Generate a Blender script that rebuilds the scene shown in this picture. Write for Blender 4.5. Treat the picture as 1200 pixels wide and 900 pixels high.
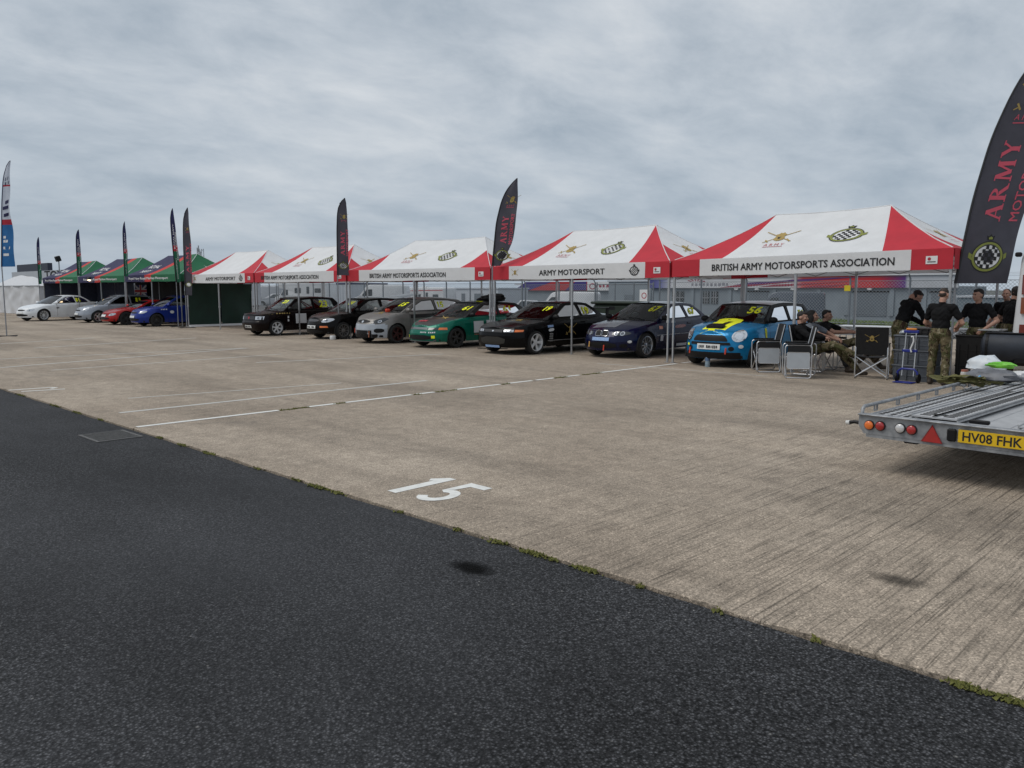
import bpy, bmesh, math, random
from mathutils import Vector, Matrix, noise
from mathutils.bvhtree import BVHTree
from mathutils.geometry import tessellate_polygon

random.seed(7)
for o in list(bpy.data.objects): bpy.data.objects.remove(o)
S = bpy.context.scene
COL = S.collection
PI = math.pi
R = math.radians

# ------------------------------------------------------------------ camera
# world: +X runs along the row of tents towards the right, +Y away across the apron, metres
K = 1.0625      # the first survey of the photo assumed a 1.6 m eye height; it is 1.7
CAM_H, FPX, CX, CY, HOR = 1.6*K, 950.0, 600.0, 450.0, 339.0
PITCH = math.atan((CY - HOR) / FPX)
YAW = math.atan((1535 - CX) / FPX * math.cos(PITCH))
cam_d = bpy.data.cameras.new('camera')
cam = bpy.data.objects.new('camera', cam_d); COL.objects.link(cam)
cam.location = (0, 0, CAM_H)
cam.rotation_euler = (PI/2 - PITCH, 0, YAW)
cam_d.sensor_width = 36.0
cam_d.lens = 36.0 * FPX / 1200.0
cam_d.clip_end = 3000; cam_d.clip_start = 0.05
S.camera = cam
S.render.resolution_x, S.render.resolution_y = 1024, 768
S.view_settings.view_transform = 'Standard'
S.view_settings.look = 'None'
S.view_settings.gamma = 1.0
S.view_settings.use_curve_mapping = False
S.view_settings.exposure = 0.0

_F = Vector((-math.sin(YAW), math.cos(YAW), 0)); _R = Vector((math.cos(YAW), math.sin(YAW), 0)); _U = Vector((0, 0, 1))
_fw = _F*math.cos(PITCH) - _U*math.sin(PITCH); _up = _U*math.cos(PITCH) + _F*math.sin(PITCH)
def ground_at(px, py, z=0.0):
    """photo pixel -> point on the horizontal plane at height z"""
    d = _fw*FPX + _R*(px - CX) - _up*(py - CY)
    return Vector((0, 0, CAM_H)) + d*((z - CAM_H)/d.z)
def at_y(px, Y, z=0.0):
    """photo column -> X at which the vertical plane y=Y is met (height z)"""
    d = _fw*FPX + _R*(px - CX) - _up*(HOR - CY)
    return d.x/d.y*Y

# ------------------------------------------------------------------ sky and sun (overcast noon)
SUN_EL, SUN_AZ = R(55), R(215)          # azimuth clockwise from +Y
world = bpy.data.worlds.new('World'); S.world = world; world.use_nodes = True
def build_world():
    nt = world.node_tree; N = nt.nodes; L = nt.links
    for n in list(N): N.remove(n)
    out = N.new('ShaderNodeOutputWorld'); bg = N.new('ShaderNodeBackground'); L.new(bg.outputs[0], out.inputs[0])
    sky = N.new('ShaderNodeTexSky'); sky.sky_type = 'NISHITA'; sky.sun_disc = False
    sky.sun_elevation = SUN_EL; sky.sun_rotation = SUN_AZ; sky.air_density = 1.0; sky.dust_density = 3.0
    tc = N.new('ShaderNodeTexCoord'); sep = N.new('ShaderNodeSeparateXYZ'); L.new(tc.outputs['Generated'], sep.inputs[0])
    def math_(op, a, b=None, clamp=False):
        m = N.new('ShaderNodeMath'); m.operation = op; m.use_clamp = clamp
        for i, v in enumerate((a, b)):
            if v is None: continue
            if isinstance(v, (int, float)): m.inputs[i].default_value = v
            else: L.new(v, m.inputs[i])
        return m.outputs[0]
    # cloud deck: a flat layer seen in perspective (direction divided by its height)
    zc = math_('ADD', math_('MAXIMUM', sep.outputs[2], 0.0), 0.24)
    comb = N.new('ShaderNodeCombineXYZ')
    L.new(math_('DIVIDE', sep.outputs[0], zc), comb.inputs[0]); L.new(math_('DIVIDE', sep.outputs[1], zc), comb.inputs[1])
    mp = N.new('ShaderNodeMapping'); mp.inputs['Rotation'].default_value = (0, 0, R(-40)); mp.inputs['Scale'].default_value = (1.3, 0.9, 1)
    L.new(comb.outputs[0], mp.inputs[0])
    def nz(scale, detail, rough, dist=0.0):
        n = N.new('ShaderNodeTexNoise'); n.inputs['Scale'].default_value = scale; n.inputs['Detail'].default_value = detail
        n.inputs['Roughness'].default_value = rough; n.inputs['Distortion'].default_value = dist; L.new(mp.outputs[0], n.inputs['Vector']); return n.outputs[0]
    big = nz(0.95, 4, 0.5, 0.15); fine = nz(2.8, 9, 0.62, 0.25)
    c = math_('ADD', math_('MULTIPLY', big, 0.55), math_('MULTIPLY', fine, 0.45))
    ramp = N.new('ShaderNodeValToRGB'); L.new(c, ramp.inputs[0])
    e = ramp.color_ramp.elements
    e[0].position = 0.38; e[0].color = (0.37, 0.435, 0.505, 1)
    e[1].position = 0.62; e[1].color = (0.70, 0.735, 0.77, 1)
    m = ramp.color_ramp.elements.new(0.5); m.color = (0.53, 0.585, 0.645, 1)
    # thicker, bluer deck low down as the layer is seen edge-on
    low = math_('SUBTRACT', 1.0, math_('MULTIPLY', math_('MAXIMUM', sep.outputs[2], 0.0), 4.2), True)
    mix1 = N.new('ShaderNodeMixRGB'); L.new(math_('MULTIPLY', low, 0.6), mix1.inputs[0]); L.new(ramp.outputs[0], mix1.inputs[1]); mix1.inputs[2].default_value = (0.37, 0.455, 0.55, 1)
    # a little of the clear-sky colour behind the cloud
    sc = N.new('ShaderNodeMixRGB'); sc.blend_type = 'MULTIPLY'; sc.inputs[0].default_value = 1; L.new(sky.outputs[0], sc.inputs[1]); sc.inputs[2].default_value = (0.09, 0.09, 0.09, 1)
    mix2 = N.new('ShaderNodeMixRGB'); mix2.inputs[0].default_value = 0.08; L.new(mix1.outputs[0], mix2.inputs[1]); L.new(sc.outputs[0], mix2.inputs[2])
    L.new(mix2.outputs[0], bg.inputs[0]); bg.inputs[1].default_value = 1.0
build_world()
sun_d = bpy.data.lights.new('sun', 'SUN'); sun_d.energy = 1.5; sun_d.angle = R(35); sun_d.color = (1.0, 0.96, 0.9)
sun = bpy.data.objects.new('sun', sun_d); COL.objects.link(sun)
sd = Vector((math.sin(SUN_AZ)*math.cos(SUN_EL), math.cos(SUN_AZ)*math.cos(SUN_EL), math.sin(SUN_EL)))
sun.rotation_euler = (-sd).to_track_quat('-Z', 'Y').to_euler()
sun.location = sd*60

# ------------------------------------------------------------------ materials
_M = {}
def mat(name, col, rough=0.5, metal=0.0, var=0.12, vscale=6.0, bump=0.0, bscale=60.0, spec=0.5, coat=0.0, emit=None, trans=0.0, col2=None, stretch=None):
    if name in _M: return _M[name]
    m = bpy.data.materials.new(name); m.use_nodes = True; _M[name] = m
    nt = m.node_tree; N = nt.nodes; L = nt.links
    p = N['Principled BSDF']
    p.inputs['Roughness'].default_value = rough; p.inputs['Metallic'].default_value = metal
    p.inputs['Specular IOR Level'].default_value = spec
    p.inputs['Coat Weight'].default_value = coat; p.inputs['Coat Roughness'].default_value = 0.06
    tc = N.new('ShaderNodeTexCoord'); src = tc.outputs['Object']
    if stretch:
        mp = N.new('ShaderNodeMapping'); mp.inputs['Scale'].default_value = stretch; L.new(src, mp.inputs[0]); src = mp.outputs[0]
    n = N.new('ShaderNodeTexNoise'); n.inputs['Scale'].default_value = vscale; n.inputs['Detail'].default_value = 6; n.inputs['Roughness'].default_value = 0.6
    L.new(src, n.inputs['Vector'])
    r = N.new('ShaderNodeValToRGB'); L.new(n.outputs[0], r.inputs[0])
    a, b = r.color_ramp.elements; a.position = 0.3; b.position = 0.7
    if col2 is None:
        a.color = (*[c*(1-var) for c in col], 1); b.color = (*[min(1, c*(1+var)) for c in col], 1)
    else: a.color = (*col, 1); b.color = (*col2, 1)
    L.new(r.outputs[0], p.inputs['Base Color'])
    if bump:
        n2 = N.new('ShaderNodeTexNoise'); n2.inputs['Scale'].default_value = bscale; n2.inputs['Detail'].default_value = 4; L.new(src, n2.inputs['Vector'])
        bp = N.new('ShaderNodeBump'); bp.inputs['Strength'].default_value = bump; bp.inputs['Distance'].default_value = 0.01
        L.new(n2.outputs[0], bp.inputs['Height']); L.new(bp.outputs[0], p.inputs['Normal'])
    if emit: p.inputs['Emission Color'].default_value = (*emit[:3], 1); p.inputs['Emission Strength'].default_value = emit[3]
    if trans:
        t = N.new('ShaderNodeBsdfTranslucent'); L.new(r.outputs[0], t.inputs[0]); mx = N.new('ShaderNodeMixShader'); mx.inputs[0].default_value = trans
        L.new(p.outputs[0], mx.inputs[1]); L.new(t.outputs[0], mx.inputs[2]); L.new(mx.outputs[0], N['Material Output'].inputs[0])
    return m
def glass_mat(name, tint, rough=0.02):
    if name in _M: return _M[name]
    m = bpy.data.materials.new(name); m.use_nodes = True; _M[name] = m
    nt = m.node_tree; N = nt.nodes; L = nt.links
    N.remove(N['Principled BSDF'])
    t = N.new('ShaderNodeBsdfTransparent'); t.inputs[0].default_value = (*tint, 1)
    g = N.new('ShaderNodeBsdfGlossy'); g.inputs['Roughness'].default_value = rough; g.inputs[0].default_value = (0.95, 0.97, 1, 1)
    f = N.new('ShaderNodeFresnel'); f.inputs[0].default_value = 1.5
    tcx = N.new('ShaderNodeTexCoord'); nz = N.new('ShaderNodeTexNoise'); nz.inputs['Scale'].default_value = 3.0; L.new(tcx.outputs['Object'], nz.inputs['Vector'])
    b = N.new('ShaderNodeBump'); b.inputs['Strength'].default_value = 0.02; L.new(nz.outputs[0], b.inputs['Height']); L.new(b.outputs[0], g.inputs['Normal'])
    mx = N.new('ShaderNodeMixShader'); L.new(f.outputs[0], mx.inputs[0]); L.new(t.outputs[0], mx.inputs[1]); L.new(g.outputs[0], mx.inputs[2])
    L.new(mx.outputs[0], N['Material Output'].inputs[0])
    return m

# ------------------------------------------------------------------ mesh collector
class MB:
    def __init__(s): s.v = []; s.f = []; s.mi = []
    def add(s, vs, fs, mi=0):
        k = len(s.v); s.v += [Vector(p) for p in vs]; s.f += [tuple(i+k for i in f) for f in fs]; s.mi += [mi]*len(fs); return s
    def box(s, c, d, mi=0, rot=None, bev=0.0):
        hx, hy, hz = d[0]/2, d[1]/2, d[2]/2
        if bev > 0 and min(d) > 2.2*bev:
            b = bev; vs = []; idx = {}
            for sx in (-1, 1):
                for sy in (-1, 1):
                    for sz in (-1, 1):
                        for k in range(3):
                            q = [sx*hx, sy*hy, sz*hz]
                            for j in range(3):
                                if j != k: q[j] -= (sx, sy, sz)[j]*b
                            idx[(sx, sy, sz, k)] = len(vs); vs.append(Vector(q))
            fs = []
            for k in range(3):
                i, j = (k+1) % 3, (k+2) % 3
                for sg in (-1, 1):
                    loop = []
                    for a, bb in ((-1, -1), (1, -1), (1, 1), (-1, 1)):
                        q = [0, 0, 0]; q[k] = sg; q[i] = a; q[j] = bb; loop.append(idx[(*q, k)])
                    fs.append(tuple(loop if sg > 0 else loop[::-1]))
                for a in (-1, 1):
                    for bb in (-1, 1):
                        q0 = [0, 0, 0]; q0[k] = -1; q0[i] = a; q0[j] = bb; q1 = list(q0); q1[k] = 1
                        lp = (idx[(*q0, i)], idx[(*q1, i)], idx[(*q1, j)], idx[(*q0, j)])
                        fs.append(lp if a*bb < 0 else lp[::-1])
            for sx in (-1, 1):
                for sy in (-1, 1):
                    for sz in (-1, 1):
                        t = (idx[(sx, sy, sz, 0)], idx[(sx, sy, sz, 1)], idx[(sx, sy, sz, 2)])
                        fs.append(t if sx*sy*sz > 0 else t[::-1])
        else:
            vs = [Vector((x, y, z)) for x in (-hx, hx) for y in (-hy, hy) for z in (-hz, hz)]
            fs = [(0, 1, 3, 2), (4, 6, 7, 5), (0, 4, 5, 1), (2, 3, 7, 6), (0, 2, 6, 4), (1, 5, 7, 3)]
        if rot is not None: vs = [rot @ p for p in vs]
        return s.add([p + Vector(c) for p in vs], fs, mi)
    def cyl(s, p0, p1, r0, r1=None, n=10, caps=True, mi=0):
        r1 = r0 if r1 is None else r1
        p0, p1 = Vector(p0), Vector(p1); d = (p1-p0).normalized()
        a = d.orthogonal().normalized(); b = d.cross(a)
        vs = []
        for p, r in ((p0, r0), (p1, r1)):
            for i in range(n):
                t = 2*PI*i/n; vs.append(p + a*r*math.cos(t) + b*r*math.sin(t))
        fs = [(i, (i+1) % n, n+(i+1) % n, n+i) for i in range(n)]
        if caps: fs += [tuple(range(n))[::-1], tuple(range(n, 2*n))]
        return s.add(vs, fs, mi)
    def tube(s, pts, r, n=8, closed=False, mi=0):
        pts = [Vector(p) for p in pts]; m = len(pts); vs = []; a = None
        rr = r if isinstance(r, (list, tuple)) else [r]*m
        for i, p in enumerate(pts):
            if closed: d = pts[(i+1) % m]-pts[i-1]
            else: d = pts[min(i+1, m-1)]-pts[max(i-1, 0)]
            d.normalize()
            if a is None: a = d.orthogonal().normalized()
            a = (a - d*a.dot(d)); a = a.normalized() if a.length > 1e-6 else d.orthogonal().normalized()
            b = d.cross(a)
            for k in range(n):
                t = 2*PI*k/n; vs.append(p + (a*math.cos(t)+b*math.sin(t))*rr[i])
        fs = []
        for i in range(m if closed else m-1):
            j = (i+1) % m
            for k in range(n): fs.append((i*n+k, i*n+(k+1) % n, j*n+(k+1) % n, j*n+k))
        if not closed: fs += [tuple(range(n))[::-1], tuple(range((m-1)*n, m*n))]
        return s.add(vs, fs, mi)
    def lathe(s, prof, n=24, M=None, mi=0, close=False):
        """prof: (radius, height) pairs turned about local Z"""
        M = M or Matrix(); vs = []
        for r, z in prof:
            for i in range(n): t = 2*PI*i/n; vs.append(M @ Vector((r*math.cos(t), r*math.sin(t), z)))
        fs = []; m = len(prof)
        for j in range(m if close else m-1):
            k = (j+1) % m
            for i in range(n): fs.append((j*n+i, j*n+(i+1) % n, k*n+(i+1) % n, k*n+i))
        return s.add(vs, fs, mi)
    def grid(s, fn, us, vs_, mi=0):
        us, vs_ = list(us), list(vs_)
        P = [fn(u, v) for u in us for v in vs_]; k = len(vs_)
        return s.add(P, [(i*k+j, (i+1)*k+j, (i+1)*k+j+1, i*k+j+1) for i in range(len(us)-1) for j in range(k-1)], mi)
    def prism(s, poly, mapf, d, mi=0):
        """2D polygon -> solid; mapf(u,v,w) gives 3D, w runs 0..d"""
        n = len(poly); vs = [mapf(u, v, 0) for u, v in poly] + [mapf(u, v, d) for u, v in poly]
        tri = tessellate_polygon([[Vector((u, v, 0)) for u, v in poly]])
        fs = [tuple(t) for t in tri] + [tuple(i+n for i in t)[::-1] for t in tri] + [(i, (i+1) % n, n+(i+1) % n, n+i) for i in range(n)]
        return s.add(vs, fs, mi)
    def join(s, o, M=None, mi=None):
        M = M or Matrix(); k = len(s.v)
        s.v += [M @ p for p in o.v]; s.f += [tuple(i+k for i in f) for f in o.f]; s.mi += (o.mi if mi is None else [mi]*len(o.f)); return s
    def mesh(s, name, mats, smooth=None, fixn=True):
        me = bpy.data.meshes.new(name); me.from_pydata([tuple(p) for p in s.v], [], s.f)
        mats = mats if isinstance(mats, (list, tuple)) else [mats]
        for m in mats: me.materials.append(m)
        if len(mats) > 1: me.polygons.foreach_set('material_index', s.mi)
        if fixn:
            bm = bmesh.new(); bm.from_mesh(me); bmesh.ops.recalc_face_normals(bm, faces=bm.faces); bm.to_mesh(me); bm.free()
        if smooth:
            me.polygons.foreach_set('use_smooth', [True]*len(me.polygons)); me.set_sharp_from_angle(angle=R(smooth))
        me.update(); return me
    def build(s, name, mats, parent=None, smooth=None, loc=None, rz=None, fixn=True):
        o = bpy.data.objects.new(name, s.mesh(name, mats, smooth, fixn)); COL.objects.link(o)
        if parent is not None: o.parent = parent
        if loc is not None: o.location = loc
        if rz is not None: o.rotation_euler = (0, 0, rz)
        return o
def obj_of(name, me, parent=None, loc=None, rz=None):
    o = bpy.data.objects.new(name, me); COL.objects.link(o)
    if parent is not None: o.parent = parent
    if loc is not None: o.location = loc
    if rz is not None: o.rotation_euler = (0, 0, rz)
    return o
def tag(o, label=None, cat=None, group=None, kind=None):
    if label: o['label'] = label
    if cat: o['category'] = cat
    if group: o['group'] = group
    if kind: o['kind'] = kind
    return o
def thing(name, label, cat, loc=(0, 0, 0), rz=0, group=None):
    o = bpy.data.objects.new(name, None); COL.objects.link(o); o.empty_display_size = 0.2
    o.location = loc; o.rotation_euler = (0, 0, rz); return tag(o, label, cat, group)
def copy_tree(o, parent=None):
    c = o.copy(); COL.objects.link(c); c.parent = parent
    for ch in list(o.children):
        copy_tree(ch, c)
    return c
def lerp(a, b, t): return a + (b-a)*t
def interp(keys, x):
    """smooth monotone-ish interpolation through (x, y) keys"""
    if x <= keys[0][0]: return keys[0][1]
    for (x0, y0), (x1, y1) in zip(keys, keys[1:]):
        if x <= x1:
            t = (x-x0)/(x1-x0); return y0+(y1-y0)*t
    return keys[-1][1]
def roundpoly(p, r=.04, k=4):
    out = []; n = len(p)
    for i in range(n):
        a, b, c = Vector(p[i-1]), Vector(p[i]), Vector(p[(i+1) % n]); d0, d1 = a-b, c-b; q = min(r, d0.length*.45, d1.length*.45)
        A, B = b+d0.normalized()*q, b+d1.normalized()*q
        for j in range(k+1):
            t = j/k; w = A*(1-t)**2+b*2*t*(1-t)+B*t*t; out.append((w.x, w.y))
    return out
def linspace(a, b, n): return [a+(b-a)*i/(n-1) for i in range(n)]
def chaikin(p, k=2, closed=True):
    for _ in range(k):
        q = []; n = len(p)
        for i in range(n if closed else n-1):
            a, b = p[i], p[(i+1) % n]
            q += [tuple(lerp(a[j], b[j], .25) for j in range(len(a))), tuple(lerp(a[j], b[j], .75) for j in range(len(a)))]
        if not closed: q = [p[0]] + q + [p[-1]]
        p = q
    return p

# lettering: the built-in font turned into flat triangles, cached
_T = {}
def text2d(txt, bold=0.0, res=2):
    key = (txt, bold)
    if key in _T: return _T[key]
    c = bpy.data.curves.new('lettering', 'FONT'); c.body = txt; c.size = 1.0; c.resolution_u = res
    c.align_x = 'LEFT'; c.fill_mode = 'FRONT'
    o = bpy.data.objects.new('lettering', c); COL.objects.link(o)
    dg = bpy.context.evaluated_depsgraph_get(); dg.update()
    me = o.evaluated_get(dg).to_mesh()
    vs = [(p.co.x, p.co.y) for p in me.vertices]; fs = [tuple(p.vertices) for p in me.polygons]
    o.evaluated_get(dg).to_mesh_clear(); bpy.data.objects.remove(o); bpy.data.curves.remove(c)
    if bold:        # embolden by pushing the outline out along its own normals
        cnt = {}
        for f in fs:
            a = sum((vs[f[i]][0]*vs[f[(i+1) % len(f)]][1]-vs[f[(i+1) % len(f)]][0]*vs[f[i]][1]) for i in range(len(f)))
            g_ = f if a > 0 else f[::-1]
            for i in range(len(g_)): cnt[(g_[i], g_[(i+1) % len(g_)])] = 1
        nr = {}
        for (i, j) in cnt:
            if (j, i) in cnt: continue
            dx, dy = vs[j][0]-vs[i][0], vs[j][1]-vs[i][1]; l = math.hypot(dx, dy)
            if l < 1e-5: continue
            for k in (i, j): p = nr.setdefault(k, [0, 0, 0]); p[0] += dy/l; p[1] -= dx/l; p[2] += 1
        for k, (x, y, n_) in nr.items():
            l = math.hypot(x, y)
            if l > .2: q = bold/max(.45, l/n_); vs[k] = (vs[k][0]+x/l*q, vs[k][1]+y/l*q)
    x0 = min(v[0] for v in vs); x1 = max(v[0] for v in vs); y0 = min(v[1] for v in vs); y1 = max(v[1] for v in vs)
    vs = [((v[0]-(x0+x1)/2), (v[1]-(y0+y1)/2)) for v in vs]
    _T[key] = (vs, fs, x1-x0, y1-y0); return _T[key]
def text_mb(mb, txt, mapf, w=None, h=None, cu=0, cv=0, bold=0.0, mi=0, shear=0.0, rot=0.0, flip=False):
    if txt[0] == '~':       # print too small to read in the photograph: uneven strokes, one per character
        n = len(txt)-1; rnd = random.Random(n*7+3); h = h or .1; w = w or n*h*.7
        for i in range(n):
            if txt[i+1] == ' ': continue
            x0 = cu-w/2+w*i/n; x1 = x0+w/n*rnd.uniform(.45, .8); t = h*rnd.uniform(.35, .5); b_ = -h*rnd.uniform(.3, .5)
            mb.add([mapf(x, cv+y) for x, y in ((x0, b_), (x1, b_*.9), (x1, t), (x0, t*.9))], [(0, 1, 2, 3)], mi)
        return
    vs, fs, tw, th = text2d(txt, bold)
    sx = (w/tw) if w else None; sy = (h/th) if h else None
    sx = sx or sy; sy = sy or sx
    c, s = math.cos(rot), math.sin(rot); P = []
    for x, y in vs:
        x, y = x*sx + shear*y*sy, y*sy
        if flip: x = -x
        P.append(mapf(cu + x*c - y*s, cv + x*s + y*c))
    mb.add(P, fs, mi)
def poly_mb(mb, poly, mapf, mi=0, holes=()):
    rings = [poly] + list(holes); flat = [p for r_ in rings for p in r_]
    tri = tessellate_polygon([[Vector((u, v, 0)) for u, v in r_] for r_ in rings])
    mb.add([mapf(u, v) for u, v in flat], [tuple(t) for t in tri], mi)
def disc2d(cx, cy, rx, ry, n=20): return [(cx+rx*math.cos(2*PI*i/n), cy+ry*math.sin(2*PI*i/n)) for i in range(n)]
def ring_mb(mb, mapf, cx, cy, rx, ry, t, n=28, mi=0):
    P = []
    for i in range(n):
        a = 2*PI*i/n; P += [mapf(cx+rx*math.cos(a), cy+ry*math.sin(a)), mapf(cx+(rx-t)*math.cos(a), cy+(ry-t*ry/rx)*math.sin(a))]
    mb.add(P, [(2*i, 2*((i+1) % n), 2*((i+1) % n)+1, 2*i+1) for i in range(n)], mi)
# ------------------------------------------------------------------ ground
def nodes_mat(name):
    m = bpy.data.materials.new(name); m.use_nodes = True; _M[name] = m
    nt = m.node_tree; N, L = nt.nodes, nt.links; P = N['Principled BSDF']
    geo = N.new('ShaderNodeNewGeometry')
    def sc(v, s):
        mp = N.new('ShaderNodeMapping'); mp.inputs['Scale'].default_value = s; L.new(v, mp.inputs[0]); return mp.outputs[0]
    def nz(scale, det=6, rough=.6, vec=None, dist=0):
        n = N.new('ShaderNodeTexNoise'); n.inputs['Scale'].default_value = scale; n.inputs['Detail'].default_value = det; n.inputs['Roughness'].default_value = rough
        n.inputs['Distortion'].default_value = dist; L.new(vec or geo.outputs['Position'], n.inputs['Vector']); return n.outputs[0]
    def vor(scale, out='Distance', vec=None, feat='F1'):
        n = N.new('ShaderNodeTexVoronoi'); n.feature = feat; n.inputs['Scale'].default_value = scale; L.new(vec or geo.outputs['Position'], n.inputs['Vector']); return n.outputs[out]
    def ramp(f, *st):
        r = N.new('ShaderNodeValToRGB'); L.new(f, r.inputs[0]); e = r.color_ramp.elements
        while len(e) > 1: e.remove(e[0])
        e[0].position = st[0][0]; e[0].color = st[0][1] if len(st[0][1]) == 4 else (*st[0][1], 1)
        for p, c in st[1:]:
            x = e.new(p); x.color = (*c, 1)
        return r.outputs[0]
    def g(v): return (v, v, v)
    def mixc(f, a, b, mode='MIX'):
        n = N.new('ShaderNodeMixRGB'); n.blend_type = mode
        for i, v in enumerate((f, a, b)):
            if isinstance(v, (int, float)): n.inputs[i].default_value = v if i == 0 else (v, v, v, 1)
            elif isinstance(v, tuple): n.inputs[i].default_value = (*v, 1)
            else: L.new(v, n.inputs[i])
        return n.outputs[0]
    def mth(op, a, b=0.0, clamp=False):
        n = N.new('ShaderNodeMath'); n.operation = op; n.use_clamp = clamp
        for i, v in enumerate((a, b)):
            if isinstance(v, (int, float)): n.inputs[i].default_value = v
            else: L.new(v, n.inputs[i])
        return n.outputs[0]
    def bump(h, st, dist, prev=None):
        b = N.new('ShaderNodeBump'); b.inputs['Strength'].default_value = st; b.inputs['Distance'].default_value = dist; L.new(h, b.inputs['Height'])
        if prev: L.new(prev, b.inputs['Normal'])
        return b.outputs[0]
    return m, N, L, P, geo, sc, nz, vor, ramp, g, mixc, mth, bump

def mat_asphalt():
    m, N, L, P, geo, sc, nz, vor, ramp, g, mixc, mth, bump = nodes_mat('asphalt')
    pos = geo.outputs['Position']
    stone = vor(78, 'Color'); sd_ = vor(78, 'Distance')
    sep = N.new('ShaderNodeSeparateColor'); L.new(stone, sep.inputs[0])
    agg = ramp(sep.outputs[0], (0.0, (.046, .047, .050)), (.5, (.076, .077, .082)), (.85, (.108, .110, .118)), (.996, (.125, .127, .135)), (.9985, (.26, .255, .245)))
    dark = ramp(sd_, (.22, g(1.1)), (.52, g(.30)))
    c = mixc(1, agg, dark, 'MULTIPLY')
    c = mixc(1, c, ramp(nz(48, 3, .6), (.40, g(.28)), (.50, g(1.0)), (.7, g(1.15))), 'MULTIPLY')
    big = ramp(nz(.55, 5, .6), (.3, g(.66)), (.7, g(1.3)))
    c = mixc(1, c, big, 'MULTIPLY')
    worn = ramp(nz(.16, 3, .5), (.45, g(0)), (.65, g(1)))
    c = mixc(mth('MULTIPLY', worn, .35), c, (.060, .062, .068))
    # darker wheel-polished lanes and paler dusty areas
    c = mixc(1, c, ramp(nz(.5, 5, .6, sc(pos, (.25, 1.0, 1)), .4), (.35, g(.72)), (.65, g(1.22))), 'MULTIPLY')
    # small oil stains that have soaked in
    st = ramp(nz(1.4, 3, .5, dist=.6), (.70, g(0)), (.77, g(1)))
    c = mixc(mth('MULTIPLY', st, .5), c, (.013, .013, .014))
    L.new(c, P.inputs['Base Color']); P.inputs['Roughness'].default_value = .85; P.inputs['Specular IOR Level'].default_value = .2
    h = mth('ADD', mth('MULTIPLY', mth('SUBTRACT', 1, sd_), 1.0), mth('MULTIPLY', nz(30, 4), .6))
    L.new(bump(h, .55, .006), P.inputs['Normal']); return m
def mat_concrete():
    m, N, L, P, geo, sc, nz, vor, ramp, g, mixc, mth, bump = nodes_mat('concrete')
    pos = geo.outputs['Position']
    c = ramp(nz(.35, 8, .65), (.25, (.238, .193, .150)), (.5, (.315, .262, .207)), (.75, (.385, .325, .262)))
    c = mixc(1, c, ramp(nz(5, 7, .7), (.25, g(.74)), (.75, g(1.24))), 'MULTIPLY')
    # fine exposed aggregate
    s2 = N.new('ShaderNodeSeparateColor'); L.new(vor(120, 'Color'), s2.inputs[0])
    c = mixc(1, c, ramp(s2.outputs[1], (0, g(.6)), (.5, g(.98)), (.93, g(1.3)), (.985, g(1.75))), 'MULTIPLY')
    # drawn-broom grooves run across the apron (along Y); strongest in the nearest bay
    gv = sc(pos, (1, .045, 1)); groove = nz(24, 3, .55, gv, .15); gfine = nz(70, 2, .5, gv)
    sx_ = N.new('ShaderNodeSeparateXYZ'); L.new(pos, sx_.inputs[0])
    near = mth('MULTIPLY', mth('ADD', sx_.outputs[0], 5.5), .3, True)      # the bay by the trailer was brushed hardest
    msk = mth('ADD', mth('MULTIPLY', ramp(nz(.3, 3, .5), (.36, g(.1)), (.6, g(1))), .45), mth('MULTIPLY', near, mth('ADD', .35, nz(.8, 3, .5))), True)
    comb_ = nz(58, 3, .6, sc(pos, (1, .012, 1)), .0)
    rake = ramp(comb_, (.37, g(.42)), (.45, g(1)), (.62, g(1.14)))
    gr = ramp(mth('ADD', mth('MULTIPLY', groove, .65), mth('MULTIPLY', gfine, .35)), (.36, g(.34)), (.46, g(.97)), (.6, g(1.12)))
    c = mixc(mth('MULTIPLY', msk, .55), c, mixc(1, c, gr, 'MULTIPLY')); c = mixc(mth('MULTIPLY', mth('MULTIPLY', near, ramp(nz(2.2, 4, .6, sc(pos, (1, .3, 1))), (.33, g(.15)), (.55, g(1)))), .9), c, mixc(1, c, rake, 'MULTIPLY'))
    # broad dark traffic smears and pale scrapes along the row
    sm = nz(1.1, 5, .6, sc(pos, (.12, .75, 1)), .3)
    c = mixc(1, c, ramp(sm, (.34, g(.78)), (.5, g(1)), (.68, g(1.16))), 'MULTIPLY')
    st = ramp(nz(.9, 4, .55, dist=1.0), (.66, g(0)), (.76, g(1)))
    c = mixc(mth('MULTIPLY', st, .45), c, (.13, .115, .1))
    pits = ramp(vor(2.7, 'Distance'), (.015, g(1)), (.03, g(0)))
    c = mixc(mth('MULTIPLY', pits, .8), c, (.04, .035, .03))
    L.new(c, P.inputs['Base Color']); P.inputs['Roughness'].default_value = .88; P.inputs['Specular IOR Level'].default_value = .25
    b1 = bump(comb_, .6, .008); L.new(bump(nz(160, 3), .35, .004, b1), P.inputs['Normal']); return m
def mat_paint():
    m, N, L, P, geo, sc, nz, vor, ramp, g, mixc, mth, bump = nodes_mat('worn_white_paint')
    L.new(mixc(1, (.74, .74, .71), ramp(nz(9, 6, .7), (.3, g(.82)), (.7, g(1.08))), 'MULTIPLY'), P.inputs['Base Color']); P.inputs['Roughness'].default_value = .75
    t = N.new('ShaderNodeBsdfTransparent'); mx = N.new('ShaderNodeMixShader')
    L.new(ramp(mth('ADD', mth('MULTIPLY', nz(3.5, 8, .75), .6), mth('MULTIPLY', nz(40, 4, .7), .4)), (.31, g(0)), (.39, g(1))), mx.inputs[0])
    L.new(t.outputs[0], mx.inputs[1]); L.new(P.outputs[0], mx.inputs[2]); L.new(mx.outputs[0], N['Material Output'].inputs[0]); return m
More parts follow.
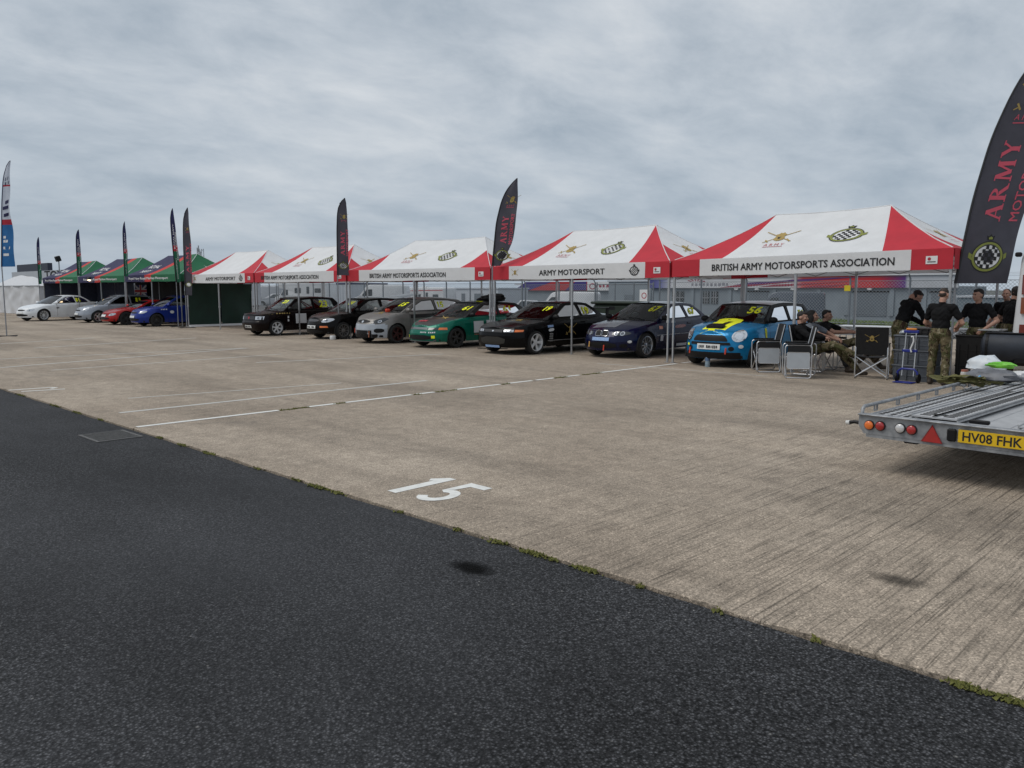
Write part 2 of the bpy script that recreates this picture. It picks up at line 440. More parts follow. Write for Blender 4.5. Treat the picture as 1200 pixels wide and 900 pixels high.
def mat_faded():
    m, N, L, P, geo, sc, nz, vor, ramp, g, mixc, mth, bump = nodes_mat('faded_white_paint')
    P.inputs['Base Color'].default_value = (.55, .54, .51, 1); P.inputs['Roughness'].default_value = .85
    t = N.new('ShaderNodeBsdfTransparent'); mx = N.new('ShaderNodeMixShader')
    L.new(ramp(mth('ADD', mth('MULTIPLY', nz(1.3, 8, .75), .6), mth('MULTIPLY', nz(30, 4, .7), .4)), (.26, g(.12)), (.46, g(.9))), mx.inputs[0])
    L.new(t.outputs[0], mx.inputs[1]); L.new(P.outputs[0], mx.inputs[2]); L.new(mx.outputs[0], N['Material Output'].inputs[0]); return m
ASPH, CONC, PAINT, FADED = mat_asphalt(), mat_concrete(), mat_paint(), mat_faded()
FARG = mat('far_ground', (.075, .08, .07), .95, var=.25, vscale=.3)
CARPARK = mat('car_park_tarmac', (.085, .085, .086), .9, var=.2, vscale=.8)
EDGE_Y, ROW_Y = 3.56*K, 15.1*K
def sheet(name, x0, x1, y0, y1, z, m, kind='structure'):
    return tag(MB().grid(lambda u, v: Vector((u, v, z)), linspace(x0, x1, 3), linspace(y0, y1, 3)).build(name, m, fixn=False), kind=kind)
sheet('ground', -1500, 1500, -300, 2200, -1.0, FARG)
tag(MB().grid(lambda u, v: Vector((u, v, -.02 if v < 43.6 else -.97)), (-400, 0, 200), (30.2, 43.5, 50, 260)).build('car_park', CARPARK, fixn=False), kind='structure')
# asphalt road, with its slightly ragged edge against the concrete
def asphalt():
    b = MB(); xs = [-90+i*.1 for i in range(0, 1000)]
    ye = [EDGE_Y - .026 - .020*noise.noise(Vector((x*2.1, 0, 0))) - .012*noise.noise(Vector((x*9, 3, 0))) for x in xs]
    b.grid(lambda u, v: Vector((xs[u], ye[u] if v == 1 else -40, -.016)), range(len(xs)), (0, 1))
    tag(b.build('asphalt_road', ASPH, fixn=False), kind='structure')
asphalt()
# concrete apron: cast slabs with open joints
def apron():
    base = sheet('concrete_apron', -110, 60, EDGE_Y-.03, 30.5, -.05, mat('joint_soil', (.03, .027, .02), .95, var=.3, vscale=20))
    xs = [(-9.63 + 9.3*k)*K for k in range(-10, 7)]; ys = [EDGE_Y, 11.1*K, 18.6*K, 26.1*K, 30.5]
    rnd = random.Random(3)
    for i in range(len(xs)-1):
        for j in range(len(ys)-1):
            x0, x1, y0, y1 = xs[i]+.008, xs[i+1]-.008, ys[j]+.006*(j > 0), ys[j+1]-.006
            n = 260 if j == 0 and -25 < x0 < 6 else 3
            def edge(x): return (y0 + (.026*noise.noise(Vector((x*2.3, 7, 0)))+.022*noise.noise(Vector((x*11, 9, 0)))+.012*noise.noise(Vector((x*31, 2, 0))) if j == 0 else 0))
            b = MB(); X = linspace(x0, x1, n); c = .012
            b.grid(lambda u, v: Vector((X[u], (edge(X[u]), edge(X[u])+c, y1-c, y1)[v], (-.006, 0, 0, -.006)[v])), range(n), range(4))
            b.grid(lambda u, v: Vector((X[u], edge(X[u]), (-.045, -.006)[v])), range(n), range(2))
            b.add([(x0, y1, -.045), (x1, y1, -.045), (x1, y1, -.006), (x0, y1, -.006), (x0, y0, -.045), (x1, y0, -.045)], [(0, 3, 2, 1)])
            for x in (x0, x1): b.add([(x, y0, -.045), (x, y1, -.045), (x, y1, -.006), (x, y0, -.006)], [(0, 1, 2, 3)])
            b.build('slab', CONC, base, loc=(0, 0, rnd.uniform(-.0015, .0015)), fixn=False)
    return base
APRON = apron()
# painted markings, 4 mm above the concrete
def line_px(p, q, w, m=PAINT, n=12, name='painted_line'):
    a, b_ = ground_at(*p), ground_at(*q); d = (b_-a).normalized(); s_ = Vector((-d.y, d.x, 0))*w/2
    b = MB().grid(lambda u, v: a.lerp(b_, u) + s_*v + Vector((0, 0, .004)), linspace(0, 1, n), (-1, 1)); o = b.build(name, m, fixn=False); tag(o, kind='structure'); return o
def joint_line():
    b = MB(); x = -9.62*K; rnd = random.Random(11)
    segs = [(3.62, 5.45), (5.9, 6.35), (6.5, 7.7), (7.8, 8.15), (8.6, 9.6), (9.75, 10.4), (10.5, 11.0), (11.2, 11.7), (12.25, 15.0), (15.2, 17.4)]
    for a, c in segs:
        a, c, w = a*K, c*K, .09
        b.grid(lambda u, v: Vector((x - .055 + (v-.5)*w, u, .004)), linspace(a, c, 8), (0, 1))
    tag(b.build('painted_bay_line', PAINT, fixn=False), kind='structure')
joint_line()
def bay_number():
    b = MB(); f = lambda u, v: Vector((-4.86*K+u*K, 4.15*K+v*K, .0045))
    # stencilled 1 and 5
    poly_mb(b, [(-.275, -.32), (-.17, -.32), (-.17, .32), (-.245, .32), (-.345, .19), (-.30, .13), (-.275, .16)], f)
    out = [(.02, .32), (.27, .32), (.27, .225), (.11, .225), (.085, .06)]
    arc = [(.125+.155*math.cos(a)*.95, -.125+.19*math.sin(a)) for a in [R(125-i*17) for i in range(17)]]
    inn = [(.125+.07*math.cos(a)*.95, -.125+.10*math.sin(a)) for a in [R(125-i*17) for i in range(17)]][::-1]
    poly_mb(b, out[:4] + [(.09, .075)] + arc + inn + [(.02, .0)], f)
    tag(b.build('painted_bay_number', PAINT, fixn=False), kind='structure')
bay_number()
for p, q, w in (((140, 484), (500, 446), .10), ((0, 431), (290, 408), .12), ((0, 421), (285, 408), .10), ((60, 434), (330, 415), .08), ((150, 467), (400, 449), .06), ((40, 408), (230, 396), .12), ((0, 403), (110, 396), .12), ((300, 425), (520, 415), .09), ((700, 426), (900, 441), .05)):
    line_px(p, q, w, FADED)
for p, q in (((10, 457.5), (62, 454)), ((25, 459), (76, 456)), ((60, 455.5), (66, 454))): line_px(p, q, .07, PAINT)

# moss in the joints: one mass of little blades and cushions
def moss():
    b = MB(); rnd = random.Random(5)
    spots = [(375, 570, .26, 130), (398, 576, .10, 50), (345, 562, .1, 30), (545, 617, .06, 25), (590, 632, .14, 60), (628, 645, .16, 95), (650, 653, .07, 40), (690, 664, .14, 95), (1135, 799, .10, 120), (1188, 814, .10, 110),
             (205, 522, .2, 45), (240, 531, .2, 50), (50, 476, .3, 60), (75, 484, .25, 40), (5, 464, .4, 60), (110, 492, .2, 30), (300, 548, .1, 30), (180, 513, .15, 30), (470, 598, .06, 18), (760, 682, .05, 20), (850, 710, .04, 18), (960, 745, .04, 16)]
    pts = []
    for px, py, sp, n in spots:
        g0 = ground_at(px, py)
        for _ in range(n): pts.append((g0.x + rnd.gauss(0, sp*.36), EDGE_Y - .018 + rnd.gauss(0, .016), -.014))
    for y0, y1, n in ((5.45, 5.9, 90), (6.3, 6.5, 30), (7.7, 7.85, 30), (8.15, 8.6, 60), (9.6, 9.8, 40), (10.95, 11.3, 80), (11.75, 12.3, 90)):
        for _ in range(n): pts.append((-9.63*K+rnd.gauss(0, .022), rnd.uniform(y0, y1)*K, 0))
    for x, y, z in pts:
        a = rnd.uniform(0, 2*PI); r_ = rnd.uniform(.006, .016); h = rnd.uniform(.008, .022)
        d = Vector((math.cos(a), math.sin(a), 0)); e = Vector((-d.y, d.x, 0)); c = Vector((x, y, z))
        b.add([c-e*r_, c+e*r_, c+d*r_*.9+Vector((0, 0, h)), c-d*r_+Vector((0, 0, h*.55))], [(0, 1, 2), (0, 3, 1), (0, 2, 3), (1, 3, 2)])
    o = b.build('moss', mat('moss', (.065, .075, .015), .95, col2=(.15, .145, .035), vscale=40), fixn=False)
    tag(o, 'green moss growing along the joints of the concrete', 'moss', kind='stuff')
moss()
def drain():
    t = thing('drain_grate', 'cast iron slotted drain grate set in the asphalt', 'drain', (-9.36*K, 3.22*K, -.016))
    iron = mat('cast_iron', (.12, .118, .115), .7, .2, var=.3, vscale=20)
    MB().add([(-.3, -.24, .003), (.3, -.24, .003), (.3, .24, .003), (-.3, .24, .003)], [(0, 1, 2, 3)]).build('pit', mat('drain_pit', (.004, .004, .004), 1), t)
    f = MB()
    for x, y, sx, sy in ((0, -.24, .64, .03), (0, .24, .64, .03), (-.31, 0, .02, .45), (.31, 0, .02, .45)): f.box((x, y, .005), (sx, sy, .006))
    f.build('frame', iron, t)
    for i in range(8): MB().box((-.26+i*.074, 0, .004), (.026, .45, .004)).build('bar', iron, t)
drain()
def stain():
    # dropped oil patch on the asphalt and a scuff on the slab, thin films with their own outline
    for px, py, rx, ry, z, nm in ((553, 663, .19, .11, -.0125, 'oil_stain'), (1050, 680, .18, .12, .0035, 'oil_stain')):
        c = ground_at(px, py); b = MB(); n = 40
        P = [Vector((c.x + rx*math.cos(2*PI*i/n)*(1+.35*noise.noise(Vector((math.cos(2*PI*i/n)*2, math.sin(2*PI*i/n)*2, px)))), c.y + ry*math.sin(2*PI*i/n)*(1+.35*noise.noise(Vector((math.cos(2*PI*i/n)*2, 5, math.sin(2*PI*i/n)*2)))), z)) for i in range(n)]
        b.add(P, [tuple(range(n))])
        m = nodes_mat('oil_film_'+nm+str(px)); M_, N, L, Pn, geo, sc, nz, vor, ramp, g, mixc, mth, bump = m
        Pn.inputs['Base Color'].default_value = (.006, .006, .006, 1) if z < 0 else (.05, .045, .04, 1); Pn.inputs['Roughness'].default_value = .95; Pn.inputs['Specular IOR Level'].default_value = .05
        t = N.new('ShaderNodeBsdfTransparent'); mx = N.new('ShaderNodeMixShader'); tcs = N.new('ShaderNodeTexCoord'); vm = N.new('ShaderNodeVectorMath'); vm.operation = 'DISTANCE'; L.new(sc(tcs.outputs['Generated'], (1, 1, 0)), vm.inputs[0]); vm.inputs[1].default_value = (.5, .5, 0); soft = ramp(vm.outputs['Value'], (.12, g(1.0 if z < 0 else .55)), (.5, g(0))); L.new(mth('MULTIPLY', soft, ramp(nz(14, 5, .7), (.3, g(.35)), (.5, g(1.0)))), mx.inputs[0]); L.new(t.outputs[0], mx.inputs[1]); L.new(Pn.outputs[0], mx.inputs[2]); L.new(mx.outputs[0], N['Material Output'].inputs[0])
        tag(b.build(nm, M_, fixn=False), kind='structure')
stain()
# ------------------------------------------------------------------ tents
WHITEF = mat('white_canvas', (.80, .81, .82), .75, var=.05, vscale=2.5, bump=.5, bscale=5, trans=.22)
REDF = mat('red_canvas', (.50, .022, .038), .75, var=.10, vscale=2.5, bump=.25, bscale=9, trans=.07)
NAVYF = mat('navy_canvas', (.022, .020, .075), .75, var=.15, vscale=3, bump=.2, bscale=9, trans=.1)
GREENF = mat('green_canvas', (.010, .135, .055), .75, var=.15, vscale=3, bump=.2, bscale=9, trans=.12)
DKGREEN = mat('dark_green_canvas', (.003, .026, .016), .7, var=.2, vscale=3, bump=.4, bscale=4)
SCARLET = mat('scarlet_stripe', (.56, .04, .035), .75, var=.08, trans=.15)
BLACKINK = mat('black_ink', (.012, .012, .013), .7)
WHITEINK = mat('white_ink', (.72, .72, .72), .7, var=.03)
REDINK = mat('red_ink', (.40, .03, .05), .7)
GOLDINK = mat('gold_ink', (.36, .25, .07), .6)
OLIVEINK = mat('olive_ink', (.22, .24, .05), .7)
ALU = mat('aluminium_pole', (.48, .49, .50), .38, .75, var=.08, vscale=12)
ALUD = mat('aluminium_truss', (.32, .33, .34), .45, .7, var=.1, vscale=12)

def army_emblem(mb, f, cx, cy, s, word=True):
    """crossed swords, crown and lion in gold, red word below; f maps (u,v) to the cloth. materials 0 gold 1 black 2 red"""
    def bar(x0, y0, x1, y1, w, mi):
        dx, dy = x1-x0, y1-y0; l = math.hypot(dx, dy); nx, ny = -dy/l*w/2, dx/l*w/2
        poly_mb(mb, [(cx+s*(x0+nx), cy+s*(y0+ny)), (cx+s*(x1+nx), cy+s*(y1+ny)), (cx+s*(x1-nx), cy+s*(y1-ny)), (cx+s*(x0-nx), cy+s*(y0-ny))], f, mi)
    for k in (-1, 1):
        bar(-.52*k, -.30, .62*k, .42, .035, 0)
        bar(-.40*k-.07, -.12, -.40*k+.07, -.30, .05, 0)
    poly_mb(mb, [(cx+s*x, cy+s*y) for x, y in chaikin([(-.2, -.12), (-.14, .12), (-.22, .2), (-.1, .24), (-.06, .34), (.0, .28), (.08, .36), (.12, .24), (.22, .22), (.15, .1), (.22, -.1), (.1, -.22), (-.08, -.22)], 1)], f, 0)
    poly_mb(mb, disc2d(cx, cy-.02*s, .06*s, .09*s, 10), f, 1)
    if word:
        text_mb(mb, 'A R M Y', f, w=.74*s, h=.16*s, cu=cx, cv=cy-.50*s, mi=2)
        bar(-.36, -.66, .36, -.66, .03, 2)
def garter_emblem(mb, f, cx, cy, s):
    """checkered oval in an olive strap with a crown. materials 0 olive 1 black 2 white"""
    poly_mb(mb, disc2d(cx, cy, .40*s, .31*s, 26), lambda u, v: f(u, v), 2)
    ring_mb(mb, f, cx, cy, .50*s, .40*s, .075*s, 30, 0)
    ring_mb(mb, f, cx, cy, .53*s, .43*s, .03*s, 30, 1)
    n, mrow = 8, 6
    for i in range(n):
        for j in range(mrow):
            if (i+j) % 2: continue
            x = -.40+.8*(i+.5)/n; y = -.31+.62*(j+.5)/mrow
            if (x/.40)**2+(y/.31)**2 > .92: continue
            a, b = .4/n, .31/mrow
            poly_mb(mb, [(cx+s*(x-a), cy+s*(y-b)), (cx+s*(x+a), cy+s*(y-b)), (cx+s*(x+a), cy+s*(y+b)), (cx+s*(x-a), cy+s*(y+b))], lambda u, v: f(u, v, .004), 1)
    poly_mb(mb, [(cx+s*x, cy+s*y) for x, y in ((-.10, .45), (.10, .45), (.14, .58), (.06, .55), (.0, .62), (-.06, .55), (-.14, .58))], f, 1)
    poly_mb(mb, [(cx+s*x, cy+s*y) for x, y in ((-.06, .47), (.06, .47), (.07, .52), (0, .55), (-.07, .52))], lambda u, v: f(u, v, .004), 0)
    for k in (-1, 1): poly_mb(mb, [(cx+s*x, cy+s*y) for x, y in ((k*.48, -.1), (k*.62, -.02), (k*.62, .12), (k*.50, .06))], f, 0)

class Tent:
    def __init__(s, PL, PR, label, depth=3.0, zb=(1.86, 1.86), ze_h=.34, rise=.95, a=1.6, sag=.07, name='gazebo_tent', cat='gazebo', group=None):
        s.L, s.Rr = Vector((*PL, 0))*K, Vector((*PR, 0))*K; s.w = (s.Rr-s.L).length; s.D = depth*K; s.zb = (zb[0]*K, zb[1]*K); s.vh = ze_h*K; s.rise = rise*K; s.a = a*K; s.sag = sag*K
        s.ux = (s.Rr-s.L)/s.w; s.uy = Vector((-s.ux.y, s.ux.x, 0))
        c = s.L.lerp(s.Rr, .5) + s.uy*depth/2
        s.root = thing(name, label, cat, c, 0, group); s.o = c
        s.seed = PL[0]
    def zbase(s, u): return lerp(s.zb[0], s.zb[1], u/s.w)
    def P(s, u, d, z): return s.L + s.ux*u + s.uy*d + Vector((0, 0, z)) - s.o     # local to root
    def roof(s, u, d, off=0.0):
        """point of the roof over plan position (u,d)"""
        a, w, D = s.a, s.w, s.D
        t = min(max(0, d)/(D/2), max(0, D-d)/(D/2), max(0, u)/a, max(0, w-u)/a, 1.0)
        z = s.zbase(u) + s.vh + s.rise*t - s.sag*4*t*(1-t) - .03*math.sin(PI*min(1, max(0, (u-a)/(w-2*a))))*t*(1 if a < u < w-a else 0)
        z += .022*noise.noise(Vector((u*1.7+s.seed, d*1.7, 3.1)))*min(1, 4*t)*(1-t*.8)
        return s.P(u, d, z+off)
    def px_u(s, px, z=2.0):
        d = _fw*FPX + _R*(px-CX) - _up*(HOR-CY); d.z = 0
        # intersect the column's vertical plane with the front plane
        A = Vector((d.y, -d.x)); L2 = s.L.xy; u2 = s.ux.xy
        return -A.dot(L2)/A.dot(u2)
    def tri(s, mb, A, B, C, n=9, off=0.0):
        idx = {}; vs = []
        for i in range(n+1):
            for j in range(n+1-i):
                p = [A[k]*(1-(i+j)/n)+B[k]*i/n+C[k]*j/n for k in (0, 1)]; idx[(i, j)] = len(vs); vs.append(s.roof(*p, off))
        fs = []
        for i in range(n):
            for j in range(n-i):
                fs.append((idx[(i, j)], idx[(i+1, j)], idx[(i, j+1)]))
                if i+j < n-1: fs.append((idx[(i+1, j)], idx[(i+1, j+1)], idx[(i, j+1)]))
        mb.add(vs, fs)
    def quad(s, mb, A, B, C, D, nu=16, nv=10, off=0.0):
        mb.grid(lambda u, v: s.roof(*[lerp(lerp(A[k], B[k], u), lerp(D[k], C[k], u), v) for k in (0, 1)], off), linspace(0, 1, nu+1), linspace(0, 1, nv+1))
    def frame(s, front_feet=True):
        w, D = s.w, s.D
        for d in (0.03, D-.03):
            for u in (.04, w/2, w-.04):
                z1 = s.zbase(u) + s.vh - .03
                b = MB().box((0, 0, 0), (.001, .001, .001)); b = MB()
                lo = .95
                b.box(s.P(u, d, (lo+z1)/2), (.046, .046, z1-lo)); leg = b.build('leg', ALU, s.root)
                b = MB().box(s.P(u, d, lo/2+.02), (.036, .036, lo)); b.box(s.P(u, d, .006), (.10, .10, .012)); b.box(s.P(u, d, lo), (.06, .06, .05))
                b.build('foot', ALU, leg)
        # scissor trusses along the four sides
        t = MB()
        def scissor(p0, p1, n):
            for i in range(n):
                for k in (0, 1):
                    A = p0.lerp(p1, i/n)+Vector((0, 0, .28*k)); B = p0.lerp(p1, (i+1)/n)+Vector((0, 0, .28*(1-k)))
                    t.cyl(A, B, .013, n=4)
        for d in (.06, D-.06): scissor(s.P(.06, d, s.zbase(0)), s.P(w-.06, d, s.zbase(w)), 6)
        for u in (.06, w-.06): scissor(s.P(u, .06, s.zbase(u)), s.P(u, D-.06, s.zbase(u)), 3)
        t.build('truss', ALUD, s.root)
        for u in (s.a, w-s.a): MB().cyl(s.P(u, D/2, s.zbase(u)+.1), s.P(u, D/2, s.zbase(u)+s.vh+s.rise-.04), .018, n=6).build('ridge_post', ALUD, s.root)
    def vmap(s, side='front'):
        """valance mapper: (u, v) -> just outside the cloth; v is measured from the bottom edge"""
        def f(u, v, off=.008):
            return s.val(side, u, v, off)
        return f
    def val(s, side, u, v, off=0.0):
        wv = .012*noise.noise(Vector((u*1.3, s.seed+len(side), v*2)))*(1-v/s.vh)
        sagz = -.012*(.5+.5*math.sin(u*2.1+s.seed))*(1-v/s.vh)
        if side == 'front': return s.P(u, -.015-wv-off, s.zbase(u)+v+sagz)
        if side == 'back': return s.P(u, s.D+.015+wv+off, s.zbase(u)+v+sagz)
        if side == 'left': return s.P(-.015-wv-off, u, s.zbase(0)+v+sagz)
        return s.P(s.w+.015+wv+off, u, s.zbase(s.w)+v+sagz)
    def valance(s, segs, side):
        for u0, u1, m in segs:
            n = max(3, int((u1-u0)/.12))
            MB().grid(lambda u, v: s.val(side, u, v), linspace(u0, u1, n), linspace(0, s.vh+.005, 4)).build('valance', m, s.root, 40, fixn=False)

def army_tent(PL, PR, label, text, tpx, redh=1.0, zb=(1.86, 1.86), crest=False, a=1.6, emb=(.37, .62), wall=False, depth=3.0, rise=.95):
    s = Tent(PL, PR, label, zb=zb, a=a, group='red and white gazebo tents', depth=depth, rise=rise)
    w, D, A = s.w, s.D, s.a
    # front and back: white centre with red hip corners
    for d0, sg in ((0, 1), (D, -1)):
        rp = lambda x, t: (x, d0 + sg*t*D/2)
        inn = 1.25
        wl = MB(); s.quad(wl, rp(inn, 0), rp(w-inn, 0), rp(w-A, 1), rp(A, 1)); 
        for k in (0, 1):
            X = (lambda x: x) if k == 0 else (lambda x: w-x)
            if redh >= 1:
                r = MB(); s.tri(r, rp(X(0), 0), rp(X(inn), 0), rp(X(A), 1)); r.build('roof_panel', REDF, s.root, 40, fixn=False)
            else:
                # shorter red corner: white fills the top of the hip
                hx = A*redh; r = MB(); s.tri(r, rp(X(0), 0), rp(X(inn), 0), rp(X(hx), redh)); r.build('roof_panel', REDF, s.root, 40, fixn=False)
                s.tri(wl, rp(X(inn), 0), rp(X(A), 1), rp(X(hx), redh))
        wl.build('roof_panel', WHITEF, s.root, 40, fixn=False)
    for u0, sg in ((0, 1), (w, -1)):
        H = lambda y, t: (u0 + sg*t*A, y)
        wl = MB(); q = .55; b = .95
        s.tri(wl, H(b, 0), H(D-b, 0), H(D/2, 1), 10)
        s.tri(wl, H(b, 0), H(D/2, 1), H(q*D/2, q)); s.tri(wl, H(D-b, 0), H(D/2, 1), H(D-q*D/2, q))
        wl.build('roof_panel', WHITEF, s.root, 40, fixn=False)
        for k in (0, 1):
            Y = (lambda y: y) if k == 0 else (lambda y: D-y)
            r = MB(); s.tri(r, H(Y(0), 0), H(Y(b), 0), H(Y(q*D/2), q)); r.build('roof_panel', REDF, s.root, 40, fixn=False)
    # welted hip and ridge seams
    sm = MB()
    for u0, sg in ((0, 1), (w, -1)):
        for d0, sd_ in ((0, 1), (D, -1)):
            sm.tube([s.roof(u0+sg*A*t, d0+sd_*D/2*t, .004) for t in linspace(.02, 1, 12)], .011, 5)
    sm.tube([s.roof(u, D/2, .004) for u in linspace(A, w-A, 12)], .011, 5)
    sm.build('seam', WHITEF, s.root, 60)
    c = .72 if redh >= 1 else .62
    for side, W in (('front', w), ('back', w), ('left', D), ('right', D)):
        s.valance([(0, c, REDF), (c, W-c, WHITEF), (W-c, W, REDF)], side)
    f = s.vmap('front')
    u0, u1 = s.px_u(tpx[0]), s.px_u(tpx[1])
    mb = MB(); text_mb(mb, text, f, w=u1-u0, h=.145 if len(text) < 20 else .15, cu=(u0+u1)/2, cv=.17, bold=.022); mb.build('lettering', BLACKINK, s.root)
    # maker's label in the right hand corner
    mb = MB(); poly_mb(mb, [(w-.46, .10), (w-.26, .10), (w-.26, .24), (w-.46, .24)], f, 0); poly_mb(mb, disc2d(w-.40, .19, .03, .03, 10), lambda u, v: f(u, v, .012), 1); poly_mb(mb, [(w-.43, .13), (w-.29, .13), (w-.29, .145), (w-.43, .145)], lambda u, v: f(u, v, .012), 2)
    mb.build('maker_label', [WHITEINK, REDINK, BLACKINK], s.root)
    # roof crests
    sl = math.hypot(D/2, s.rise)
    def rf(u, v, off=.0): return s.roof(u, D/2*v/sl, .014+off)
    mb = MB(); army_emblem(mb, rf, w*emb[0], sl*.50, .62); mb.build('army_crest', [GOLDINK, BLACKINK, REDINK], s.root)
    mb = MB(); garter_emblem(mb, rf, w*emb[1], sl*.46, .66); mb.build('chequered_crest', [OLIVEINK, BLACKINK, WHITEINK], s.root)
    def rh(u, v, off=.0): return s.roof(w - A*v/sl, u, .014+off)
    mb = MB(); army_emblem(mb, rh, D*.5, sl*.42, .5); mb.build('army_crest', [GOLDINK, BLACKINK, REDINK], s.root)
    if crest:
        mb = MB(); army_emblem(mb, f, .98, .18, .24, False); mb.build('army_crest', [GOLDINK, BLACKINK, REDINK], s.root)
        mb = MB(); garter_emblem(mb, lambda u, v, off=0: f(u, v, .008+off), w-1.05, .17, .26); mb.build('chequered_crest', [BLACKINK, BLACKINK, WHITEINK], s.root)
    s.frame()
    if wall:   # dark green side wall with a white skirt on the left side
        def wf(d, z): return s.P(.05 + .05*noise.noise(Vector((d*1.2, z*1.5, 2)))*(.3+d/D) + .035*math.sin(d*2.2+z*3.5)*d/D, d, z)
        for d0, d1 in ((.06, D/2-.02), (D/2+.02, D-.04)):
            MB().grid(wf, linspace(d0, d1, 16), linspace(.10, 1.95, 18)).build('side_wall', DKGREEN, s.root, 60, fixn=False)
        MB().grid(lambda d, z: wf(d, .1) + Vector((.10*(1-z/.1), 0, z-.1)), linspace(.02, D+.1, 24), linspace(.01, .1, 4)).build('wall_skirt', WHITEF, s.root, 60, fixn=False)
    return s
LONG, SHORT = 'BRITISH ARMY MOTORSPORTS ASSOCIATION', 'ARMY MOTORSPORT'
T1 = army_tent((-9.9, 15.1), (-4.34, 15.1), 'red and white army gazebo sheltering the blue car numbered 56', LONG, (834, 1047), zb=(1.87, 1.95))
T2 = army_tent((-15.93, 15.55), (-9.98, 15.12), 'red and white gazebo lettered ARMY MOTORSPORT over the navy coupe', SHORT, (632, 709), crest=True)
T3 = army_tent((-22.28, 15.2), (-16.02, 15.55), 'red and white gazebo with short red corners over the green hatchback', LONG, (434, 523), redh=.62)
T4 = army_tent((-28.15, 15.1), (-22.38, 15.2), 'red and white army gazebo over the black hatchback numbered 23', LONG, (307, 374))
T5 = army_tent((-34.1, 15.1), (-28.25, 15.1), 'red and white gazebo with a dark green side wall beside the navy tents', SHORT, (242, 277), crest=True, wall=True, emb=(9, 9))

DKWALL = mat('black_tent_wall', (.012, .012, .014), .8, var=.3)
NVWALL = mat('slate_tent_wall', (.045, .055, .09), .8, var=.25)
def navy_tent(PL, PR, label, tpx, wall=None):
    s = Tent(PL, PR, label, a=1.5, group='navy and green gazebo tents', zb=(1.95, 1.95), ze_h=.30)
    w, D, A = s.w, s.D, s.a
    k0, k1 = .40, .50       # red diagonal stripe between these fractions of the eave
    for d0, sg in ((0, 1), (D, -1)):
        rp = lambda x, t: (x, d0 + sg*t*D/2)
        e0, e1 = k0*w, k1*w; r0, r1 = A+(w-2*A)*.62, A+(w-2*A)*.80
        if d0: e0, e1 = w-e1, w-e0
        n = MB(); s.quad(n, rp(0, 0), rp(e0, 0), rp(r0, 1), rp(A, 1)); n.build('roof_panel', NAVYF, s.root, 40, fixn=False)
        n = MB(); s.quad(n, rp(e0, 0), rp(e1, 0), rp(r1, 1), rp(r0, 1), 4); n.build('roof_stripe', SCARLET, s.root, 40, fixn=False)
        n = MB(); s.quad(n, rp(e1, 0), rp(w, 0), rp(w-A, 1), rp(r1, 1)); n.build('roof_panel', GREENF, s.root, 40, fixn=False)
    n = MB(); s.tri(n, (0, 0), (0, D), (A, D/2), 10); n.build('roof_panel', NAVYF, s.root, 40, fixn=False)
    n = MB(); s.tri(n, (w, 0), (w, D), (w-A, D/2), 10); n.build('roof_panel', GREENF, s.root, 40, fixn=False)
    for side, W in (('front', w), ('back', w)): s.valance([(0, k0*w-.1, NAVYF), (k0*w-.1, k1*w+.05, SCARLET), (k1*w+.05, W, GREENF)], side)
    s.valance([(0, D, NAVYF)], 'left'); s.valance([(0, D, GREENF)], 'right')
    sl = math.hypot(D/2, s.rise)
    f = s.vmap('front'); u0, u1 = s.px_u(tpx[0]), s.px_u(tpx[1])
    mb = MB(); text_mb(mb, 'Royal Navy Royal Marines Motorsport', f, w=u1-u0, h=.15, cu=(u0+u1)/2, cv=.15, bold=.02); mb.build('lettering', WHITEINK, s.root)
    def rf(u, v): return s.roof(u, D/2*v/sl, .014)
    mb = MB(); text_mb(mb, 'ROYAL', rf, w=1.25, h=.30, cu=w*.30, cv=sl*.48, bold=.02); mb.build('lettering', WHITEINK, s.root); mb = MB(); text_mb(mb, 'NAVY', rf, w=1.1, h=.28, cu=w*.27, cv=sl*.24, bold=.02); mb.build('lettering', WHITEINK, s.root)
    def rh(u, v): return s.roof(w-A*v/sl, u, .014)
    mb = MB(); poly_mb(mb, [(D/2-.5, .35), (D/2+.05, .45), (D/2-.1, .95), (D/2+.15, .5), (D/2+.55, .4), (D/2+.1, .3)], rh); mb.build('star_mark', WHITEINK, s.root)
    sm = MB(); sm.tube([s.roof(w-A*t, D/2*t, .004) for t in linspace(.02, 1, 12)], .012, 5); sm.tube([s.roof(w-A*t, D-D/2*t, .004) for t in linspace(.02, 1, 12)], .012, 5); sm.build('seam', WHITEF, s.root, 60)
    s.frame()
    if wall is not None:
        def wf(u, z): return s.P(u, D-.06+.03*math.sin(u*5+z*2)+.03*noise.noise(Vector((u, z, 1))), z)
        MB().grid(wf, linspace(.05, w-.05, 30), linspace(.06, 2.1, 10)).build('back_wall', wall, s.root, 60, fixn=False)
        if wall is NVWALL: MB().grid(lambda d, z: s.P(.05+.03*math.sin(d*5), d, z), linspace(.05, D-.05, 12), linspace(.06, 2.1, 8)).build('side_wall', wall, s.root, 60, fixn=False)
    return s
T6 = navy_tent((-40.78, 15.1), (-34.65, 15.1), 'navy and green gazebo sheltering the blue hatchback', (152, 198), DKWALL)
T7 = navy_tent((-47.3, 15.1), (-40.88, 15.1), 'navy and green gazebo over the silver and red cars', (99, 138), DKWALL)
T8 = navy_tent((-53.4, 15.1), (-47.4, 15.1), 'navy and green gazebo over the white coupe beside the white marquee', (54, 86), NVWALL)
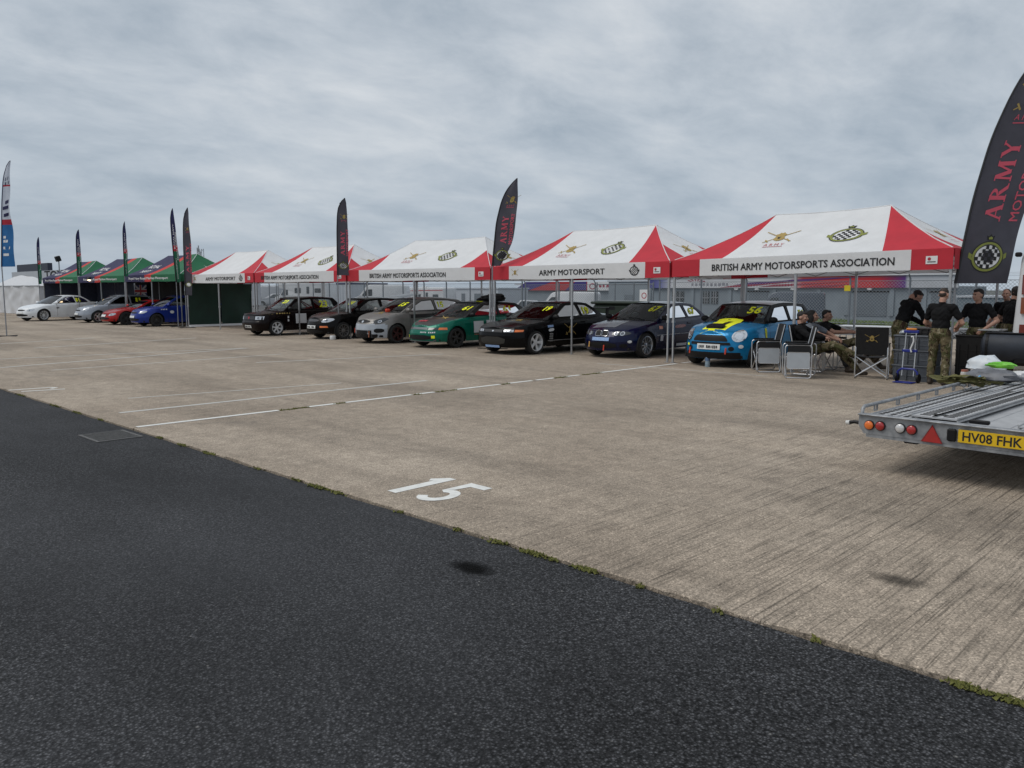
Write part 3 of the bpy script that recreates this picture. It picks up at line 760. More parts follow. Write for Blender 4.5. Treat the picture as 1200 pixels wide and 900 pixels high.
# ------------------------------------------------------------------ feather flags
FLAGBLK = mat('flag_charcoal', (.07, .068, .085), .7, var=.12, vscale=4, bump=.2, bscale=7, trans=.25)
FLAGNAVY = mat('flag_navy', (.02, .022, .085), .7, var=.12, vscale=4, trans=.25)
FLAGGRN = mat('flag_green', (.012, .12, .06), .7, var=.12, vscale=4, trans=.25)
FLAGBLUE = mat('flag_blue', (.02, .14, .36), .7, var=.1, vscale=4, trans=.25)
FLAGWHT = mat('flag_pale', (.58, .62, .70), .7, var=.06, vscale=4, trans=.3)
FLAGRED = mat('flag_red', (.42, .02, .04), .7, var=.1, trans=.25)
PINKINK = mat('flag_pink_lettering', (.60, .085, .13), .7, var=.05)
SLEEVE = mat('flag_sleeve', (.012, .012, .014), .6)
POLEG = mat('flag_pole_grey', (.30, .31, .33), .4, .5)
def serif_army(mb, f, cu, cv, w, h, mi=0):
    """A R M Y drawn with serifs; u runs along the word"""
    def P(pts): poly_mb(mb, [(cu+(x-.5)*w, cv+(y-.5)*h) for x, y in pts], f, mi)
    def bar(x0, y0, x1, y1, t): P([(x0-t, y0), (x0+t, y0), (x1+t, y1), (x1-t, y1)])
    def serif(x, y, r): P([(x-r, y-.035), (x+r, y-.035), (x+r, y+.035), (x-r, y+.035)])
    bar(.03, 0, .105, 1, .013); bar(.18, 0, .105, 1, .026); P([(.06, .32), (.155, .32), (.15, .39), (.065, .39)]); serif(.03, .03, .035); serif(.18, .03, .04)
    bar(.29, 0, .29, 1, .025); serif(.285, .03, .045); serif(.285, .97, .04)
    n = 10; o = [(.29+.115*math.sin(PI*i/n), .74+.25*math.cos(PI*i/n)) for i in range(n+1)]; q = [(.29+.07*math.sin(PI*i/n), .74+.17*math.cos(PI*i/n)) for i in range(n+1)][::-1]; P(o+q)
    bar(.43, 0, .34, .5, .028); serif(.435, .03, .035)
    bar(.53, 0, .54, 1, .013); bar(.62, .1, .545, 1, .026); bar(.62, .1, .70, 1, .013); bar(.72, 0, .71, 1, .026); serif(.53, .03, .035); serif(.72, .03, .04); serif(.53, .97, .03); serif(.715, .97, .035)
    bar(.90, 0, .90, .48, .026); bar(.90, .45, .82, 1, .027); bar(.90, .45, .97, 1, .013); serif(.90, .03, .04); serif(.82, .97, .035); serif(.97, .97, .03)
class Flag:
    def __init__(s, label, loc, az, z0, z1, lk, rk, ripple=.03, seed=0, lean=0.0, group='feather flags along the tents'):
        """az: direction of the sail's width; lk / rk: (t, u) keys of pole edge and free edge"""
        loc = Vector(loc); s.root = thing('feather_flag', label, 'flag', loc, 0, group); z0 *= K; z1 *= K; lk = [(t, u*K) for t, u in lk]; rk = [(t, u*K) for t, u in rk]
        s.d = Vector((math.cos(az), math.sin(az), 0)); s.n = Vector((-s.d.y, s.d.x, 0)); s.z0, s.z1, s.lk, s.rk = z0, z1, lk, rk; s.rp = ripple; s.seed = seed; s.lean = lean
    def edge(s, k, t):
        # smooth the keys a little
        return sum(interp(k, min(1, max(0, t+dt))) for dt in (-.06, -.03, 0, .03, .06))/5 if 0.07 < t < .93 else interp(k, t)
    def pt(s, q, t, off=0.0):
        a, b = s.edge(s.lk, t), s.edge(s.rk, t); u = lerp(a, b, q); z = lerp(s.z0, s.z1, t)
        w = s.rp*q*math.sin(q*4.5+t*9+s.seed) + s.rp*.8*q*math.sin(t*17+s.seed*2)
        return s.d*(u+s.lean*(z-s.z0)) + s.n*(w - off) + Vector((0, 0, z))
    def m(s, off=.006, q0=0.0):
        """(metres up from the hem, metres in from the pole) -> both mappers use the camera side"""
        def f(a, b):
            t = a/(s.z1-s.z0); l, r_ = s.edge(s.lk, t), s.edge(s.rk, t)
            return s.pt(b/max(.05, r_-l), t, off)
        return f
    def sail(s, bands, n=44, nq=9):
        """bands: (t0, t1, material)"""
        for t0, t1, m_ in bands:
            k = max(3, int(n*(t1-t0)))
            MB().grid(s.pt, linspace(0, 1, nq), linspace(t0, t1, k)).build('sail', m_, s.root, 80, fixn=False)
    def pole(s, r=.02, low=0.0, sleeve=SLEEVE):
        p = [s.pt(0, t)for t in linspace(0, .995, 26)]; MB().tube(p, [lerp(.026, .012, i/25) for i in range(26)], 7).build('pole_sleeve', sleeve, s.root, 60)
        e = s.pt(0, 0); MB().cyl((e.x*.6, e.y*.6, low), e, .022, .02, 8).build('pole', POLEG, s.root, 60)
        b = MB()
        for k in (0, 1):
            a = k*PI/2+.5; d = Vector((math.cos(a), math.sin(a), 0)); b.box((e.x*.6, e.y*.6, low+.012), (.9, .05, .02), rot=Matrix.Rotation(a, 3, 'Z'))
        b.build('cross_base', SLEEVE, s.root)
FA = R(44.4)    # across the camera's view
LK, RK = [(0, 0), (.5, .05), (.75, .17), (.9, .34), (1, .60)], [(0, .24), (.1, .38), (.25, .54), (.5, .64), (.8, .65), (1, .60)]
LU, RU = [(0, 0), (.6, .02), (.82, .06), (.93, .16), (1, .42)], [(0, .46), (.1, .50), (.4, .52), (.75, .50), (.93, .47), (1, .42)]
def army_flag(label, loc, az, z0, z1, sx, seed, lean, twist=False, uni=False):
    lk = [(t, u*sx) for t, u in (LK if not uni else LU)]; rk = [(t, u*sx) for t, u in (RK if not uni else RU)]
    if twist: rk = [(0, .70*sx), (.08, .50*sx)] + rk[2:]
    F = Flag(label, loc, az, z0, z1, lk, rk, .035*sx, seed, lean); F.sail([(0, 1, FLAGBLK)]); F.pole()
    H = z1-z0; f = F.m()
    mb = MB()
    def g(bc): return lambda u, v: f(u, bc-v)
    text_mb(mb, 'MOTORSPORT', g(.49*sx), w=H*.37, h=.115*sx, cu=H*.45, cv=0, bold=.015); serif_army(mb, g(.27*sx), H*.44, 0, H*.33, .19*sx)
    mb.build('lettering', PINKINK, F.root)
    mb = MB(); army_emblem(mb, lambda u, v: f(H*.80+v, .32*sx+u), 0, 0, .34*sx); mb.build('army_crest', [GOLDINK, OLIVEINK, PINKINK], F.root)
    mb = MB(); garter_emblem(mb, lambda u, v, off=0: F.m(.006+off)(H*.13+v, .28*sx+u), 0, 0, .40*sx); mb.build('chequered_crest', [OLIVEINK, BLACKINK, WHITEINK], F.root)
    return F
# the big one beside the right hand tent
def big_flag():
    lk = [(0, 0), (.35, .10), (.6, .26), (.8, .52), (.92, .78), (1, 1.15)]; rk = [(0, .88), (.2, .97), (.4, 1.06), (.7, 1.2), (1, 1.15)]
    g0 = Vector((at_y(1119, 15.35*K), 15.35*K, 0))
    F = Flag('large charcoal ARMY MOTORSPORT feather flag beside the standing men', g0, FA, 1.70, 5.75, lk, rk, .03, 2, .08); F.sail([(0, 1, FLAGBLK)], 60, 12); F.pole()
    H = 4.03; f = F.m()
    def g(bc): return lambda u, v: f(u, bc-v)
    mb = MB(); text_mb(mb, 'MOTORSPORT', g(.82), w=1.62, h=.16, cu=1.93, cv=0, bold=.01); serif_army(mb, g(.42), 1.83, 0, 1.42, .30); mb.build('lettering', PINKINK, F.root)
    mb = MB(); army_emblem(mb, lambda u, v: f(3.25+v, .48+u), 0, 0, .62); mb.build('army_crest', [GOLDINK, OLIVEINK, PINKINK], F.root)
    mb = MB(); garter_emblem(mb, lambda u, v, off=0: F.m(.006+off)(.48+v*1.18, .47+u), 0, 0, .56); mb.build('chequered_crest', [OLIVEINK, BLACKINK, WHITEINK], F.root)
big_flag()
army_flag('charcoal ARMY feather flag standing straight between the green and black cars', (at_y(577, 15.3*K), 15.3*K, 0), R(30), 2.22, 4.5, .92, 1, .06)
army_flag('charcoal ARMY feather flag with a curled hem beside the grey hatchback', (at_y(396, 14.9*K), 14.9*K, 0), R(52), 2.05, 4.5, .70, 3, .0, True, True)
army_flag('charcoal ARMY feather flag beside the dark green side wall', (at_y(217, 14.8*K), 14.8*K, 0), R(36), 1.35, 4.95, .66, 5, -.0, False, True)
def service_flag(label, loc, az, z0, z1, sx, seed, lean):
    lk = [(t, u*sx) for t, u in LU]; rk = [(t, u*sx) for t, u in RU]
    F = Flag(label, loc, az, z0, z1, lk, rk, .05*sx, seed, lean); F.sail([(0, .42, FLAGGRN), (.42, .5, FLAGRED), (.5, 1, FLAGNAVY)]); F.pole()
    H = z1-z0; f = F.m()
    def g(bc): return lambda u, v: f(u, bc-v)
    mb = MB(); text_mb(mb, 'ROYAL NAVY', g(.22*sx), w=H*.36, h=.14*sx, cu=H*.66, cv=0, bold=.02); mb.build('lettering', WHITEINK, F.root); mb = MB(); text_mb(mb, 'ROYAL MARINES', g(.42*sx), w=H*.40, h=.12*sx, cu=H*.52, cv=0, bold=.02); mb.build('lettering', WHITEINK, F.root); mb = MB(); text_mb(mb, 'MOTORSPORT', g(.25*sx), w=H*.3, h=.1*sx, cu=H*.2, cv=0)
    mb.build('lettering', WHITEINK, F.root)
service_flag('navy and green feather flag next to the charcoal one', (at_y(207, 14.9*K), 14.9*K, 0), R(48), 1.9, 5.0, .42, 1, -.06)
service_flag('navy and green feather flag between the red and silver cars', (at_y(147, 14.7*K), 14.7*K, 0), R(98), 2.2, 4.75, .36, 2, .0)
service_flag('navy and green feather flag with its lower half furled behind the white coupe', (at_y(92, 14.7*K), 14.7*K, 0), R(80), 2.3, 4.7, .42, 3, .0)
service_flag('navy and green feather flag between the white marquee and the tents', (at_y(46, 14.7*K), 14.7*K, 0), R(100), 1.9, 4.6, .36, 4, .0)
def club_flag():
    g0 = ground_at(8, 394); lk = [(0, 0), (.6, .03), (.85, .1), (.95, .25), (1, .42)]; rk = [(0, .62), (.3, .50), (.6, .42), (.9, .40), (1, .42)]
    F = Flag('tall white and blue feather flag on a steel pole beside the marquee', g0, R(25), 2.36, 5.85, lk, rk, 0.03, 1, .085); F.sail([(0, .40, FLAGBLUE), (.40, .45, FLAGRED), (.45, .76, FLAGWHT), (.76, .775, FLAGRED), (.775, 1, FLAGWHT)]); F.pole(sleeve=FLAGNAVY)
    f = F.m(); mb = MB()
    for i, (z, w) in enumerate(((.38, .3), (.62, .34), (.86, .22), (1.0, .12))): poly_mb(mb, [(z, .09), (z, .09+w), (z+.09, .09+w), (z+.09, .09)], f)
    mb.build('lettering', WHITEINK, F.root)
    mb = MB()
    for a, b, w in ((1.75, .1, .25), (2.0, .05, .3), (2.2, .15, .2), (2.85, .1, .2), (3.0, .1, .15)): poly_mb(mb, [(a, b), (a+.05, b+w), (a+.16, b+w), (a+.11, b)], f)
    mb.build('logo', FLAGNAVY, F.root)
club_flag()
# ------------------------------------------------------------------ cars
RUBBER = mat('tyre_rubber', (.018, .018, .018), .75, var=.25, vscale=20)
UNDER = mat('underbody_black', (.008, .008, .008), .9)
TRIM = mat('black_trim', (.007, .007, .008), .5, spec=.25)
GAP = mat('panel_gap', (.004, .004, .004), .9)
GLASS = glass_mat('car_glass', (.74, .79, .77)); GLASSD = glass_mat('dark_car_glass', (.16, .18, .18))
CHROME = mat('chrome', (.75, .76, .78), .12, 1.0, var=.03)
LAMP = mat('lamp_glass', (.55, .57, .6), .08, .55, var=.3, vscale=30, coat=1)
LAMPD = mat('dark_lamp', (.02, .022, .025), .15, .2, var=.3, coat=1)
LAMPG = mat('lamp_bowl', (.16, .17, .19), .2, .4, var=.3, vscale=30)
AMBER = mat('amber_lens', (.75, .16, .015), .2, coat=1, var=.1)
REDLENS = mat('red_lens', (.35, .012, .012), .2, coat=1, var=.15)
YELLOW = mat('race_yellow', (.90, .95, .02), .6, var=.04)
STICKER = mat('white_sticker', (.62, .64, .66), .5, var=.06)
BLUESTK = mat('blue_white_sticker', (.25, .38, .62), .5, var=.2, vscale=40)
SEATM = mat('seat_cloth', (.02, .02, .022), .85); CAGEM = mat('cage_white', (.35, .35, .35), .4)
CAGER = mat('cage_red', (.25, .015, .015), .4)
TOWRED = mat('tow_strap_red', (.55, .05, .02), .7)
PLATEW = mat('plate_white', (.68, .69, .68), .4, var=.04)
def paint(name, c, rough=.32, metal=.3, dirt=.12):
    dark = max(c) < .02
    return mat('paint_'+name, c, rough*.8, metal*.6, var=dirt, vscale=2.2, coat=0.0 if dark else .2, spec=.16 if dark else .25)
def superarc(q, n): return 1-(1-q**n)**(1/n)

class Car:
    def __init__(s, spec): s.__dict__.update(spec)
    def hw(s, l, z):
        top = interp(s.zt, l); f = interp(s.side, (z-.15)/max(.2, top-.15))
        b = 0.0
        for la in s.axles:      # swollen arches
            d = math.hypot(l-la, max(0, z-s.rw)); b = max(b, s.flare*max(0, 1-abs(d-s.ra)/.13))
        return s.W/2*f*interp(s.plan, l/s.L) + b
    def pt(s, l0, z, sgn=1):
        nf, nr = interp(s.nose, z), interp(s.tail, z); L, E, B = s.L, s.LfE, s.LrE
        if l0 < E:
            q = l0/E; l = nf+(E-nf)*q; lat = (1-(1-q)**s.nF)**(1/s.nF)
        elif l0 > L-B:
            q = (L-l0)/B; l = L-(nr+(B-nr)*q); lat = (1-(1-q)**s.nR)**(1/s.nR)
        else: l, lat = l0, 1.0
        return Vector((sgn*lat*s.hw(l, z), l-L/2, z))
    def zbot(s, l):
        z = interp(s.sill, l)
        for la in s.axles:
            d = abs(l-la)
            if d <= s.ra+1e-6: z = max(z, s.rw + math.sqrt(max(0, s.ra**2-d*d)))
        return z
    def stations(s):
        st = set()
        for q in linspace(0, .97, 12): st.add(round(s.LfE*superarc(q, s.nF), 4)); st.add(round(s.L-s.LrE*superarc(q, s.nR), 4))
        n = int((s.L-s.LfE-s.LrE)/.09)
        for x in linspace(s.LfE, s.L-s.LrE, n): st.add(round(x, 4))
        for la in s.axles:
            for k in range(17): st.add(round(la - s.ra*math.cos(PI*k/16), 4))
            st.add(round(la-s.ra-.004, 4)); st.add(round(la+s.ra+.004, 4))
        s.gaps = []
        for d in s.door: st.add(round(d-.005, 4)); st.add(round(d+.005, 4)); s.gaps.append(d)
        st = sorted(x for x in st if 0 <= x <= s.L)
        out = [st[0]]
        for x in st[1:]:
            if x-out[-1] > .003: out.append(x)
        return out
    def topz(s, l): return interp(s.zt, l)
    def glat(s, l, z):
        zb = s.topz(l); h = min(1, max(0, (z-zb)/(s.zr-zb))); yb = s.hw(l, zb)-.012
        return yb-(yb-s.rhw)*h**1.15
    def shell(s, root):
        st = s.stations(); L = s.L; NV = 14; s.root = root
        parts = {k: MB() for k in ('body', 'door_l', 'door_r', 'front_bumper', 'rear_bumper')}
        bvh = MB()
        for sgn in (1, -1):
            G = []
            for l0 in st:
                P0 = s.pt(l0, .35); lref = P0.y+L/2
                zb, zt = s.zbot(lref), s.topz(lref)
                if l0 < s.LfE: zt = s.topz(interp(s.nose, s.topz(0)) + lref)
                col = []
                for j in range(NV):
                    v = j/(NV-1); z = zb+(zt-zb)*v; p = s.pt(l0, z, sgn)
                    if j == NV-1: p.x *= .985
                    if l0 < s.LfE and zb <= interp(s.sill, lref)+.01: pass
                    col.append(p)
                G.append(col)
            for i in range(len(st)-1):
                mid = (st[i]+st[i+1])/2; gap = any(abs(mid-d) < .006 for d in s.gaps)
                for j in range(NV-1):
                    q = [G[i][j], G[i+1][j], G[i+1][j+1], G[i][j+1]]; zc = sum(p.z for p in q)/4; yc = sum(p.y for p in q)/4+L/2
                    key, mi = 'body', 0
                    if gap and j >= 1: mi = 1
                    elif s.door[0] < mid < s.door[1] and j >= 1: key = 'door_l' if sgn > 0 else 'door_r'
                    elif yc < s.axles[0]-s.ra and zc < s.zbump: key = 'front_bumper'
                    elif yc > s.axles[1]+s.ra and zc < s.zbump: key = 'rear_bumper'
                    parts[key].add(q, [(0, 1, 2, 3) if sgn > 0 else (3, 2, 1, 0)], mi); bvh.add(q, [(0, 1, 2, 3)])
            s.edge = getattr(s, 'edge', {}); s.edge[sgn] = [(st[i], G[i][-1]) for i in range(len(st))]
        # bonnet and boot: caps across between the two shoulders
        E = s.edge[1]; hood, boot = MB(), MB()
        QS = [0, .2, .4, .6, .74, .86, .868, .94, 1]
        def cap(p, q, crown): lat = abs(p.x); k = s.hoodz(p.y+L/2, q); return Vector((lat*q, p.y, p.z + crown*(1-q*q) + k))
        for (l0, p), (l1, p1) in zip(E, E[1:]):
            lm = (p.y+p1.y)/2+L/2; front = lm < s.lc+.02; rear = lm > s.ld-.03
            if not (front or rear): continue
            for a, b in zip(QS, QS[1:]):
                for sg in (1, -1):
                    q = [cap(p, a, s.crown), cap(p1, a, s.crown), cap(p1, b, s.crown), cap(p, b, s.crown)]
                    for v in q: v.x *= sg
                    f = [(0, 1, 2, 3) if sg < 0 else (3, 2, 1, 0)]
                    inner = b <= .861 and (s.hood0 < lm if front else lm < L-.10)
                    tgt = (hood if front else boot) if inner else parts['body']
                    tgt.add(q, f, 1 if (.86 <= a < .867) else 0); bvh.add(q, f)
        # greenhouse
        A = chaikin(s.Apill, 2, False); C = chaikin(s.Cpill, 2, False)     # base->top, top->base
        roofk = chaikin(s.roofk, 1, False)
        belt = [(x, s.topz(x)-.004) for x in linspace(s.lc, s.ld, 14)]
        outline = belt + C[::-1][1:] + roofk[::-1][1:] + A[::-1][1:-1]
        glass, frame = [], MB()
        for sgn in (1, -1):
            f = lambda l, z, o=0: Vector((sgn*(s.glat(l, z)+o), l-L/2, z))
            holes = [roundpoly(w) for w in s.windows]
            poly_mb(frame, outline, f, 0, holes); poly_mb(bvh, outline, f)
            for h in holes:
                m = MB(); poly_mb(m, h, lambda l, z: f(l, z, -.006)); m.build('side_window', s.glassm, root, fixn=False)
                rm = MB(); n = len(h); rm.tube([f(l, z, .001) for l, z in h], .011, 4, True); rm.build('window_seal', TRIM, root)
        def screen(path, bow, fwd, name):
            n = len(path); acc = [0]
            for (a, b), (c, d) in zip(path, path[1:]): acc.append(acc[-1]+math.hypot(c-a, d-b))
            def at(t): x = t*acc[-1]; return (interp([(acc[i], path[i][0]) for i in range(n)], x), interp([(acc[i], path[i][1]) for i in range(n)], x))
            def f(q, t):
                l, z = at(t); lat = s.glat(l, z); return Vector((q*lat, l-L/2 + fwd*bow*(1-q*q), z + .02*(1-q*q)))
            e = .045; qs = [-1, -1+e]+linspace(-1+e, 1-e, 11)[1:-1]+[1-e, 1]; ts = [0, .04]+linspace(.04, .93, 8)[1:-1]+[.93, 1]
            g = MB(); g.grid(f, qs[1:-1], ts[1:-1]); g.build(name, s.glassm, root, 60, fixn=False); bvh.join(g)
            for a, b, c, d in ((0, 1, 0, len(ts)-1), (len(qs)-2, len(qs)-1, 0, len(ts)-1)):
                for i in range(c, d): frame.add([f(qs[a], ts[i]), f(qs[b], ts[i]), f(qs[b], ts[i+1]), f(qs[a], ts[i+1])], [(0, 1, 2, 3)])
            for i in range(1, len(qs)-2):
                frame.add([f(qs[i], 0), f(qs[i+1], 0), f(qs[i+1], .04), f(qs[i], .04)], [(0, 1, 2, 3)], 1)
                frame.add([f(qs[i], .93), f(qs[i+1], .93), f(qs[i+1], 1), f(qs[i], 1)], [(0, 1, 2, 3)], 1)
            return f
        fw = screen(A, s.bow, -1, 'windscreen'); rw_ = screen(C[::-1], s.rbow, 1, 'rear_window')
        roof = MB(); l1, l2 = roofk[0][0], roofk[-1][0]
        def rf(q, u):
            l = lerp(l1, l2, u); z = interp(roofk, l); lat = s.glat(l, z); return Vector((q*lat, l-L/2 + (1-q*q)*(-s.bow*(1-u)+s.rbow*u), z+.02*(1-q*q)+.018*(1-q**4)))
        roof.grid(rf, linspace(-1, 1, 13), linspace(0, 1, 13)); bvh.join(roof)
        pm, bm_ = s.paint, s.bonnetm or s.paint
        parts['body'].build('body', [pm, GAP], root, 35); frame.build('cabin_frame', [s.framem or pm, TRIM], root, 35)
        roof.build('roof', s.roofm or pm, root, 50); hood.build('bonnet', [bm_, GAP], root, 40); boot.build('boot_lid', pm, root, 40)
        dl = parts['door_l'].build('door', pm, root, 40); dr = parts['door_r'].build('door', pm, root, 40)
        parts['front_bumper'].build('front_bumper', s.bumperm or pm, root, 40); parts['rear_bumper'].build('rear_bumper', pm, root, 40)
        for sgn, d in ((1, dl), (-1, dr)):
            x, z = s.door[1]-.16, s.topz(s.door[1])-.12; MB().box(s.pt(x, z, sgn)+Vector((sgn*.008, 0, 0)), (.03, .17, .035), bev=.008).build('handle', s.handlem or pm, d)
        s.bvh = BVHTree.FromPolygons([tuple(v) for v in bvh.v], [tuple(f) for f in bvh.f])
    def proj(s, view, u, v, off=.006):
        """front: u=lateral v=height; left: u=length v=height; top: u=lateral v=length"""
        if view == 'front': o, d = Vector((u, -6, v)), Vector((0, 1, 0))
        elif view == 'left': o, d = Vector((3, u-s.L/2, v)), Vector((-1, 0, 0))
        elif view == 'rear': o, d = Vector((u, 6, v)), Vector((0, -1, 0))
        else: o, d = Vector((u, v-s.L/2, 3)), Vector((0, 0, -1))
        h = s.bvh.ray_cast(o, d)
        if h[0] is None:
            h = s.bvh.find_nearest(o+d*(3 if view != 'front' else 6-s.L/2)); return h[0]-d*off
        return h[0]-d*off
    def patch(s, view, poly, m, name, off=.006, parent=None, cuts=3, mirror=False):
        out = []
        for k in ((1, -1) if mirror else (1,)):
            bm = bmesh.new(); vs = [bm.verts.new((u*k, v, 0)) for u, v in poly]; f = bm.faces.new(vs)
            bmesh.ops.triangulate(bm, faces=[f]); bmesh.ops.subdivide_edges(bm, edges=bm.edges[:], cuts=cuts, use_grid_fill=True)
            bm.verts.index_update(); mb = MB().add([s.proj(view, v.co.x, v.co.y, off) for v in bm.verts], [tuple(v.index for v in f.verts) for f in bm.faces]); bm.free()
            out.append(mb.build(name, m, parent or s.root, 50, fixn=False))
        return out
    def text(s, view, txt, w, h, cu, cv, m, name='race_number', off=.011, bold=.03, shear=0, flip=False):
        mb = MB(); text_mb(mb, txt, lambda u, v: s.proj(view, u, v, off), w=w, h=h, cu=cu, cv=cv, bold=bold, shear=shear, flip=flip); return mb.build(name, m, s.root, fixn=False)
    def wheels(s, style='five', m=None, d=None):
        m = m or mat('alloy_silver', (.5, .51, .53), .3, .8)
        rw, rr, w = s.rw, s.rr, .20
        ty = MB().lathe([(rr-.012, -w/2+.01), (rr+.01, -w/2), (rw-.03, -w/2-.004), (rw-.006, -w/2+.03), (rw, -w/4), (rw, w/4), (rw-.006, w/2-.03), (rw-.03, w/2+.004), (rr+.01, w/2), (rr-.012, w/2-.01)], 32)
        rim = MB(); rim.lathe([(rr-.002, w/2+.004), (rr-.018, w/2+.006), (rr-.026, w/2-.015), (rr-.03, -.04), (rr-.012, -w/2+.01)], 32)
        n = dict(five=5, multi=10, star=7, six=6)[style]; sw = dict(five=.062, multi=.022, star=.04, six=.05)[style]
        for k in range(n):
            a = 2*PI*k/n+.3; M = Matrix.Rotation(a, 4, 'Z')
            pr = [(.03, -sw*.5), (rr-.02, -sw*.62), (rr-.02, sw*.62), (.03, sw*.5)]
            mb = MB().prism(pr, lambda u, v, z: Vector((u, v, w/2-.012-(rr-u)*.0 - .03*(1-u/rr) + z)), -.025); rim.join(mb, M)
        rim.lathe([(0, w/2-.025), (.03, w/2-.022), (.062, w/2-.035), (.066, w/2-.06)], 14)
        disc = MB().lathe([(0, 0), (rr-.06, 0), (rr-.06, -.02), (0, -.02)], 24); disc.lathe([(rr-.03, -.045), (rr-.03, -.05), (0, -.06)], 24)
        tym, rmm, dsm = ty.mesh('tyre', RUBBER, 40), rim.mesh('rim', m, 35), disc.mesh('wheel', mat('brake_disc', (.06, .055, .05), .5, .6), 35)
        for la in s.axles:
            for sgn in (1, -1):
                M = Matrix.Translation((sgn*(s.W/2*.985-w/2-.012), la-s.L/2, rw)) @ Matrix.Rotation(sgn*PI/2, 4, 'Y')
                o = obj_of('wheel', dsm, s.root); o.matrix_local = M; obj_of('tyre', tym, o); obj_of('rim', rmm, o)
        b = MB()
        for la in s.axles:     # wheel wells
            for sgn in (1, -1):
                P = lambda a, x: Vector((sgn*x, la-s.L/2-math.cos(a)*(s.ra+.004), s.rw+math.sin(a)*(s.ra+.004)))
                b.grid(P, linspace(-.35, PI+.35, 15), (s.W/2*.35, s.W/2*.965))
        wy = s.W/2*.80; z0 = s.sill[0][1]+.02
        b.box((0, 0, z0+.03), (wy*2, s.L-.5, .06)); b.box((0, s.axles[0]-s.L/2, .42), (wy*1.1, s.ra*2.1, .45)); b.box((0, s.axles[1]-s.L/2, .42), (wy*1.1, s.ra*2.1, .45))
        b.build('underbody', UNDER, s.root, fixn=False)
    def interior(s, cage=None, passenger=False):
        L = s.L; lo = MB(); zb = s.topz(s.lc)
        a, b = s.lc+.04, s.ld-.02
        lo.grid(lambda u, v: Vector((u*(s.hw(v, s.topz(v))-.05), v-L/2, s.topz(v)-.10 if v > s.lc+.55 else s.topz(s.lc)+.012)), linspace(-1, 1, 5), [s.lc-.02, s.lc+.4, s.lc+.54, s.lc+.56]+linspace(s.lc+.7, b, 5))
        lo.build('interior', mat('interior_trim', (.022, .022, .024), .8), s.root, fixn=False)
        seats = (-.36, .36) if passenger else (-.36,)
        for x in seats:
            y = s.lc+1.12-L/2; z = s.topz(s.lc+1.1)-.15
            sb = MB().prism(chaikin([(-.24, 0), (.24, 0), (.25, .32), (.15, .40), (.13, .58), (-.13, .58), (-.15, .40), (-.25, .32)], 1), lambda u, v, w: Vector((x+u, y+v*.28+w, z+v)), .09); sb.build('seat', SEATM, s.root, 40)
        st = MB(); c = Vector((-.36, s.lc+.62-L/2, s.topz(s.lc)+.06)); st.tube([c+Vector((.17*math.cos(t), .06*math.sin(t), .16*math.sin(t))) for t in linspace(0, 2*PI, 17)[:-1]], .013, 5, True); st.cyl(c+Vector((-.16, 0, 0)), c+Vector((.16, 0, 0)), .01, n=5); st.build('steering_wheel', TRIM, s.root, 50)
        if cage:
            g = MB(); r = .02
            for sg in (1, -1):
                f = lambda l, z, i=.07: Vector((sg*(s.glat(l, z)-i), l-L/2, z))
                rl, rr_ = s.roofk[0][0], s.roofk[-1][0]; zr = s.zr-.07; mb_ = s.door[1]-.05
                g.tube([f(s.lc+.1, s.topz(s.lc)), f(rl+.06, zr-.04), f(mb_, zr), f(mb_+.04, s.topz(mb_)-.1)], r, 6)
                g.tube([f(mb_, zr), f(min(s.ld-.25, mb_+.9), s.topz(s.ld)-.02)], r, 6)
                g.tube([f(s.lc+.5, s.topz(s.lc)-.05), f(mb_, s.topz(mb_)+.12)], r, 6)
            g.tube([Vector((-.5, mb_-L/2, s.zr-.07)), Vector((.5, mb_-L/2, s.zr-.07))], r, 6); g.tube([Vector((-.5, mb_-L/2, s.zr-.08)), Vector((.55, mb_-L/2, s.topz(mb_)-.05))], r, 6)
            g.build('roll_cage', cage, s.root, 50)
    def mirrors(s, m=None):
        for sgn in (1, -1):
            l, z = s.lc+.22, s.topz(s.lc)+.07; x = s.hw(l, s.topz(l))
            b = MB(); K = Matrix.Translation((sgn*(x+.09), l-s.L/2, z+.02)) @ Matrix.Diagonal((.105, .065, .07, 1))
            b.lathe([(math.sin(t), -math.cos(t)) for t in linspace(.05, PI-.05, 9)], 12, K); b.cyl((sgn*(x-.02), l-s.L/2, z-.04), (sgn*(x+.04), l-s.L/2, z), .022, n=6); b.build('mirror', m or TRIM, s.root, 60)
    def wipers(s):
        for x in (-.1, .45):
            p0, p1 = s.proj('front', x, s.topz(s.lc)+.045, .02), s.proj('front', x-.5, s.topz(s.lc)+.09, .02); MB().cyl(p0, p1, .009, n=5).build('wiper', TRIM, s.root)
    def plate(s, z, w=.5, h=.105, m=PLATEW, txt=None, x=0):
        o = s.patch('front', [(x-w/2, z-h/2), (x+w/2, z-h/2), (x+w/2, z+h/2), (x-w/2, z+h/2)], m, 'number_plate', .022)[0]
        if txt:
            mb = MB(); text_mb(mb, txt, lambda u, v: s.proj('front', u, v, .028), w=w*.82, h=h*.62, cu=x, cv=z, bold=.02, flip=False); mb.build('lettering', BLACKINK, o, fixn=False)
    def spoiler(s, l, z, w=1.3, m=None):
        b = MB(); P = chaikin([(-.12, 0), (.12, .01), (.13, .03), (-.1, .035)], 1); b.prism(P, lambda u, v, t: Vector((t-w/2, l+u-s.L/2, z+v)), w)
        for sg in (-1, 1): b.box((sg*w*.38, l-s.L/2, (z+s.topz(l))/2), (.02, .12, z-s.topz(l))); b.box((sg*w/2, l-s.L/2, z+.01), (.012, .27, .10))
        b.build('rear_wing', m or TRIM, s.root, 40)
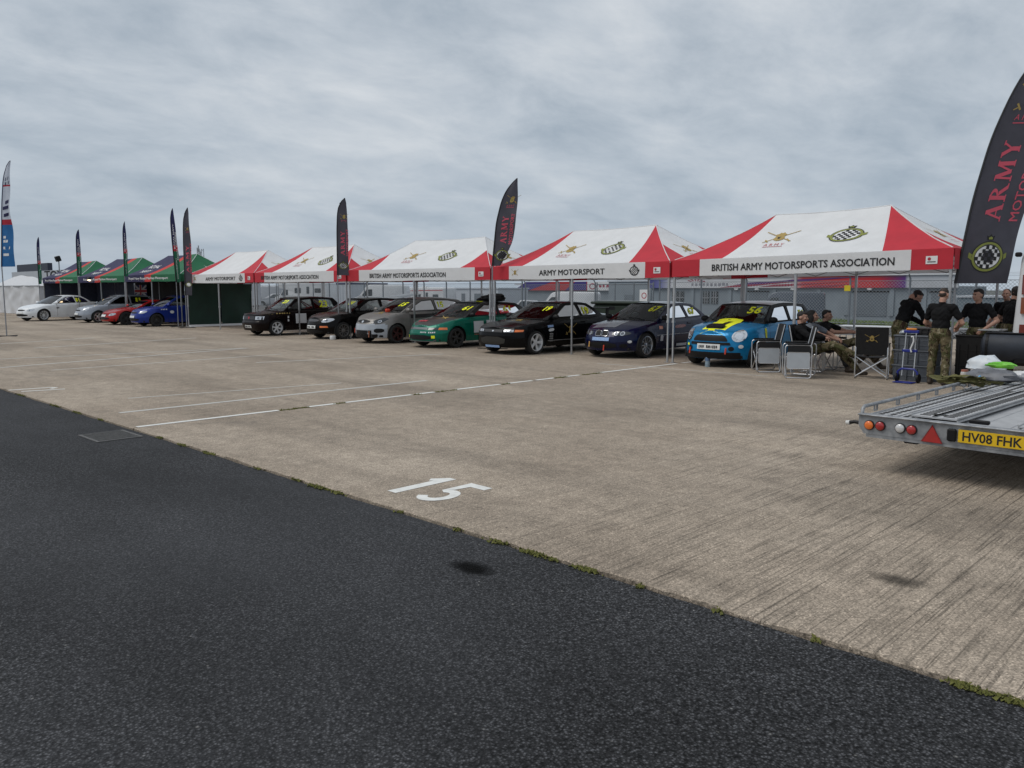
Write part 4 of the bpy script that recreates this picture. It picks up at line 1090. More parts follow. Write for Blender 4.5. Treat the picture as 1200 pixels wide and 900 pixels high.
    def strap(s, x, z, m=TOWRED, ln=.14):
        p = s.proj('front', x, z, .012); MB().box(p+Vector((0, -.012, -ln/2)), (.035, .012, ln), bev=.004, rot=Matrix.Rotation(R(6), 3, 'Y')).build('tow_strap', m, s.root)
    def lamp(s, poly, m=LAMP, discs=(), rim=None, mirror=True):
        for k in (1, -1) if mirror else (1,):
            o = s.patch('front', [(u*k, v) for u, v in poly], m, 'headlight', .008)[0]
            for (x, z, r) in discs:
                mb = MB(); ring_mb(mb, lambda u, v: s.proj('front', u, v, .014), x*k, z, r, r, r*.25, 18, 0); poly_mb(mb, disc2d(x*k, z, r*.75, r*.75, 14), lambda u, v: s.proj('front', u, v, .012), 1); mb.build('reflector', [CHROME, LAMPG], o, fixn=False)
            if rim:
                q = [(u*k, v) for u, v in poly]; mb = MB(); mb.tube([s.proj('front', u, v, .010) for u, v in q], .012, 5, True); mb.build('bezel', rim, o, 50)
def base_spec(**k):
    d = dict(L=4.1, W=1.7, zr=1.40, rw=.30, rr=.215, ra=.345, axles=(.80, 3.35), zbump=.50, flare=.012, LfE=.85, LrE=.6, nF=2.6, nR=3.2, crown=.045, hood0=.16, bow=.16, rbow=.08, rhw=.56,
             side=[(0, .945), (.25, .985), (.5, 1.0), (.8, .985), (.93, .955), (1, .915)], plan=[(0, .95), (.18, .99), (.5, 1.0), (.85, .985), (1, .93)],
             sill=[(0, .19), (4.5, .19)], nose=[(.15, .06), (.3, .01), (.42, 0), (.52, .03), (.66, .10), (.8, .2)], tail=[(.15, .08), (.3, .02), (.5, 0), (.7, .02), (1.0, .08)],
             door=(1.32, 2.50), paint=None, bonnetm=None, framem=None, roofm=None, bumperm=None, handlem=None, glassm=GLASS, hoodz=lambda l, q: 0.0)
    d.update(k); return d
def hatch(**k):
    """three-door hatchback proportions; overrides via k"""
    d = base_spec(zt=[(0, .66), (.2, .74), (.6, .82), (1.15, .90), (1.8, .925), (3.0, .955), (3.8, .97), (4.1, .96)], lc=1.12, ld=4.0,
                  Apill=[(1.12, .895), (1.5, 1.14), (1.88, 1.345)], roofk=[(1.88, 1.345), (2.4, 1.385), (3.0, 1.38), (3.5, 1.33)], Cpill=[(3.5, 1.33), (3.82, 1.15), (4.0, .965)],
                  windows=[[(1.40, .955), (1.66, 1.13), (1.98, 1.29), (2.38, 1.325), (2.42, .975)], [(2.50, .975), (2.50, 1.325), (3.0, 1.32), (3.38, 1.27), (3.58, 1.0)]])
    d.update(k); return d
def coupe(**k):
    d = base_spec(L=4.48, W=1.75, zr=1.36, axles=(.80, 3.52), LfE=.9, LrE=.7, door=(1.55, 2.85), rw=.315, ra=.36, rr=.235,
                  zt=[(0, .60), (.2, .68), (.6, .78), (1.3, .89), (2.0, .915), (3.2, .95), (3.7, .965), (4.48, .94)], lc=1.30, ld=3.66,
                  Apill=[(1.30, .89), (1.72, 1.12), (2.12, 1.315)], roofk=[(2.12, 1.315), (2.5, 1.345), (2.9, 1.34), (3.15, 1.31)], Cpill=[(3.15, 1.31), (3.45, 1.14), (3.66, .965)],
                  windows=[[(1.62, .95), (1.9, 1.12), (2.2, 1.265), (2.62, 1.285), (2.68, .97)], [(2.76, .975), (2.72, 1.285), (3.05, 1.265), (3.3, 1.14), (3.42, 1.0)]], tail=[(.15, .1), (.4, .01), (.6, 0), (.9, .05)])
    d.update(k); return d
def place(C, label, cat, X, Yfront, name='race_car', group='race cars under the tents', rz=0):
    """X: centre line, Yfront: where the front bumper stands"""
    t = thing(name, label, cat, (X*K, Yfront*K+C.L/2, 0), rz, group); return t

# blue hatchback number 56
def car_blue():
    blue = paint('metallic_blue', (.008, .20, .43), .28, .5)
    z = [(0, .70), (.15, .76), (.5, .84), (1.05, .93), (1.6, .955), (2.6, .975), (3.4, .985), (3.63, .97)]
    C = Car(hatch(L=3.63, W=1.69, zr=1.41, axles=(.72, 3.19-.0), zt=z, LfE=.75, LrE=.55, nF=2.4, paint=blue, roofm=paint('white', (.62, .65, .68), .35, 0), framem=TRIM, lc=1.06, ld=3.5, rw=.295, ra=.345, flare=.03, rhw=.60, crown=.07, door=(1.22, 2.35), bow=.2, handlem=CHROME,
                  nose=[(.15, .05), (.3, .0), (.42, .0), (.55, .015), (.68, .05), (.8, .13)], bumperm=None,
                  Apill=[(1.06, .925), (1.32, 1.14), (1.62, 1.345)], roofk=[(1.62, 1.345), (2.1, 1.395), (2.7, 1.39), (3.22, 1.35)], Cpill=[(3.22, 1.35), (3.42, 1.2), (3.5, .985)],
                  windows=[[(1.34, .985), (1.5, 1.13), (1.70, 1.285), (2.22, 1.325), (2.26, .995)], [(2.34, .995), (2.32, 1.325), (2.8, 1.325), (3.16, 1.29), (3.27, 1.02)]]))
    r = place(C, 'blue race hatchback with yellow bonnet stripes and number 56', 'car', -8.77, 14.75); C.shell(r); C.wheels('star', mat('alloy_grey', (.2, .2, .21), .35, .8)); C.interior(CAGEM); C.mirrors(); C.wipers()
    for k in (1, -1):
        b = C.patch('front', disc2d(.605*k, .70, .120, .130, 22), CHROME, 'headlight', .014, cuts=2)[0]
        mb = MB(); poly_mb(mb, disc2d(.605*k, .70, .098, .108, 20), lambda u, v: C.proj('front', u, v, .022), 0); poly_mb(mb, disc2d(.605*k, .675, .05, .05, 12), lambda u, v: C.proj('front', u, v, .026), 1); mb.build('lens', [LAMP, CHROME], b, fixn=False)
    C.patch('front', roundpoly([(-.44, .575), (.44, .575), (.34, .71), (-.34, .71)], .06), TRIM, 'grille', .012)
    C.patch('front', [(-.49, .495), (-.2, .495), (.2, .495), (.49, .495), (.47, .555), (.2, .555), (-.2, .555), (-.47, .555)], TRIM, 'lower_grille', .016, cuts=5)
    C.patch('front', [(-.66, .195), (-.33, .195), (0, .195), (.33, .195), (.66, .195), (.66, .34), (.33, .34), (0, .34), (-.33, .34), (-.66, .34)], TRIM, 'air_dam', .022, cuts=6)
    for k in (1, -1): C.patch('front', disc2d(.5*k, .42, .055, .05, 14), TRIM, 'fog_light', .014)
    C.patch('top', [(-.28, .10), (.28, .10), (.30, .98), (-.30, .98)], YELLOW, 'bonnet_stripe', .006, cuts=6)
    sc = MB(); sc.prism(roundpoly([(-.22, .22), (.22, .22), (.19, .42), (-.19, .42)], .07), lambda u, v, w: C.proj('top', u, v, .012+w), .05); sc.build('bonnet_scoop', TRIM, r, 40)
    C.patch('top', [(.0, .55), (.12, .50), (.12, .9), (.0, .9)], TRIM, 'stripe_print', .010)
    C.plate(.455, .56, .12, PLATEW, '~xxxx xxxxxxx'); C.text('front', '56', .27, .15, .40, 1.235, YELLOW, flip=False)
    C.text('left', '56', .30, .17, 3.0, 1.14, YELLOW)
    C.strap(-.52, .42); C.strap(.40, .44); C.patch('front', disc2d(.66, .47, .04, .04, 12), PLATEW, 'sticker', .012)
    C.patch('front', [(-.64, .46), (-.56, .46), (-.56, .51), (-.64, .51)], YELLOW, 'sticker', .012)
    C.patch('left', [(.98, .62), (1.06, .60), (1.06, .86), (.98, .84)], YELLOW, 'sticker', .008)
    return r
def car_navy():
    navy = paint('dark_navy', (.004, .007, .038), .25, .3)
    C = Car(coupe(paint=navy, handlem=navy, hoodz=lambda l, q: 0, roofm=paint('navy_roof', (.04, .045, .06), .2, .3)))
    r = place(C, 'dark navy race coupe with twin kidney grilles and number 67', 'car', -11.78, 15.0); C.shell(r); C.wheels('multi'); C.interior(CAGEM); C.mirrors(); C.wipers()
    for k in (1, -1):
        o = C.patch('front', roundpoly([(k*.015, .55), (k*.18, .55), (k*.20, .62), (k*.17, .685), (k*.02, .685)], .03), TRIM, 'kidney_grille', .014)[0]
        p = roundpoly([(k*.015, .55), (k*.18, .55), (k*.20, .62), (k*.17, .685), (k*.02, .685)], .03); MB().tube([C.proj('front', u, v, .016) for u, v in p], .006, 5, True).build('surround', CHROME, o, 50)
    C.lamp(chaikin([(.29, .565), (.60, .57), (.72, .62), (.62, .675), (.30, .665)], 1), LAMPD, ((.40, .618, .05), (.54, .62, .05)))
    C.patch('front', chaikin([(-.46, .25), (.46, .25), (.42, .40), (-.42, .40)], 1), TRIM, 'lower_grille', .010)
    C.patch('front', chaikin([(.5, .27), (.66, .28), (.66, .37), (.52, .36)], 1), TRIM, 'side_intake', .010, mirror=True)
    C.plate(.475, .52, .085, BLUESTK); C.text('front', '67', .24, .14, .40, 1.20, YELLOW); C.text('left', '67', .30, .18, 3.02, 1.13, YELLOW)
    C.strap(-.36, .40, mat('tow_gold', (.5, .28, .08), .5)); C.strap(.12, .33); 
    C.patch('front', disc2d(.70, .42, .035, .035, 12), PLATEW, 'sticker', .010)
    C.patch('left', [(1.30, .70), (1.46, .70), (1.46, .78), (1.30, .78)], AMBER, 'sponsor_sticker', .008); C.patch('left', chaikin([(2.0, .70), (2.5, .72), (2.52, .80), (2.02, .78)], 1), mat('sticker_red', (.4, .05, .05), .5, col2=(.5, .4, .4), vscale=30), 'sponsor_sticker', .008)
    C.patch('left', [(1.35, .40), (1.47, .40), (1.47, .52), (1.41, .57), (1.35, .52)], STICKER, 'sponsor_sticker', .008); C.patch('left', [(2.1, .24), (2.75, .24), (2.75, .31), (2.1, .31)], STICKER, 'sponsor_sticker', .008)
    C.patch('left', [(1.2, .545), (3.0, .565), (3.0, .575), (1.2, .555)], STICKER, 'pinstripe', .007)
    C.patch('top', [(-.5, .3), (.2, .35), (.2, 1.1), (-.6, 1.05)], paint('faded_bonnet', (.16, .17, .2), .3, .2), 'bonnet_graphic', .005, cuts=5)
    return r
def car_black():
    blk = paint('black', (.003, .003, .0035), .22, .0)
    C = Car(coupe(L=4.54, W=1.76, paint=blk, zr=1.35, nF=3.2, LfE=.7, zt=[(0, .66), (.15, .70), (.6, .79), (1.35, .88), (2.0, .91), (3.2, .94), (3.8, .97), (4.54, .95)], nose=[(.15, .04), (.3, 0), (.5, .0), (.6, .03), (.72, .09)]))
    r = place(C, 'black race coupe on white five spoke wheels with a rear wing', 'car', -14.35, 13.98); C.shell(r); C.wheels('five', mat('wheel_white', (.62, .63, .64), .35, .1)); C.interior(CAGEM); C.mirrors(); C.wipers()
    C.patch('front', [(-.34, .585), (.34, .585), (.33, .66), (-.33, .66)], mat('grille_dark', (.02, .02, .022), .4), 'grille', .010); C.patch('front', disc2d(0, .622, .035, .02, 12), CHROME, 'badge', .016)
    C.lamp([(.37, .595), (.64, .60), (.64, .66), (.37, .655)], LAMP, ((.45, .627, .03), (.57, .63, .03)))
    C.patch('front', [(.66, .60), (.80, .605), (.80, .655), (.66, .66)], AMBER, 'indicator', .010, mirror=True)
    C.patch('front', chaikin([(-.42, .26), (.42, .26), (.46, .47), (-.46, .47)], 1), mat('intercooler', (.035, .033, .028), .5, .5, var=.3, vscale=60), 'intercooler', .010)
    C.plate(.215, .52, .07, BLUESTK); C.text('front', '19', .18, .12, .42, 1.18, YELLOW); C.text('left', '19', .26, .2, 2.98, 1.12, YELLOW)
    C.patch('left', [(1.22, .69), (1.44, .70), (1.44, .76), (1.22, .75)], BLUESTK, 'sponsor_sticker', .008); C.patch('left', chaikin([(1.24, .58), (1.46, .60), (1.46, .68), (1.26, .66)], 1), STICKER, 'sponsor_sticker', .008)
    for i in range(4): C.patch('left', [(1.28, .50-i*.06), (1.42, .50-i*.06), (1.42, .54-i*.06), (1.28, .54-i*.06)], mat('sticker_grey', (.2, .2, .2), .5, var=.4, vscale=60), 'sponsor_sticker', .008)
    mb = MB(); army_emblem(mb, lambda u, v: C.proj('left', u, v, .009), 2.15, .60, .42, False); mb.build('army_crest', [GOLDINK, BLACKINK, REDINK], r, fixn=False)
    C.patch('left', [(3.1, .62), (3.24, .62), (3.24, .74), (3.1, .74)], STICKER, 'sponsor_sticker', .008); C.patch('left', [(3.08, .5), (3.26, .5), (3.26, .57), (3.08, .57)], AMBER, 'sponsor_sticker', .008)
    C.patch('left', [(1.2, .335), (3.1, .34), (3.1, .36), (1.2, .355)], mat('sill_strip', (.2, .2, .2), .3), 'pinstripe', .007)
    C.spoiler(4.2, 1.14, 1.4); mb = MB(); army_emblem(mb, lambda u, v: C.proj('top', u, v, .009), .1, .9, .4, False); mb.build('army_crest', [GOLDINK, BLACKINK, REDINK], r, fixn=False)
    return r
def car_green():
    gr = paint('metallic_green', (.0, .13, .085), .3, .45); blk = paint('bonnet_carbon', (.035, .028, .026), .4, .0)
    C = Car(hatch(L=4.07, W=1.695, zr=1.33, paint=gr, bonnetm=blk, framem=paint('cage_black', (.02, .02, .02), .4, 0), roofm=paint('roof_black', (.015, .015, .016), .4, 0), LfE=.8, nF=2.6, zt=[(0, .58), (.2, .66), (.6, .76), (1.2, .87), (1.8, .90), (3.0, .93), (3.7, .94), (4.07, .92)], lc=1.16, ld=3.95,
                  Apill=[(1.16, .865), (1.6, 1.10), (2.0, 1.275)], roofk=[(2.0, 1.275), (2.4, 1.31), (3.0, 1.305), (3.45, 1.27)], Cpill=[(3.45, 1.27), (3.8, 1.12), (3.95, .93)], nose=[(.15, .02), (.3, 0), (.42, .0), (.52, .04), (.66, .14)], zbump=.46,
                  windows=[[(1.5, .925), (1.78, 1.09), (2.08, 1.225), (2.5, 1.25), (2.54, .94)], [(2.64, .945), (2.62, 1.25), (3.1, 1.245), (3.42, 1.2), (3.62, .97)]]))
    r = place(C, 'green race hatchback with dark bonnet and number 61 on its window', 'car', -17.42, 14.12); C.shell(r); C.wheels('six', mat('alloy_black', (.05, .05, .05), .4, .5)); C.interior(CAGER); C.mirrors(); C.wipers()
    C.lamp([(.36, .53), (.62, .53), (.62, .60), (.36, .595)], LAMPD); C.patch('front', [(.635, .535), (.79, .535), (.77, .60), (.635, .60)], AMBER, 'indicator', .010, mirror=True)
    C.patch('front', [(-.34, .54), (.34, .54), (.33, .60), (-.33, .60)], mat('grey_strip', (.12, .13, .14), .4), 'grille', .010)
    C.patch('front', chaikin([(-.5, .24), (.5, .24), (.5, .38), (-.5, .38)], 1), TRIM, 'lower_grille', .010); C.patch('front', [(-.8, .15), (.8, .15), (.8, .215), (-.8, .215)], mat('splitter_grey', (.10, .105, .11), .4), 'splitter', .03, cuts=5)
    for k in (1, -1): C.patch('front', [(k*.54-.045, .29), (k*.54+.045, .29), (k*.54+.045, .37), (k*.54-.045, .37)], YELLOW, 'tow_panel', .012)
    C.text('front', '61', .22, .12, .42, 1.14, YELLOW); C.text('left', '61', .34, .2, 3.0, 1.10, YELLOW); C.text('front', '~xxxxx xxxx', .5, .045, .35, .46, STICKER, 'lettering')
    C.patch('left', [(1.45, .42), (1.85, .42), (1.85, .76), (1.45, .76)], STICKER, 'number_panel', .008); C.patch('left', [(1.97, .64), (2.27, .64), (2.27, .78), (1.97, .78)], STICKER, 'number_panel', .008)
    C.text('left', '~xxxxxx', .36, .05, 1.66, .37, mat('sticker_pink', (.5, .12, .1), .5), 'lettering'); mb = MB(); army_emblem(mb, lambda u, v: C.proj('top', u, v, .009), .2, .85, .45, False); mb.build('army_crest', [GOLDINK, BLACKINK, REDINK], r, fixn=False)
    C.patch('top', [(-.5, .42), (-.1, .40), (-.1, .5), (-.5, .52)], REDINK, 'bonnet_print', .008); return r
def car_grey():
    g = paint('satin_grey', (.20, .19, .18), .45, .4); wh = paint('pale_bumper', (.36, .39, .43), .4, .2)
    C = Car(hatch(L=4.13, W=1.70, zr=1.43, paint=g, bumperm=wh, LfE=.85, nF=2.3, zt=[(0, .70), (.2, .77), (.55, .86), (1.05, .96), (1.6, .975), (3.0, 1.0), (3.8, 1.01), (4.13, .99)], lc=1.0, ld=4.02, rw=.305, zbump=.62,
                  Apill=[(1.0, .955), (1.45, 1.2), (1.85, 1.37)], roofk=[(1.85, 1.37), (2.4, 1.415), (3.0, 1.405), (3.55, 1.35)], Cpill=[(3.55, 1.35), (3.9, 1.2), (4.02, 1.0)], door=(1.30, 2.5), nose=[(.15, .03), (.3, 0), (.45, .0), (.6, .03), (.75, .12)],
                  windows=[[(1.36, 1.01), (1.62, 1.18), (1.95, 1.325), (2.38, 1.355), (2.42, 1.03)], [(2.5, 1.03), (2.48, 1.355), (3.1, 1.34), (3.45, 1.28), (3.66, 1.04)]]))
    r = place(C, 'grey race hatchback with pale bumper and black lower splitter', 'car', -20.05, 14.1); C.shell(r); C.wheels('five', mat('wheel_dark_red', (.05, .012, .012), .5, .3)); C.interior(CAGEM); C.mirrors(g); C.wipers()
    C.lamp(roundpoly([(.34, .645), (.62, .625), (.76, .78), (.66, .82), (.44, .73)], .03), LAMPD, ((.60, .70, .045),)); C.patch('front', chaikin([(-.28, .655), (.28, .655), (.33, .74), (-.33, .74)], 1), TRIM, 'grille', .010); C.patch('front', disc2d(0, .69, .05, .035, 12), CHROME, 'badge', .016)
    C.patch('front', [(-.5, .30), (.42, .30), (.42, .42), (-.5, .42)], TRIM, 'lower_grille', .010); C.patch('front', chaikin([(.5, .34), (.72, .36), (.72, .48), (.5, .48)], 1), TRIM, 'side_intake', .010, mirror=True)
    C.patch('front', [(-.82, .17), (.82, .17), (.8, .30), (-.8, .30)], TRIM, 'splitter', .02, cuts=5); C.strap(-.55, .46); C.strap(.36, .40, mat('tow_rust', (.35, .12, .06), .6), .2)
    C.text('front', '15', .20, .12, .42, 1.22, YELLOW); C.text('left', '15', .24, .2, 2.72, 1.2, YELLOW); C.patch('left', [(2.75, 1.05), (3.3, 1.08), (3.3, 1.12), (2.75, 1.10)], YELLOW, 'sticker', .009)
    C.patch('left', [(1.33, .78), (2.6, .82), (2.6, .92), (1.33, .90)], paint('door_stripe', (.03, .03, .03), .4, 0), 'door_stripe', .007, cuts=4); mb = MB(); army_emblem(mb, lambda u, v: C.proj('top', u, v, .009), .1, .7, .4, False); mb.build('army_crest', [GOLDINK, BLACKINK, REDINK], r, fixn=False)
    MB().box(C.proj('top', .25, .86, .06), (.12, .16, .12), bev=.03).build('red_cap', TOWRED, r); return r
def car_black_open():
    blk = paint('black_gloss', (.004, .003, .003), .25, .0); rd = paint('dark_red_bonnet', (.035, .012, .01), .3, 0)
    C = Car(hatch(L=3.9, W=1.68, zr=1.42, paint=blk, bonnetm=rd, LfE=.8, nF=2.4, axles=(.78, 3.28), door=(1.3, 2.45)))
    r = place(C, 'black race hatchback with its tailgate raised beside the stacked grey box', 'car', -22.95, 14.2); C.shell(r); C.wheels('multi', mat('alloy_dull', (.22, .22, .22), .4, .7)); C.interior(CAGEM); C.mirrors(); C.wipers()
    C.lamp(chaikin([(.40, .58), (.62, .57), (.76, .66), (.70, .73), (.48, .70)], 1), LAMP, ((.58, .65, .05),)); C.patch('front', chaikin([(-.28, .60), (.28, .60), (.32, .68), (-.32, .68)], 1), mat('grille_grey', (.08, .08, .085), .3, .5), 'grille', .010)
    C.plate(.42, .5, .105, PLATEW, '~xxxx xxx'); C.patch('front', [(.42, .40), (.66, .40), (.64, .46), (.42, .46)], AMBER, 'indicator', .010); C.patch('front', chaikin([(-.5, .22), (.5, .22), (.5, .32), (-.5, .32)], 1), TRIM, 'lower_grille', .010)
    C.text('front', '~xx', .22, .12, .30, 1.23, YELLOW)
    # raised tailgate
    MB().grid(lambda u, v: Vector((u*.58, 3.5-1.95+v*.95, 1.40+v*.12+.03*(1-u*u))), linspace(-1, 1, 7), linspace(0, 1, 5)).build('tailgate', blk, r, 50, fixn=False)
    return r
def car_polo():
    blk = paint('black_old', (.006, .003, .003), .3, .0)
    C = Car(hatch(L=3.72, W=1.65, zr=1.42, paint=blk, LfE=.55, nF=3.4, LrE=.45, nR=3.6, axles=(.74, 3.15), rw=.295, nose=[(.15, .1), (.3, .03), (.42, 0), (.5, .0), (.55, .04), (.78, .08)], crown=.03, hood0=.12, zbump=.5,
                  zt=[(0, .76), (.2, .79), (.6, .83), (1.05, .90), (1.6, .92), (3.0, .94), (3.72, .94)], lc=1.04, ld=3.6, door=(1.25, 2.4), Apill=[(1.04, .895), (1.35, 1.13), (1.66, 1.35)], roofk=[(1.66, 1.35), (2.1, 1.39), (2.8, 1.39), (3.3, 1.36)], Cpill=[(3.3, 1.36), (3.5, 1.16), (3.6, .945)],
                  windows=[[(1.30, .95), (1.5, 1.13), (1.76, 1.29), (2.28, 1.33), (2.30, .965)], [(2.38, .965), (2.38, 1.33), (2.9, 1.33), (3.16, 1.3), (3.26, .985)]]))
    r = place(C, 'black race hatchback with gold bonnet lettering and number 23', 'car', -26.2, 13.72); C.shell(r); C.wheels('six', mat('wheel_white', (.62, .63, .64), .35, .1)); C.interior(CAGER); C.mirrors(); C.wipers()
    C.lamp([(.42, .595), (.73, .60), (.74, .72), (.42, .72)], LAMP, ((.57, .66, .05),)); C.patch('front', [(-.38, .60), (.38, .60), (.38, .72), (-.38, .72)], mat('grille_dark', (.02, .02, .022), .4), 'grille', .010); C.patch('front', disc2d(0, .66, .05, .05, 14), REDINK, 'badge', .016)
    C.plate(.34, .46, .10, PLATEW, '~xxx xxx'); C.text('left', '23', .36, .26, 2.80, 1.15, YELLOW); C.text('front', '23', .2, .12, .36, 1.24, YELLOW)
    C.text('left', '~xxxx xxxxxx', 1.1, .05, .78, .82, GOLDINK, 'lettering', bold=.04); C.patch('left', [(1.5, .44), (1.95, .44), (1.95, .80), (1.5, .80)], STICKER, 'number_panel', .008)
    C.patch('left', [(1.16, .64), (1.22, .64), (1.22, .72), (1.16, .72)], STICKER, 'sponsor_sticker', .008); C.patch('left', [(1.16, .52), (1.22, .52), (1.22, .60), (1.16, .60)], STICKER, 'sponsor_sticker', .008); return r
def car_left(colname, col, label, X, Yf, num=None, kind='hatch', wheel=None, style='multi', rz=0, low=False, extra=None):
    p = paint(colname, col, .28, .25 if colname != 'plain_white' else 0)
    kw = dict(paint=p, glassm=GLASSD)
    if low: kw.update(zr=1.18, L=4.0, zt=[(0, .52), (.2, .58), (.6, .70), (1.2, .80), (2.0, .82), (3.2, .86), (4.0, .84)], Apill=[(1.3, .80), (1.7, 1.0), (2.0, 1.12)], roofk=[(2.0, 1.12), (2.3, 1.15), (2.6, 1.15), (2.9, 1.12)], Cpill=[(2.9, 1.12), (3.2, .99), (3.5, .86)], lc=1.3, ld=3.5, windows=[[(1.62, .86), (1.85, .99), (2.08, 1.08), (2.45, 1.10), (2.5, .87)], [(2.58, .88), (2.56, 1.09), (2.85, 1.07), (3.1, .9)]], nose=[(.15, .03), (.3, 0), (.4, .02), (.5, .08)], zbump=.42)
    C = Car((coupe if kind == 'coupe' else hatch)(**kw)); r = place(C, label, 'car', X, Yf, rz=rz); C.shell(r); C.wheels(style, wheel); C.interior(CAGEM); C.mirrors(p); C.wipers()
    t = C.topz(0.1)
    C.lamp(chaikin([(.42, t-.11), (.64, t-.10), (.74, t-.01), (.66, t+.03), (.46, t-.01)], 1), LAMP, ((.56, t-.055, .04),)); C.patch('front', chaikin([(-.3, t-.10), (.3, t-.10), (.33, t-.03), (-.33, t-.03)], 1), TRIM, 'grille', .010)
    C.patch('front', chaikin([(-.5, .26), (.5, .26), (.5, .38), (-.5, .38)], 1), TRIM, 'lower_grille', .010); C.plate(.45, .5, .10, PLATEW)
    if num: C.text('left', num, .34, .22, 2.9, C.zr-.24, YELLOW)
    if extra: extra(C)
    return r
car_blue(); car_navy(); car_black(); car_green(); car_grey(); car_black_open(); car_polo()
def blue_extra(C): C.text('left', '~xxxx', .3, .07, 1.15, .78, STICKER, 'lettering'); C.patch('left', disc2d(1.5, .66, .10, .07, 12), STICKER, 'sponsor_sticker', .008)
def white_extra(C): C.text('left', '~xx', .18, .1, 1.6, .70, BLACKINK, 'race_number')
car_left('royal_blue', (.012, .03, .22), 'royal blue race hatchback on dark wheels under the navy tent', -36.2, 13.6, None, 'hatch', mat('alloy_black', (.05, .05, .05), .4, .5), 'multi', extra=blue_extra)
car_left('bright_red', (.36, .012, .012), 'low bright red sports car between the blue and silver cars', -38.8, 13.3, None, 'coupe', mat('alloy_black', (.05, .05, .05), .4, .5), 'five', low=True)
car_left('light_silver', (.33, .36, .41), 'light silver race hatchback beside the low red sports car', -42.3, 13.3, '~xx', 'hatch', mat('alloy_silver', (.5, .51, .53), .3, .8), 'five')
car_left('plain_white', (.78, .80, .82), 'white race coupe on white multi spoke wheels beside the marquee', -47.0, 11.9, '~xx', 'coupe', mat('wheel_white', (.62, .63, .64), .35, .1), 'multi', rz=R(16), extra=white_extra)
# ------------------------------------------------------------------ people
import numpy as np
def camo_mat():
    m, N, L, P, geo, sc, nz, vor, ramp, g, mixc, mth, bump = nodes_mat('camouflage_cloth')
    tc = N.new('ShaderNodeTexCoord'); o = sc(tc.outputs['Object'], (1, 1, .7))
    c = mixc(ramp(nz(9, 3, .55, o, .8), (.47, g(0)), (.53, g(1))), (.13, .105, .06), (.07, .07, .03))
    c = mixc(ramp(nz(13, 3, .55, sc(o, (1.1, .9, 1)), 1.0), (.56, g(0)), (.60, g(1))), c, (.032, .02, .012))
    c = mixc(ramp(nz(17, 3, .6, sc(o, (.8, 1.2, 1)), .8), (.60, g(0)), (.64, g(1))), c, (.26, .23, .155))
    L.new(c, P.inputs['Base Color']); P.inputs['Roughness'].default_value = .9; P.inputs['Specular IOR Level'].default_value = .2
    L.new(bump(nz(22, 4, .6, o), .5, .02), P.inputs['Normal']); return m
CAMO = camo_mat()
SKIN = mat('skin', (.42, .235, .17), .5, var=.12, vscale=9)
TEE = mat('black_tee', (.008, .008, .009), .9, var=.3, vscale=8, bump=.6, bscale=16, spec=.2)
GREYT = mat('grey_top', (.17, .19, .22), .9, var=.12, vscale=8, bump=.5, bscale=16)
HAIRD = mat('dark_hair', (.012, .009, .008), .7, var=.3, vscale=40, bump=.5, bscale=90)
HAIRB = mat('brown_hair', (.03, .02, .014), .7, var=.3, vscale=40, bump=.5, bscale=90)
BOOT = mat('brown_boot', (.035, .024, .016), .7, var=.2); DARKT = mat('dark_trousers', (.012, .012, .015), .85)
EYE = mat('eye_dark', (.02, .015, .012), .3); LIP = mat('lips', (.33, .13, .11), .5)
def rotM(yaw=0, pitch=0, roll=0): return Matrix.Rotation(yaw, 3, 'Z') @ Matrix.Rotation(pitch, 3, 'X') @ Matrix.Rotation(roll, 3, 'Y')
